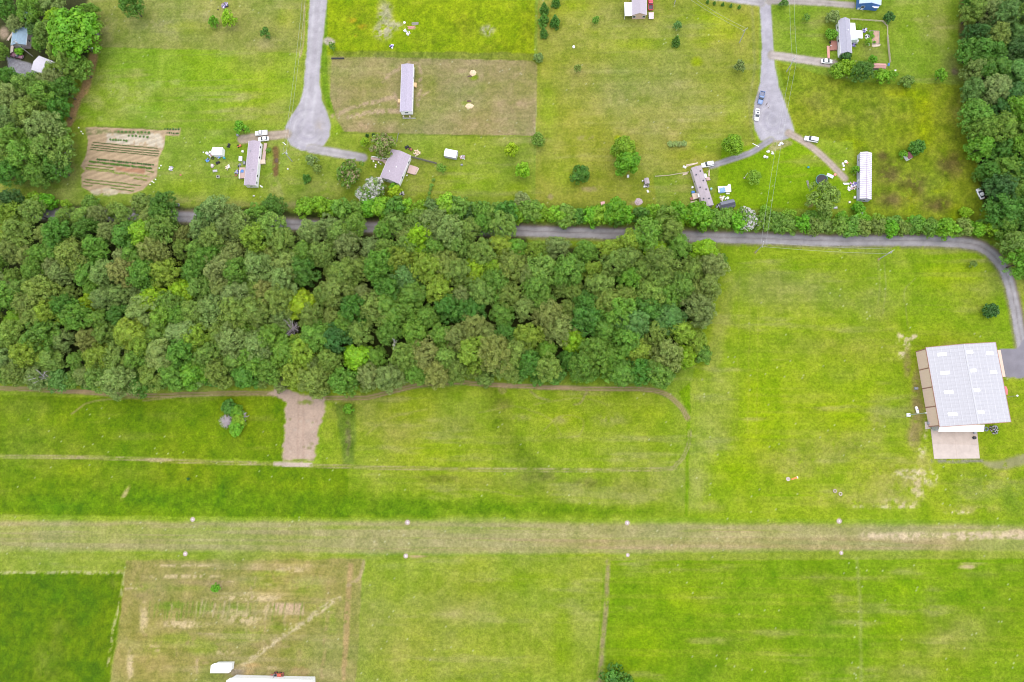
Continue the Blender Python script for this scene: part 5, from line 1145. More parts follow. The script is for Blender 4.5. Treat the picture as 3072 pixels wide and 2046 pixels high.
def vehicle(kd, front, rear, pm, name, label, cat='car', length=None, roof_m=None, sunroof=False, bed_m=None):
    f, r = W(*front, .8), W(*rear, .8); d = f - r; c = (f + r) / 2; L = length or d.length
    o = thing(name, label, cat, (c.x, c.y, 0), math.atan2(d.y, d.x)); h = L / 2; hw = .92 if kd == 'sedan' else .98
    if kd == 'sedan':
        loft([(-h, hw * .80, .35, .78, .15), (-h + .25, hw * .95, .25, .92, .12), (-h * .5, hw, .22, .98, .1), (0, hw, .22, .97, .1), (h * .45, hw, .22, .93, .1), (h - .35, hw * .93, .25, .80, .14), (h, hw * .72, .35, .62, .2)], pm, 'body', o)
        loft([(-h * .78, hw * .70, .9, .97, .1), (-h * .42, hw * .80, .9, 1.38, .16), (h * .05, hw * .82, .9, 1.42, .17), (h * .46, hw * .78, .9, .96, .1)], CGLASS, 'windows', o)
        rf = loft([(-h * .50, hw * .74, 1.30, 1.38, .05), (-h * .2, hw * .79, 1.36, 1.46, .05), (h * .10, hw * .76, 1.34, 1.44, .05)], pm, 'roof', o)
        wx = (-h * .60, h * .62)
    elif kd == 'suv':
        loft([(-h, hw * .90, .4, 1.05, .08), (-h + .2, hw, .3, 1.12, .06), (0, hw, .28, 1.12, .06), (h * .42, hw, .28, 1.10, .06), (h * .5, hw * .97, .28, 1.06, .1), (h - .25, hw * .94, .32, .98, .12), (h, hw * .80, .4, .82, .15)], pm, 'body', o)
        loft([(-h * .97, hw * .84, 1.05, 1.15, .05), (-h * .90, hw * .88, 1.05, 1.70, .12), (h * .12, hw * .90, 1.05, 1.74, .12), (h * .40, hw * .86, 1.05, 1.12, .08)], CGLASS, 'windows', o)
        rf = loft([(-h * .92, hw * .77, 1.68, 1.74, .05), (-h * .4, hw * .80, 1.72, 1.80, .05), (h * .12, hw * .78, 1.72, 1.78, .05)], pm, 'roof', o)
        wx = (-h * .62, h * .62)
    else:
        loft([(-h * .08, hw, .38, 1.10, .06), (h * .3, hw, .36, 1.12, .06), (h * .42, hw * .98, .36, 1.10, .1), (h - .2, hw * .95, .4, 1.02, .12), (h, hw * .85, .45, .85, .12)], pm, 'body', o)
        loft([(-h * .12, hw * .84, 1.06, 1.74, .12), (h * .16, hw * .86, 1.06, 1.78, .12), (h * .40, hw * .84, 1.06, 1.14, .08)], CGLASS, 'windows', o)
        rf = loft([(-h * .11, hw * .76, 1.73, 1.79, .05), (h * .04, hw * .78, 1.76, 1.83, .05), (h * .17, hw * .76, 1.76, 1.81, .05)], pm, 'roof', o)
        bed = MB().box((-h * .54, 0, .58), (h * .90, hw * 1.9, .14))
        for s in (-1, 1): bed.box((-h * .54, s * hw * .95, .85), (h * .92, .12, .6))
        bed.box((-h + .06, 0, .85), (.12, hw * 1.9, .6)).box((-h * .11, 0, .85), (.10, hw * 1.9, .6)); bd = bed.build('bed', pm, o)
        MB().box((-h * .54, 0, .67), (h * .84, hw * 1.74, .05)).build('bed_liner', bed_m or BEDL, bd)
        wx = (-h * .58, h * .62)
    if sunroof: MB().box((-h * .16, 0, 1.48), (.75, .8, .03)).build('sunroof', CGLASS, rf)
    for x in wx:
        for s in (-1, 1):
            wh = MB().lathe([(.20, -.11), (.33, -.11), (.35, -.05), (.35, .05), (.33, .11), (.20, .11)], (x, s * (hw - .10), .35), 14, 'y').build('wheel', TYRE, o)
            MB().lathe([(.06, -.125), (.19, -.12), (.20, .12), (.06, .125)], (x, s * (hw - .10), .35), 10, 'y').build('rim', RIM, wh)
    for s in (-1, 1):
        MB().box((h - .12, s * hw * .62, .68 if kd == 'sedan' else .80), (.2, .36, .14), ch=.03).build('headlight', LAMPW, o)
        MB().box((-h + .06, s * hw * .70, .75 if kd == 'sedan' else .90), (.1, .28, .16), ch=.02).build('tail_light', LAMPR, o)
        MB().box((h * .34, s * (hw + .09), 1.0), (.12, .2, .14), ch=.03).build('mirror', pm, o)
    MB().box((h - .03, 0, .45), (.12, hw * 1.6, .2), ch=.04).build('bumper', GREYP, o)
    return o
vehicle('pickup', A_(1035, 190), A_(1268, 172), PW, 'parked_pickup', 'white pickup truck with empty bed on the dirt driveway beside the left turning circle', 'truck', bed_m=mat('white_bed', (.55, .55, .56), .6, .15, 3))
vehicle('sedan', A_(1090, 298), A_(1295, 280), PW, 'parked_car', 'white sedan parked just below the white pickup by the left mobile home')
vehicle('sedan', H_(378, 1072), H_(155, 1058), PW, 'parked_car', 'white sedan at the end of the gravel driveway by the grey-roofed house')
G_ = crop(2230, 230, 6.274)
vehicle('pickup', G_(312, 512), G_(368, 278), PB, 'parked_pickup', 'blue pickup truck parked on the left side of the right turning circle', 'truck', bed_m=mat('tonneau', (.20, .21, .26), .7, .15, 3))
vehicle('sedan', G_(250, 822), G_(276, 598), PW, 'parked_car', 'white car with sunroof parked below the blue pickup in the right turning circle', sunroof=True)
C4 = crop(2304, 0, 2.2396)
vehicle('suv', C4(246, 926), C4(337, 943), PW, 'parked_car', 'white wagon on the grass beside the pinkish rutted track')
vehicle('suv', R_(1338, 238), R_(1575, 196), PW, 'parked_car', 'white off-roader parked at the north end of the slanting mauve mobile home')
vehicle('sedan', C4(1412, 1266), C4(1446, 1335), PW, 'parked_car', 'white car parked on the grass against the right edge wood')
vehicle('pickup', T_(1475, -60), T_(1480, 335), PR, 'parked_pickup', 'red pickup truck beside the brick house at the top edge', 'truck')
vehicle('pickup', U_(445, 1115), U_(225, 1065), PM, 'parked_pickup', 'maroon pickup truck in the upper left grove', 'truck', bed_m=mat('mauve_bed', (.30, .16, .20), .7, .2, 3))
p0 = W(*T_(1495, 395), .9); p1 = W(*T_(1500, 640), .9); c = (p0 + p1) / 2
o = thing('utility_trailer', 'pale pink flatbed trailer behind the red pickup', 'trailer', (c.x, c.y, 0), math.atan2(p0.y - p1.y, p0.x - p1.x))
MB().box((0, 0, .7), (3.0, 1.9, .12)).build('bed', mat('pink_boards', (.62, .46, .45), .8, .12, 4, stretch=(1, 6, 1)), o)
for s in (-1, 1):
    MB().box((0, s * .95, .9), (3.0, .08, .3)).build('side_rail', TRIM, o); wh = MB().lathe([(.15, -.1), (.3, -.1), (.32, 0), (.3, .1), (.15, .1)], (-.2, s * 1.08, .32), 12, 'y').build('wheel', TYRE, o)
MB().tube([(1.5, 0, .6), (2.5, 0, .5)], .05, 6).build('tow_bar', GREYP, o)

# tractor
p0 = W(*V_(1410, 490), .8); p1 = W(*V_(1625, 490), .8); c = (p0 + p1) / 2
o = thing('tractor', 'red tractor with rear implement beside the long white roof at the bottom', 'tractor', (c.x, c.y, 0), math.atan2(p1.y - p0.y, p1.x - p0.x))
ORM = mat('tractor_orange_red', (.55, .11, .07), .45, .12, 3)
MB().box((.75, 0, 1.05), (1.5, .75, .6), ch=.08).build('hood', ORM, o); MB().box((-.1, 0, .75), (2.6, .5, .35)).build('chassis', GREYP, o)
MB().box((-.55, 0, 1.15), (.5, .5, .12), ch=.04).box((-.78, 0, 1.4), (.1, .5, .45), ch=.03).build('seat', DARKP, o)
for s in (-1, 1):
    MB().box((-.6, s * .72, 1.2), (1.0, .38, .08), ch=.03).build('fender', ORM, o)
    wh = MB().lathe([(.35, -.2), (.65, -.2), (.7, 0), (.65, .2), (.35, .2)], (-.6, s * .8, .7), 16, 'y').build('rear_wheel', TYRE, o); MB().lathe([(.1, -.21), (.34, -.2), (.34, .2), (.1, .21)], (-.6, s * .8, .7), 12, 'y').build('rim', ORM, wh)
    wh = MB().lathe([(.2, -.14), (.4, -.14), (.43, 0), (.4, .14), (.2, .14)], (1.05, s * .72, .43), 14, 'y').build('front_wheel', TYRE, o); MB().lathe([(.08, -.15), (.2, -.14), (.2, .14), (.08, .15)], (1.05, s * .72, .43), 10, 'y').build('rim', ORM, wh)
    MB().box((1.0, s * .5, 1.0), (2.0, .09, .12)).build('loader_arm', ORM, o)
MB().tube([(-.95, -.5, .9), (-.95, -.5, 2.1), (-.95, .5, 2.1), (-.95, .5, .9)], .04, 6).build('roll_bar', DARKP, o)
MB().box((2.05, 0, .6), (.45, 1.6, .5), ch=.06).build('bucket', mat('dark_red_bucket', (.20, .07, .06), .6, .2, 3), o); MB().box((-1.9, 0, .55), (1.4, .5, .25), ch=.05).build('implement', RUST, o)
MB().torus((-.15, 0, 1.45), .17, .02, 12, 6).build('steering_wheel', DARKP, o)

# ================================================================== POLES, WIRES
POLEM = mat('grey_pole', (.36, .35, .31), .9, .2, 4); INS = mat('insulator', (.70, .72, .74), .3, .1, 4); WIRE = mat('wire', (.42, .43, .42), .5, .1, 2)
def pole(base, h, label, arm=0.0, transformer=False):
    b = base if isinstance(base, Vector) else W(*base); o = thing('power_pole', label, 'pole', (b.x, b.y, 0), arm, 'wooden power poles')
    MB().tube([(0, 0, -.5), (0, 0, h * .5), (0, 0, h)], [.19, .16, .12], 10).build('post', POLEM, o)
    ca = MB().box((0, .12, h - .5), (2.4, .12, .14)).build('crossarm', POLEM, o)
    for x in (-1.1, 0, 1.1): MB().lathe([(.05, h - .42), (.09, h - .36), (.05, h - .30), (.08, h - .24), (.03, h - .16)], (x, .12, 0), 8).build('insulator', INS, ca)
    if transformer: MB().lathe([(.26, h - 2.0), (.28, h - 1.95), (.28, h - 1.2), (.22, h - 1.1), (.05, h - 1.02)], (.42, 0, 0), 12).build('transformer', mat('transformer_grey', (.50, .52, .54), .5, .1, 3), o)
    return Vector((b.x, b.y, h))
pA = pole((2636, 778), 10.5, 'grey power pole in the lawn south of the gravel road bend', .5, True)
pB = pole((2266, 757), 10.5, 'power pole south of the road where the wires cross', 1.4, False)
pC = pole((2359, 216), 10.0, 'power pole beside the gravel driveway on the right', 1.2, True)
pD = pole((crop(600, 370, 6.273)(1735, 715)), 8.5, 'thin leaning-looking pole right of the left mobile home by the turning circle', .6, True)
pF = pole(crop(0, 0, 6.534)(640, 1100), 11, 'tall pole beside the maroon pickup in the upper left grove', .8, True)
def pole_at(x, y, h, label):
    p = D(x, y, h); return pole(Vector((p.x, p.y, 0)), h, label, .6)
topN = pole_at(1822, -60, 10, 'power pole beyond the top edge right of the right lane'); topL = pole_at(703, -60, 9.5, 'power pole beyond the top edge left of the left lane')
topW = pole_at(1560, -26, 9.5, 'power pole beyond the top edge above the big middle lot'); pG = pole_at(1714, 67, 9, 'slim power pole in the upper right of the big middle lot')
def wire(a, b, label, sag=1.2, off=0.0):
    d = (b - a); n = Vector((-d.y, d.x, 0)).normalized() * off
    pts = [a + d * t + n + Vector((0, 0, -sag * 4 * t * (1 - t) - .25)) for t in [i / 14 for i in range(15)]]
    c = pts[0].copy(); o = MB().tube([p - c for p in pts], .022, 5).build('power_line', WIRE, None); o.location = c
    tag(o, label, 'cable', 'overhead power lines'); return o
for k, s in enumerate((-.9, .9)):
    sd = ('left', 'right')[k]
    wire(pB, pA, f'{("upper", "lower")[k]} wire running east between the two poles south of the road', 1.4, s)
    wire(pC, pB, f'{sd} wire crossing the hedge and the gravel road from the driveway pole', 2.2, s)
    wire(topN, pC, f'{sd} wire from the top edge to the gravel driveway pole', 1.4, s)
    wire(topL, pD, f'{sd} faint wire along the west side of the left lane', 1.5, s * .7)
    wire(topW, pG, f'{("upper", "lower")[k]} wire slanting over the big middle lot to the right lane', 1.2, s * .7)

# ================================================================== SMALL THINGS
def spot(p, z=0.0): v = W(*p, z); return (v.x, v.y, 0)
def crate(p, sz, m, name, label, cat, rz=0, group=None, fill=None):
    o = thing(name, label, cat, spot(p, sz[2]), rz, group); x, y, z = sz; t = .05
    mb = MB().box((0, 0, .05), (x, y, .06))
    for s in (-1, 1): mb.box((s * (x / 2 - t / 2), 0, z / 2 + .02), (t, y, z)); mb.box((0, s * (y / 2 - t / 2), z / 2 + .02), (x - 2 * t, t, z))
    mb.build('frame', m, o); MB().box((0, 0, z * .45), (x - .14, y - .14, z * .75), ch=.06).build('contents', fill or m, o); return o
def drum(p, r, h, m, name, label, cat, group=None, lid=None):
    o = thing(name, label, cat, spot(p, h), 0, group)
    MB().lathe([(r * .92, 0), (r, .04), (r, h * .33), (r * 1.05, h * .35), (r, h * .37), (r, h * .66), (r * 1.05, h * .68), (r, h * .70), (r, h - .03), (r * .95, h)], k=14).build('body', m, o)
    MB().lathe([(r * .9, h), (r * .9, h + .03), (r * .2, h + .05)], k=12).build('lid', lid or m, o); return o
def table(p, sz, m, name, label, cat='table', rz=0, leg=None):
    o = thing(name, label, cat, spot(p, sz[2]), rz); x, y, z = sz
    MB().box((0, 0, z), (x, y, .06), ch=.015).build('tabletop', m, o)
    for sx in (-1, 1):
        for sy in (-1, 1): MB().tube([(sx * (x / 2 - .1), sy * (y / 2 - .1), 0), (sx * (x / 2 - .1), sy * (y / 2 - .1), z)], .035, 6).build('leg', leg or STEEL, o)
    return o
def chair(p, m, name, label, rz=0, group=None):
    o = thing(name, label, 'chair', spot(p, .5), rz, group)
    MB().box((0, 0, .45), (.55, .55, .07), ch=.02).build('seat', m, o); MB().box((-.27, 0, .75), (.07, .55, .6), ch=.02).build('backrest', m, o)
    for sx in (-1, 1):
        for sy in (-1, 1): MB().tube([(sx * .24, sy * .24, 0), (sx * .24, sy * .24, .45)], .03, 6).build('leg', m, o)
    return o
def heap(p, r, h, ms, name, label, cat, seed=1, n=26, planks=6):
    """pile of odd pieces: chunks and boards"""
    rr = random.Random(seed); o = thing(name, label, cat, spot(p, 0))
    for j, m in enumerate(ms):
        mb = MB()
        for k in range(n // len(ms)):
            a = rr.uniform(0, 6.28); q = r * math.sqrt(rr.random()); z = h * (1 - q / r) * rr.random(); s = rr.uniform(.18, .5)
            mb.box((q * math.cos(a), q * math.sin(a), z + s * .3), (s * rr.uniform(.7, 1.6), s, s * rr.uniform(.4, .9)), rr.uniform(0, 3.1), ch=s * .08)
        mb.build('rubble', m, o)
    for k in range(planks):
        a = rr.uniform(0, 3.14); q = rr.uniform(-r * .6, r * .6); MB().box((q, rr.uniform(-r * .6, r * .6), h * .5 + .1 * k / 6), (rr.uniform(1.0, 2.2), .16, .07), a).build('board', ms[k % len(ms)], o)
    return o
def mound(p, r, h, m, name, label, cat, seed=1, rx=1.0, rz=0):
    rr = np.random.default_rng(seed); n = 22; rings = 7; mb = MB(); o = thing(name, label, cat, spot(p, 0), rz)
    for i in range(rings):
        f = i / (rings - 1)
        for j in range(n):
            a = 2 * math.pi * j / n; q = r * (1 - f) * (1 + rr.uniform(-.13, .13)); mb.v.append((q * rx * math.cos(a), q * math.sin(a), h * (1 - (1 - f) ** 1.7) * (1 + rr.uniform(-.1, .1)) - .03))
    for i in range(rings - 1):
        for j in range(n): mb.f.append((i * n + j, i * n + (j + 1) % n, (i + 1) * n + (j + 1) % n, (i + 1) * n + j))
    mb.smooth = True; mb.build('heap', m, o); return o
def tarp(p, sx, sy, h, m, name, label, cat, seed=1, rz=0):
    rr = np.random.default_rng(seed); n = 11; mb = MB(); o = thing(name, label, cat, spot(p, h), rz)
    zz = rr.uniform(.55, 1.0, (n, n)) * h
    for i in range(n):
        for j in range(n):
            u, v = i / (n - 1) * 2 - 1, j / (n - 1) * 2 - 1; e = max(abs(u), abs(v)); z = zz[i, j] * min(1, (1 - e) * 4 + .06)
            mb.v.append((u * sx / 2 + rr.uniform(-.06, .06), v * sy / 2 + rr.uniform(-.06, .06), z))
    for i in range(n - 1):
        for j in range(n - 1): mb.f.append((i * n + j, i * n + j + 1, (i + 1) * n + j + 1, (i + 1) * n + j))
    mb.smooth = True; mb.build('sheet', m, o); return o
def boards(p, n, L, m, name, label, rz=0, cat='lumber', wdt=.2):
    o = thing(name, label, cat, spot(p, .1), rz); rr = random.Random(n * 7 + int(L * 10))
    for k in range(n): MB().box((rr.uniform(-.2, .2), (k - n / 2) * (wdt + .05), .06 + .05 * (k % 2)), (L * rr.uniform(.8, 1.05), wdt, .08), rr.uniform(-.06, .06)).build('plank', m, o)
    return o
def tyre(p, label, m=None, R=.38, name='tyre', group=None):
    o = thing(name, label, 'tyre', spot(p, .2), 0, group); MB().torus((0, 0, .14), R, .14, 18, 8).build('tread', m or TYRE, o); MB().torus((0, 0, .14), R * .62, .05, 16, 6).build('bead', m or TYRE, o); return o
def mower(p, m, label, rz=0, name='mower'):
    o = thing(name, label, 'mower', spot(p, .5), rz)
    MB().box((.45, 0, .6), (.8, .6, .45), ch=.08).build('hood', m, o); MB().box((-.1, 0, .3), (1.5, .9, .18), ch=.05).build('deck', m, o); MB().box((-.35, 0, .65), (.4, .45, .1), ch=.03).box((-.55, 0, .85), (.08, .45, .35), ch=.02).build('seat', DARKP, o)
    for x, r in ((.55, .2), (-.5, .28)):
        for s in (-1, 1): MB().lathe([(.08, -.1), (r * .9, -.1), (r, 0), (r * .9, .1), (.08, .1)], (x, s * .5, r), 12, 'y').build('wheel', TYRE, o)
    MB().torus((.05, 0, .95), .16, .02, 10, 6).build('steering_wheel', DARKP, o); return o
def fence(pts, label, h=1.6, m=None, step=2.2, name='board_fence', bw=.18):
    P_ = [W(*p, 0) for p in pts]; o = thing(name, label, 'fence', (P_[0].x, P_[0].y, 0)); c = P_[0]; m = m or OLDW; k = 0
    for a, b in zip(P_[:-1], P_[1:]):
        d = b - a; n = max(1, int(d.length / step)); rz = math.atan2(d.y, d.x)
        for i in range(n + 1):
            q = a + d * (i / n) - c; MB().box((q.x, q.y, h / 2), (.12, .12, h + .1), rz).build('post', m, o)
        if bw:
            n2 = max(1, int(d.length / .62))
            for i in range(n2):
                q = a + d * ((i + .5) / n2) - c; MB().box((q.x, q.y, h / 2 + .02 * ((i % 3) - 1)), (d.length / n2 - .03, .035, h - .1), rz).build('board', m, o)
        else:
            for z in (h * .35, h * .7, h * .95):
                q = a + d * .5 - c; MB().box((q.x, q.y, z), (d.length, .05, .1), rz).build('rail', m, o)
    return o

# ---- left mobile home yard (plan windows A_) -------------------------------------------
drum(A_(125, 555), .55, 1.1, WHT2, 'water_tank', 'white round tank left of the small white shed', 'tank'); drum(A_(185, 535), .42, .9, TRIM, 'water_tank', 'smaller white tank between the shed and the big white tank', 'tank')
heap(A_(215, 600), .9, .6, [GREYP, TRIM, RUST], 'junk_pile', 'grey and white junk against the west wall of the small shed', 'junk', 1); tyre(A_(238, 655), 'old tyre with pale rim in front of the small white shed', R=.5)
heap(A_(350, 630), .9, .5, [GREYP, BLUET, STEEL], 'junk_pile', 'bluish grey junk along the front of the small shed', 'junk', 2); drum(A_(448, 645), .42, .8, TEALT, 'barrel', 'teal plastic barrel at the shed corner', 'barrel')
heap(A_(145, 695), .7, .6, [BLUET, GREYP, DARKP], 'junk_pile', 'blue and black junk on the lawn left of the shed', 'junk', 3); mower(A_(332, 735), DARKP, 'black push mower below the small white shed', .4)
heap(A_(237, 805), .6, .5, [mat('dusty_pink', (.5, .38, .40), .8, .2, 3), TRIM], 'junk_pile', 'pinkish bundle on the lawn below the shed', 'junk', 4, 16, 2); tarp(A_(270, 885), 1.9, 1.0, .6, mat('grey_canvas', (.45, .43, .46), .8, .2, 2), 'covered_load', 'grey tarpaulin heap left of the left mobile home', 'tarp', 2, .1)
crate(A_(332, 998), (1.0, 1.0, .8), mat('beige_box', (.62, .58, .52), .8, .1, 3), 'crate', 'square beige box with dark middle on the left lawn', 'box', .05, None, DARKP); heap(A_(530, 825), .9, .3, [PALEW, TRIM], 'junk_pile', 'pale scattered boards in the middle of the left lawn', 'junk', 5, 14, 7)
mower(A_(535, 415), DARKP, 'dark riding mower right of the small white shed', 1.3); mower(A_(737, 420), mat('mower_orange', (.55, .17, .08), .5, .12, 3), 'orange riding mower behind the left mobile home', .2); crate(A_(700, 205), (.9, 1.1, .9), GREYP, 'chest', 'grey chest at the end of the dirt driveway', 'box', .1)
crate(A_(798, 522), (.8, .8, .7), TRIM, 'chest', 'small pale chest behind the left mobile home', 'box'); crate(A_(757, 660), (1.3, 2.0, .8), TRIM, 'trailer_bed', 'white rectangular bin behind the left mobile home', 'box', 0, None, WHT); crate(A_(826, 735), (.9, 1.3, 1.0), GREYP, 'chest', 'dark grey box against the back wall of the left mobile home', 'box')
heap(A_(745, 795), .6, .5, [DARKP, GREYP], 'junk_pile', 'dark clutter behind the left mobile home', 'junk', 6, 14, 2); heap(A_(700, 920), .8, .6, [PURP, DARKP, STEEL], 'junk_pile', 'violet grey clutter beside the rear deck', 'junk', 7); tarp(A_(785, 890), 1.5, 1.6, 1.3, BLUET, 'blue_tarpaulin', 'blue tarpaulin on the rear deck of the left mobile home', 'tarp', 3)
crate(A_(675, 975), (.8, .6, .4), RUST, 'toolbox', 'orange-brown box beside the rear deck', 'box'); boards(A_(1155, 1180), 2, 1.6, TRIM, 'plank_pair', 'white plank lying by the south end of the left mobile home', -.6); crate(A_(1010, 1362), (.7, .4, .5), TRIM, 'mailbox_stand', 'tiny white box on the verge below the left mobile home', 'box')
tree('small', A_(1282, 500)[0] / K, A_(1282, 500)[1] / K, 7, 'mid green', 'flower_bed', 'strip of green plants beside the long ramp', 'shrub', None, .5); tarp(A_(120 - 60, 540), .5, .5, .3, TRIM, 'white_bag', 'white bag left of the tanks', 'bag', 9)
mound(A_(1440, 700), 1.1, .35, MULCH, 'mulch_bed', 'long brown mulch bed in the lawn right of the left mobile home', 'bed', 3, .7); boards(A_(1590, 375), 1, 2.0, TRIM, 'white_pipe', 'white pipe by the left turning circle edge', -.75, 'pipe'); crate(A_(1650, 855), (.5, .5, .4), TRIM, 'bucket', 'white bucket in the lawn right of the mulch bed', 'bucket')
# ---- house yard -------------------------------------------------------------------------
fence([F_(935, 560), F_(1390, 680)], 'dark weathered board fence running east from the mauve-roofed house', 1.8); mower(F_(912, 402), RUST, 'red and grey riding mower north of the mauve-roofed house', -.7); mower(F_(845, 365), DARKP, 'dark push mower beside the red and grey one', .5)
heap(F_(1030, 485), 1.5, .35, [PALEW, SANDM], 'brush_pile', 'tan pile of debris north of the dark board fence', 'junk', 8, 24, 8); heap(F_(1855, 560), 1.1, .6, [TRIM, mat('pink_plastic', (.5, .3, .32), .7, .2, 3), GREYP], 'junk_pile', 'white and pink junk at the east end of the white barn shed', 'junk', 9); crate(F_(1840, 685), (.9, .6, .4), GREYP, 'wagon', 'small dark cart below the white barn shed', 'cart')
for i_, (x, y) in enumerate(((285, 685), (242, 620), (335, 640), (278, 722))): drum(F_(x, y), .3, .5, CREAM, 'flower_pot', f'cream planter by the front walk of the mauve-roofed house, {ordn(i_)} of four', 'planter', 'planters by the front walk')
chair(F_(372, 670), STEEL, 'garden_chair', 'pale blue metal chair at the front walk', .4); heap(F_(750, 1225), 1.3, .7, [TRIM, DARKP, mat('pink_bits', (.5, .33, .38), .8, .2, 3)], 'junk_pile', 'speckled pile of garden junk south of the mauve-roofed house', 'junk', 10, 36, 6); chair(F_(850, 880), TRIM, 'garden_chair', 'white chair beside the east wall of the mauve-roofed house', 2)
fence([F_(700, 130), F_(670, 280)], 'short weathered fence stub below the dry lot', .9, OLDW, 2, 'rail_fence', 0)
for i_, (x, y) in enumerate(((1290, 1060), (1275, 1130), (1255, 1200), (1330, 960), (1240, 1280))): tree('small', F_(x, y)[0] / K, F_(x, y)[1] / K, 5, 'mid green', 'vine_clump', f'vine clump on the thin fence line east of the house, {ordn(i_)} of five', 'shrub', 'vine clumps on the thin fence', .5)
for i_, (x, y) in enumerate(((122, 150), (240, 140))): tree('cone', F_(x, y)[0] / K, F_(x, y)[1] / K, 4, 'dark', 'sapling', ('left', 'right')[i_] + ' dark sapling above the wide tan-flowered tree', 'shrub')
# ---- dry lot -----------------------------------------------------------------------------
mound(M_(1870, 385), 1.35, .9, SANDM, 'dirt_mound', 'tan heap of earth, upper of two in the dry mown lot', 'mound', 4, 1.0); mound(M_(1795, 1160), 1.2, .8, SANDM, 'dirt_mound', 'tan heap of earth, lower of two in the dry mown lot', 'mound', 5, 1.45)
mound(M_(1800, 462), .5, .2, MULCH, 'dug_hole_spoil', 'dark brown spoil strip below the upper tan heap', 'mound', 6, 2.2); mound(M_(1780, 1045), .5, .2, MULCH, 'dug_hole_spoil', 'dark brown spoil strip above the lower tan heap', 'mound', 7, 2.2)
b = D(777, 135); o = thing('culvert_pipe', 'dark culvert pipe lying at the top corner of the dry lot', 'pipe', (b.x, b.y, 0), -.02); mb = MB()
mb.tube([(-2.7, 0, .3), (2.7, 0, .3)], .3, 12); mb.build('barrel', DARKP, o)
for k in range(9): q = MB().lathe([(.29, -.04), (.34, 0), (.29, .04)], (-2.4 + k * .6, 0, .3), 12, 'x').build('rib', DARKP, o)
J_ = crop(1140, 40, 13.07)
boards(J_(1235, 545), 5, 3.6, mat('red_boards', (.42, .2, .18), .8, .2, 3), 'red_lumber', 'reddish lumber stack in the weedy lot', 0, 'lumber', .25); heap(J_(1000, 705), .8, .5, [TRIM, STEEL], 'junk_pile', 'white bags left below the red lumber', 'junk', 11, 16, 2); heap(J_(1100, 800), .9, .6, [mat('lilac_plastic', (.45, .36, .5), .7, .2, 3), TRIM], 'junk_pile', 'lilac and white junk below the red lumber', 'junk', 12, 18, 2)
heap(J_(455, 1300), .9, .5, [TRIM, DARKP, PURP], 'junk_pile', 'small black and white junk heap at the edge of the weedy lot', 'junk', 13); drum(J_(955, 350), .5, .5, CREAM, 'tub', 'yellowish tub above the red lumber', 'tub'); boards(J_(1380, 390), 5, 3.0, OLDW, 'grey_lumber', 'grey pallet boards above the red lumber', .05)
N_ = crop(560, 0, 9.0577)
heap(N_(1045, 150), 1.5, .9, [TRIM, DARKP, PURP, mat('plum_plastic', (.3, .2, .26), .7, .2, 3)], 'junk_pile', 'black and white junk pile on the top left lawn', 'junk', 14, 60, 8); crate(N_(848, 255), (.4, .4, .3), DARKP, 'box', 'tiny dark box left below the top junk pile', 'box')
# ---- garden -------------------------------------------------------------------------------
def garden_plants(lineA, lineB, n, r, colour, who, h=.7):
    for k in range(n):
        f = k / max(1, n - 1); x = lineA[0] + (lineB[0] - lineA[0]) * f; y = lineA[1] + (lineB[1] - lineA[1]) * f; p = g_(x + random.uniform(-6, 6), y + random.uniform(-4, 4))
        tree('small', p[0] / K, p[1] / K, r * random.uniform(.8, 1.15), colour, 'garden_plant', f'{colour} garden plant, {ordn(k)} from left in {who}', 'plant', 'plants in the vegetable garden', h)
garden_plants((465, 765), (1555, 880), 26, 2.6, 'dark', 'the upper row of bushy plants', .45); garden_plants((315, 810), (1515, 945), 30, 2.9, 'deep green', 'the lower row of bushy plants', .45)
garden_plants((1790, 175), (2060, 180), 6, 2.4, 'dark', 'the top row of the garden corner', .4); garden_plants((1840, 250), (2050, 260), 6, 2.2, 'dark', 'the second row of the garden corner', .4)
garden_plants((720, 380), (1040, 400), 7, 3.0, 'blue green', 'the loose row on the pale soil', .35); garden_plants((880, 225), (1480, 240), 9, 3.0, 'blue green', 'the sparse top row', .35); garden_plants((1080, 300), (1450, 330), 6, 3.0, 'blue green', 'the short row on pale soil', .35)
def crop_row(pts, wd, colour, label, seed):
    r = np.random.default_rng(seed); P_ = [W(*g_(*p)) for p in pts]; cen = []; c0 = P_[0]
    for a, b in zip(P_[:-1], P_[1:]):
        n = int((b - a).length / .22)
        for k in range(n): q = a + (b - a) * (k / n) - c0; cen.append((q.x + r.uniform(-wd, wd) * .3, q.y + r.uniform(-wd, wd) * .5, .12))
    me = leaf_mesh('crop_row', np.array(cen), np.full(len(cen), wd * .55), 9, .13, seed, LEAF, .6); o = link(bpy.data.objects.new('crop_row', me)); o.location = (c0.x, c0.y, 0); o.color = (*TC[colour], 1); tag(o, label, 'plants', 'crop rows of the vegetable garden')
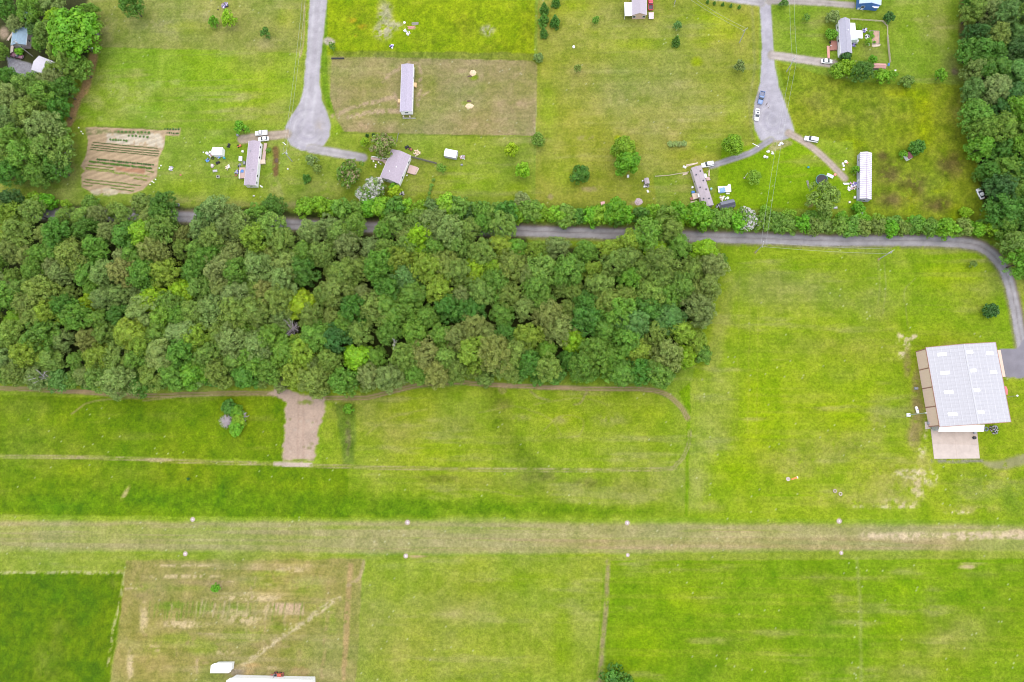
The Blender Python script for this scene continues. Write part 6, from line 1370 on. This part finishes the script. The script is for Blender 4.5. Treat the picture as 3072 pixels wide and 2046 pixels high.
for k, (pp, wd, cl, lb) in enumerate((([(460, 130), (1120, 145), (1740, 185)], .5, 'yellow olive', 'yellowish grassy row along the top of the garden'), ([(390, 435), (1000, 500), (1660, 555)], .26, 'dark', 'thin row, first below the pale soil'), ([(360, 490), (1000, 555), (1690, 615)], .26, 'dark', 'thin row, second below the pale soil'), ([(345, 535), (1000, 600), (1690, 665)], .26, 'dark', 'thin row, third below the pale soil'), ([(340, 580), (1000, 640), (1660, 705)], .26, 'dark', 'thin row, fourth below the pale soil'),
    ([(250, 960), (700, 1010), (1100, 1070), (1500, 1115)], .85, 'lime', 'thick bright lime row across the lower garden'), ([(290, 885), (560, 910), (790, 940)], .3, 'mid green', 'short green row above the lime row'), ([(240, 930), (800, 990)], .3, 'olive', 'short row just above the lime row'), ([(1440, 1000), (1590, 1020)], .4, 'mid green', 'short green strip right end of the garden'), ([(1190, 1145), (1450, 1180)], .5, 'yellow olive', 'short strip below the lime row'),
    ([(230, 1165), (800, 1220), (1340, 1290)], .4, 'mid green', 'upper long green row at the bottom of the garden'), ([(200, 1215), (700, 1275), (1220, 1335)], .35, 'mid green', 'middle long green row at the bottom of the garden'), ([(740, 1335), (1190, 1395)], .35, 'mid green', 'lowest short green row of the garden'), ([(190, 1280), (390, 1295)], .5, 'grey olive', 'dull patch row at the garden lower left'))):
    crop_row(pp, wd, cl, lb, 50 + k)
for i_, (x, y) in enumerate(((100, 145), (150, 222), (180, 265))): drum(g_(x, y), .22, .35, TRIM, 'white_bucket', f'white bucket left of the garden top, {ordn(i_)} from top', 'bucket', 'white buckets round the garden')
for i_, (x, y) in enumerate(((1715, 890), (1680, 940), (1608, 1162), (1540, 1200), (1570, 1220), (1500, 1262))): drum(g_(x, y), .24, .35, TRIM, 'white_bucket', f'white bucket on the right side of the garden, {ordn(i_)} from top', 'bucket', 'white buckets round the garden')
heap(g_(1918, 955), 1.0, .4, [mat('lilac_scrap', (.42, .36, .42), .8, .2, 3), TRIM, GREYP], 'scrap_pile', 'lilac grey scrap pile right of the garden', 'junk', 15, 30, 5); mound(g_(2100, 1075), .5, .15, RUST, 'burn_patch', 'small reddish ash patch right of the garden', 'mound', 8)
C1 = crop(0, 0, 2.2396)
heap(C1(460, 1040), 1.5, .9, [TRIM, DARKP, STEEL], 'junk_pile', 'black and white junk heap at the grove edge left of the garden', 'junk', 16, 44, 6); heap(C1(390, 1155), 1.9, .9, [TRIM, PALEW, GREYP, RUST], 'lumber_pile', 'pile of white boards and scrap at the grove edge', 'junk', 17, 40, 14); crate(C1(1190, 1376), (1.5, 1.1, .6), STEEL, 'stock_tank', 'grey rectangular trough at the verge below the garden', 'trough', 0, None, DARKP)
# ---- middle lot and slanting mobile home ---------------------------------------------------
heap(R_(265, 625), 1.0, .6, [DARKP, OLDW, TRIM], 'junk_pile', 'dark clutter in front of the small pinkish shed', 'junk', 18); drum(R_(185, 535), .3, .6, TRIM, 'bucket', 'white bucket left of the small pinkish shed', 'bucket'); tarp(R_(225, 645), 1.0, .6, .5, TRIM, 'white_bag', 'white bag in front of the small pinkish shed', 'bag', 4); tarp(R_(285, 738), 1.1, .7, .3, TRIM, 'mattress', 'white slab on the lawn below the small pinkish shed', 'mattress', 5, 2.0)
mound(R_(105, 950), 1.6, .35, mat('ash', (.36, .28, .28), .95, .4, 3), 'ash_heap', 'pinkish grey ash heap by the hedge in the middle lot', 'mound', 9); boards(R_(1150, 210), 3, 4.6, PALEW, 'long_plank', 'long tan planks on the lawn at the north end of the slanting mobile home', .22); tarp(R_(1010, 258), 1.4, .8, .6, TRIM, 'covered_object', 'white covered object at the north west corner of the slanting mobile home', 'cover', 6, -.4)
boards(R_(1020, 395), 3, 2.2, PALEW, 'short_plank', 'pale boards west of the slanting mobile home', .3); boards(R_(1480, 380), 2, 3.0, PALEW, 'path_boards', 'narrow pale boards east of the slanting mobile home', 1.5); boards(R_(1190, 940), 2, 2.6, PALEW, 'plank_pair', 'two pale planks below the rear deck of the slanting mobile home', .2)
o = table(R_(1790, 700), (5.0, 2.4, .9), WHT, 'trailer_bed', 'white trailer bed with blue tarpaulin right of the slanting mobile home', 'trailer', .04); tarp(R_(1760, 695), 2.6, 2.0, 2.0, mat('light_blue_tarp', (.25, .42, .68), .6, .2, 3), 'blue_tarpaulin', 'light blue tarpaulin on the white trailer bed', 'tarp', 7, .1); drum(R_(1885, 632), .6, 1.2, WHT2, 'water_tank', 'round white tank at the right end of the white trailer bed', 'tank'); tarp(R_(1860, 780), 1.4, .6, .4, TRIM, 'white_bag', 'long white bag below the white trailer bed', 'bag', 8)
heap(R_(1750, 880), 1.2, .5, [PALEW, TRIM], 'junk_pile', 'pale pallets between the white trailer and the charcoal shed', 'junk', 19, 16, 8); drum(R_(1855, 872), .5, .8, TRIM, 'tub', 'white tub at the north side of the charcoal shed', 'tub'); heap(R_(1660, 1030), .8, .7, [DARKP, PURP, TRIM], 'junk_pile', 'dark clutter at the west end of the charcoal shed', 'junk', 20); drum(R_(1530, 690), .45, .9, mat('green_bin', (.25, .42, .36), .6, .15, 3), 'bin', 'pale green bin east of the slanting mobile home', 'bin')
tarp(R_(1185, 750), 1.4, 1.0, .9, BLUET, 'blue_tarpaulin', 'blue tarpaulin at the rear deck of the slanting mobile home', 'tarp', 9); drum(R_(1165, 660), .4, .6, TRIM, 'tub', 'white tub west of the slanting mobile home', 'tub'); heap(R_(1215, 830), .8, .7, [OLDW, TRIM, DARKP], 'junk_pile', 'clutter on the rear deck of the slanting mobile home', 'junk', 21)
fence([R_(430, 460), R_(700, 440), R_(1080, 375)], 'low pale rail fence west of the slanting mobile home', .8, PALEW, 3, 'rail_fence', 0); b = W(*R_(2175, 488)); o = thing('clothes_pole', 'thin white pole standing in the lawn beside the pale tree', 'pole', (b.x, b.y, 0)); MB().tube([(0, 0, 0), (0, 0, 5.0)], .06, 8).build('post', TRIM, o); MB().box((0, 0, .3), (.6, .4, .5), ch=.05).build('base', CONC2, o)
table((1536 + 612 / 2.2396, 1380 / 2.2396), (1.6, 3.2, .7), mat('red_white_table', (.6, .33, .32), .7, .2, 3), 'picnic_table', 'red and white table half hidden behind the hedge in the middle lot', 'table', .1); crate((1536 + 780 / 2.2396, 1182 / 2.2396), (.8, 1.0, .8), TRIM, 'chest', 'white box below the tall lime tree pair', 'box'); drum((1536 + 415 / 2.2396, 312 / 2.2396), .5, .6, WHT2, 'well_cap', 'white round well cap alone in the big middle lot', 'well')
# ---- white-roofed mobile home yard ----------------------------------------------------------
b = W(*Q_(170, 780), .9); o = thing('trampoline', 'round dark trampoline half under the thin grey-olive tree', 'trampoline', (b.x, b.y, 0)); MB().lathe([(2.1, .86), (2.1, .90), (.1, .84)], k=28).build('mat', DARKP, o); MB().torus((0, 0, .9), 2.25, .09, 32, 8).build('rim', mat('teal_pad', (.10, .26, .26), .6, .15, 3), o)
for k in range(6): a = k * 1.047; MB().tube([(2.25 * math.cos(a), 2.25 * math.sin(a), 0), (2.25 * math.cos(a), 2.25 * math.sin(a), .9)], .04, 6).build('leg', STEEL, o)
o = table(Q_(330, 700), (2.6, 1.3, .9), mat('pale_aqua', (.52, .62, .62), .6, .12, 3), 'aqua_table', 'pale aqua table at the end of the pinkish track', 'table', -.5); drum(Q_(430, 675), .5, .5, mat('coral_tub', (.7, .25, .2), .6, .12, 3), 'tub', 'coral red tub beside the end of the pinkish track', 'tub')
drum(Q_(640, 420), .55, .5, CREAM, 'wading_pool', 'cream wading pool left of the white-roofed mobile home', 'pool'); drum(Q_(668, 440), .4, .4, mat('orange_tub', (.75, .32, .2), .6, .1, 3), 'tub', 'orange tub touching the cream wading pool', 'tub')
for i_, (x, y) in enumerate(((588, 455), (605, 498), (600, 570))): tarp(Q_(x, y), .8, .8, .4, TRIM, 'white_bag', f'white bag left of the white-roofed mobile home, {ordn(i_)} from top of three', 'bag', 20 + i_)
boards(Q_(650, 848), 2, 2.4, TRIM, 'white_pipe', 'white pipe lying at the end of the pinkish track', 0, 'pipe', .3); heap(Q_(770, 900), 1.5, .7, [mat('rose_cloth', (.55, .33, .36), .8, .2, 3), TRIM, PURP], 'junk_pile', 'pink heap of clutter at the door of the white-roofed mobile home', 'junk', 22, 44, 4); heap(Q_(710, 950), .9, .4, [TRIM, CREAM], 'junk_pile', 'white bits left of the pink clutter heap', 'junk', 23, 12, 2); tarp(Q_(850, 835), 1.1, .9, .6, PURP, 'violet_cloth', 'violet cloth at the west wall of the white-roofed mobile home', 'cloth', 24)
crate(Q_(718, 1215), (.7, .7, .5), CREAM, 'box', 'cream box below the thin grey-olive tree', 'box'); tarp(Q_(445, 1320), 1.5, 1.0, .5, STEEL, 'grey_tarpaulin', 'light grey sheet below the thin tree', 'tarp', 25); tarp(Q_(955, 1420), 2.4, 1.8, .9, mat('lilac_white_sheet', (.6, .55, .62), .7, .2, 3), 'white_sheet', 'pale lilac sheet between the white-roofed mobile home and the hedge', 'tarp', 26); crate(Q_(820, 1120), (.6, .9, .8), TRIM, 'chest', 'white box at the south west corner of the white-roofed mobile home', 'box')
boards(C4(268, 1240), 3, 3.2, OLDW, 'grey_rack', 'grey rack lying on the bright lawn left of the thin tree', 1.7); crate(C4(272, 1122), (.7, .6, .4), TEALT, 'tub', 'small teal tub on the bright lawn', 'tub')
for i_, (x, y) in enumerate(((690, 1275), (728, 1255), (470, 1410), (545, 1440))): heap(G_(x, y), .45, .25, [TRIM, STEEL], 'rubble_heap', f'white rubble by the right turning circle, {ordn(i_)} of four from the right end', 'rubble', 30 + i_, 8, 1)
boards(G_(235, 1280), 1, 2.8, TRIM, 'white_pipe', 'white pipe at the driveway mouth of the right turning circle', -.55, 'pipe'); drum(G_(408, 1498), .5, .7, TRIM, 'barrel', 'white barrel below the right turning circle', 'barrel'); drum(G_(450, 1510), .45, .7, STEEL, 'barrel', 'grey barrel right of the white one below the turning circle', 'barrel')
# ---- grey-roofed house yard -----------------------------------------------------------------
fence([H_(1440, 600), H_(1460, 820), H_(1490, 1110)], 'pale board fence on the east side of the yard of the grey-roofed house', 1.4, PALEW); fence([H_(720, 255), H_(960, 275), H_(1350, 300), H_(1440, 400), H_(1440, 600)], 'thin rail fence round the north east of the yard of the grey-roofed house', 1.0, PALEW, 2.4, 'rail_fence', 0)
tarp(H_(1490, 1120), 1.2, .7, .7, BLUET, 'blue_tarpaulin', 'blue bundle at the lower end of the pale board fence', 'tarp', 31, 1.4); heap(H_(1005, 465), .9, .8, [PURP, TRIM, DARKP], 'junk_pile', 'violet and white toys east of the white extension', 'junk', 24); heap(H_(1050, 590), .9, .5, [STEEL, TRIM, DARKP], 'junk_pile', 'grey junk beside the fenced garden bed', 'junk', 25, 30, 4); boards(H_(1065, 690), 3, 3.2, TRIM, 'white_plank', 'white planks beside the fenced garden bed', 1.7); boards(H_(1230, 755), 4, 3.4, PALEW, 'tan_lumber', 'tan lumber below the fenced garden bed', .1)
p4 = [W(*H_(*q), .15) for q in ((1090, 470), (1290, 480), (1290, 730), (1105, 730))]; c = sum(p4, Vector()) / 4; o = thing('raised_bed', 'square bare earth garden bed behind the grey-roofed house', 'bed', (c.x, c.y, 0)); MB().prism([(q.x - c.x, q.y - c.y) for q in p4], 0, .2).build('soil', mat('red_soil', (.36, .24, .17), .95, .3, 2, bump=.04), o)
for a, b in zip(p4, p4[1:] + p4[:1]): d = b - a; q = (a + b) / 2 - c; MB().box((q.x, q.y, .16), (d.length + .1, .12, .34), math.atan2(d.y, d.x)).build('edging', OLDW, o)
for i_, (x, y, r_) in enumerate(((1120, 520, 5), (1160, 570, 5), (1130, 610, 4), (1200, 690, 4), (1150, 500, 4))): tree('small', H_(x, y)[0] / K, H_(x, y)[1] / K, r_, 'bright green', 'bed_plant', f'green plant in the square garden bed, {ordn(i_)} of five', 'plant', 'plants in the square garden bed', .4)
for i_, (x, y, m_) in enumerate(((330, 700, DARKP), (345, 765, TRIM), (450, 705, STEEL), (410, 690, RUST))): chair(H_(x, y), m_, 'deck_chair', ('dark', 'white', 'grey', 'rusty')[i_] + ' chair on the red front deck of the grey-roofed house', i_ * 1.3)
heap(H_(790, 745), .9, .6, [DARKP, PURP, GREYP], 'junk_pile', 'dark clutter at the east wall of the grey-roofed house', 'junk', 26); drum(H_(868, 660), .55, 1.0, WHT2, 'water_tank', 'white tank under the white extension', 'tank'); crate(H_(1610, 1245), (.7, .5, .4), CREAM, 'box', 'cream box east of the yard fence', 'box')
# ---- upper left grove ---------------------------------------------------------------------------
b = W(*U_(475, 225), 2.4); o = thing('trampoline', 'netted trampoline behind the grove house with pale hoop', 'trampoline', (b.x, b.y, 0)); MB().lathe([(2.2, .8), (2.2, .86), (.1, .8)], k=26).build('mat', mat('blue_grey_mat', (.10, .16, .20), .7, .2, 3), o); MB().torus((0, 0, 2.4), 2.2, .05, 30, 6).build('hoop', TRIM, o)
for k in range(6): a = k * 1.047; MB().tube([(2.2 * math.cos(a), 2.2 * math.sin(a), 0), (2.2 * math.cos(a), 2.2 * math.sin(a), 2.4)], .04, 6).build('leg', STEEL, o)
boards(U_(195, 710), 4, 4.5, PALEW, 'pergola_beams', 'tan parallel beams beside the grove house', 1.15, 'lumber', .15); tree('small', U_(370, 1000)[0] / K, U_(370, 1000)[1] / K, 13, 'bright green', 'shrub', 'low green shrub in front of the grove house', 'shrub', None, .5); crate(U_(1800, 940), (.6, .6, .5), TRIM, 'bucket', 'white bucket at the grove edge', 'bucket')
b = W(*U_(1850, 620), 1.8); o = thing('slatted_hut', 'dark slatted hut roof under the vivid green tree', 'hut', (b.x, b.y, 0), .7); MB().box((0, 0, .9), (1.8, 2.6, 1.7)).build('wall', OLDW, o)
for k in range(6): MB().box((-.85 + k * .34, 0, 1.82), (.3, 3.0, .08)).build('roof_slat', mat('plum_slat', (.12, .08, .11), .8, .2, 3), o)
# ---- hangar surroundings ------------------------------------------------------------------------
b = W(*h_(172, 960)); o = thing('light_pole', 'grey light pole standing west of the hangar on a white base', 'pole', (b.x, b.y, 0)); MB().box((0, 0, .35), (1.2, 1.2, .7), ch=.06).build('base', TRIM, o)
e = W(*h_(378, 900), 9.0); MB().tube([(0, 0, .5), (0, 0, 11.6)], [.16, .11], 10).build('post', mat('green_grey_pole', (.34, .40, .36), .5, .1, 2), o)
MB().box((.3, 0, 11.6), (.7, .3, .16), ch=.03).build('lamp_head', STEEL, o)
b = W(*h_(1325, 750)); o = thing('light_pole', 'white-topped pole on the east side of the hangar', 'pole', (b.x, b.y, 0)); MB().tube([(0, 0, 0), (0, 0, 6)], .08, 8).build('post', POLEM, o); MB().lathe([(.1, 6), (.35, 6.1), (.3, 6.3), (.05, 6.4)], k=10).build('lamp_head', TRIM, o)
p0, p1 = W(*h_(265, 865), .5), W(*h_(285, 935), .5); c = (p0 + p1) / 2; o = thing('propane_tank', 'white propane tank lying west of the hangar', 'tank', (c.x, c.y, 0), math.atan2(p1.y - p0.y, p1.x - p0.x))
mb = MB().lathe([(.02, -1.35), (.3, -1.25), (.48, -.95), (.5, 0), (.48, .95), (.3, 1.25), (.02, 1.35)], (0, 0, .75), 14, 'x'); mb.smooth = True; mb.build('vessel', CREAM, o); MB().lathe([(.22, 1.2), (.22, 1.38), (.05, 1.42)], k=10).build('dome', PURP, o)
for s in (-1, 1): MB().box((s * .8, 0, .2), (.25, .8, .4)).build('cradle', CONC2, o)
crate(h_(275, 645), (1.1, .9, .8), GREYP, 'utility_box', 'grey utility box beside the west wall of the hangar', 'box'); tyre(h_(1092, 1125), 'blue-grey wheel at the south side of the hangar', mat('blue_grey_rubber', (.16, .20, .26), .7, .15, 3), .7); heap(h_(1180, 1130), 1.6, .9, [DARKP, GREYP, OLDW], 'junk_pile', 'dark heap along the south wall of the hangar', 'junk', 27, 50, 8)
drum(h_(962, 1228), .55, .9, DARKP, 'barrel', 'dark barrel at the right edge of the concrete apron', 'barrel'); drum(h_(965, 1168), .5, .8, GREYP, 'barrel', 'grey barrel above the dark one on the concrete apron', 'barrel')
# ---- airstrip markers, windsock ------------------------------------------------------------------
MK = mat('marker_white', (.36, .29, .26), .8, .15, 4); mk0 = None
for i_, (x, y, wh) in enumerate(((443, 1194, 'upper row, first'), (937, 1201, 'upper row, second'), (1442, 1202, 'upper row, third'), (1929, 1198, 'upper row, fourth'), (426, 1273, 'lower row, first'), (933, 1278, 'lower row, second'), (1443, 1276, 'lower row, third'), (1934, 1271, 'lower row, fourth'))):
    lb = f'white round airstrip marker, {wh} from left'; p = D(x, y)
    if mk0 is None:
        mk0 = thing('airstrip_marker', lb, 'marker', (p.x, p.y, 0), 0, 'airstrip edge markers'); MB().lathe([(.85, -.05), (.85, .05), (.7, .09), (.35, .10)], k=20).build('base', MK, mk0); MB().lathe([(.26, .08), (.22, .25), (.09, .45), (.03, .48)], k=14).build('cone', TRIM, mk0)
    else: copy_tree(mk0, (p.x, p.y, 0), 0, lb, 'airstrip edge markers', (.8,) * 3 if i_ in (6, 7) else None)
X_ = crop(2280, 1400, 7.84)
b = W(*X_(660, 290)); o = thing('windsock', 'orange windsock on a pole beside the airstrip', 'windsock', (b.x, b.y, 0)); MB().tube([(0, 0, 0), (0, 0, 5.5)], [.09, .06], 8).build('pole', STEEL, o); MB().lathe([(.75, 0), (.75, .12), (.4, .15)], k=16).build('base', CONC2, o)
e0, e1 = W(*X_(735, 300), 5.3), W(*X_(885, 250), 5.1); mb = MB(); n = 14; a0 = e0 - b; a1 = e1 - b
mb.tube([a0 + (a1 - a0) * t_ for t_ in (0, .25, .5, .75, 1)], [.22, .26, .30, .34, .38], 12, False); mb.smooth = True; mb.build('sock', ORNG, o); MB().tube([(0, 0, 5.4), tuple(a0)], .03, 6).build('swivel_arm', STEEL, o); MB().tube([tuple(a1 - (a1 - a0) * .12), tuple(a1)], .40, 12).build('hoop', CREAM, o)
tyre(X_(1765, 570), 'white-painted tyre, left of two beside the airstrip', MK, .55); tyre(X_(1895, 640), 'pale tyre, right of two beside the airstrip', mat('tan_tyre', (.42, .36, .30), .8, .15, 3), .55)
# ---- two people ------------------------------------------------------------------------------------
SKIN = mat('skin', (.42, .27, .20), .6, .06, 6)
def skinned(name, V, Ed, Rd, m, parent):
    me = bpy.data.meshes.new(name); me.from_pydata(V, Ed, []); o = link(bpy.data.objects.new(name, me), parent); me.materials.append(m)
    md = o.modifiers.new('skin', 'SKIN'); md.use_smooth_shade = True
    for i_, r_ in enumerate(Rd): me.skin_vertices[0].data[i_].radius = (r_, r_)
    me.skin_vertices[0].data[0].use_root = True
    s = o.modifiers.new('sub', 'SUBSURF'); s.levels = 1; s.render_levels = 2; return o
def person(p, rz, shirt, trousers, hair, label):
    b = W(*p, 0); o = thing('person', label, 'person', (b.x, b.y, 0), rz)
    V = [(0, 0, .98), (0, 0, 1.15), (0, 0, 1.38), (0, 0, 1.50), (.01, 0, 1.60), (.02, 0, 1.72)]; Ed = [(0, 1), (1, 2), (2, 3), (3, 4), (4, 5)]; Rd = [.15, .135, .155, .06, .085, .075]
    for s in (-1, 1):
        n = len(V); V += [(0, s * .18, 1.42), (.02, s * .24, 1.16), (.16, s * .20, .98), (.22, s * .17, .95)]; Ed += [(2, n), (n, n + 1), (n + 1, n + 2), (n + 2, n + 3)]; Rd += [.065, .05, .038, .035]
        n = len(V); V += [(0, s * .10, .90), (.02, s * .11, .50), (-.01, s * .11, .09), (.16, s * .12, .05)]; Ed += [(0, n), (n, n + 1), (n + 1, n + 2), (n + 2, n + 3)]; Rd += [.10, .07, .05, .045]
    skinned('body', V, Ed, Rd, SKIN, o)
    V = [(0, 0, 1.0), (0, 0, 1.15), (0, 0, 1.38), (0, 0, 1.46)]; Ed = [(0, 1), (1, 2), (2, 3)]; Rd = [.17, .155, .175, .10]
    for s in (-1, 1): n = len(V); V += [(0, s * .18, 1.42), (.02, s * .235, 1.20)]; Ed += [(2, n), (n, n + 1)]; Rd += [.085, .075]
    skinned('shirt', V, Ed, Rd, shirt, o)
    V = [(0, 0, .97), (0, 0, 1.02)]; Ed = [(0, 1)]; Rd = [.165, .165]
    for s in (-1, 1): n = len(V); V += [(0, s * .10, .88), (.02, s * .11, .50), (-.01, s * .11, .12)]; Ed += [(0, n), (n, n + 1), (n + 1, n + 2)]; Rd += [.115, .09, .075]
    skinned('trousers', V, Ed, Rd, trousers, o)
    hm = MB().lathe([(.02, 1.83), (.07, 1.82), (.105, 1.76), (.112, 1.68), (.10, 1.62)], (-.015, 0, 0), 12); hm.smooth = True; hm.build('hair', hair, o); MB().lathe([(.01, 0), (.018, .02), (.006, .05)], (.105, 0, 1.64), 6).build('nose', SKIN, o)
NAVY = mat('dark_cloth', (.035, .03, .045), .85, .2, 8); TEE = mat('white_shirt', (.7, .69, .68), .8, .08, 8); DENIM = mat('denim', (.10, .13, .22), .9, .2, 8); BROWNH = mat('brown_hair', (.05, .03, .02), .7, .2, 12)
I_ = crop(2270, 260, 15.675)
person(I_(435, 865), -.8, NAVY, NAVY, BROWNH, 'person in dark clothes standing in the right turning circle near the blue pickup'); person(I_(540, 1015), 2.2, TEE, mat('grey_shorts', (.35, .34, .34), .9, .15, 8), BROWNH, 'person in a white shirt standing right of the white car in the turning circle')
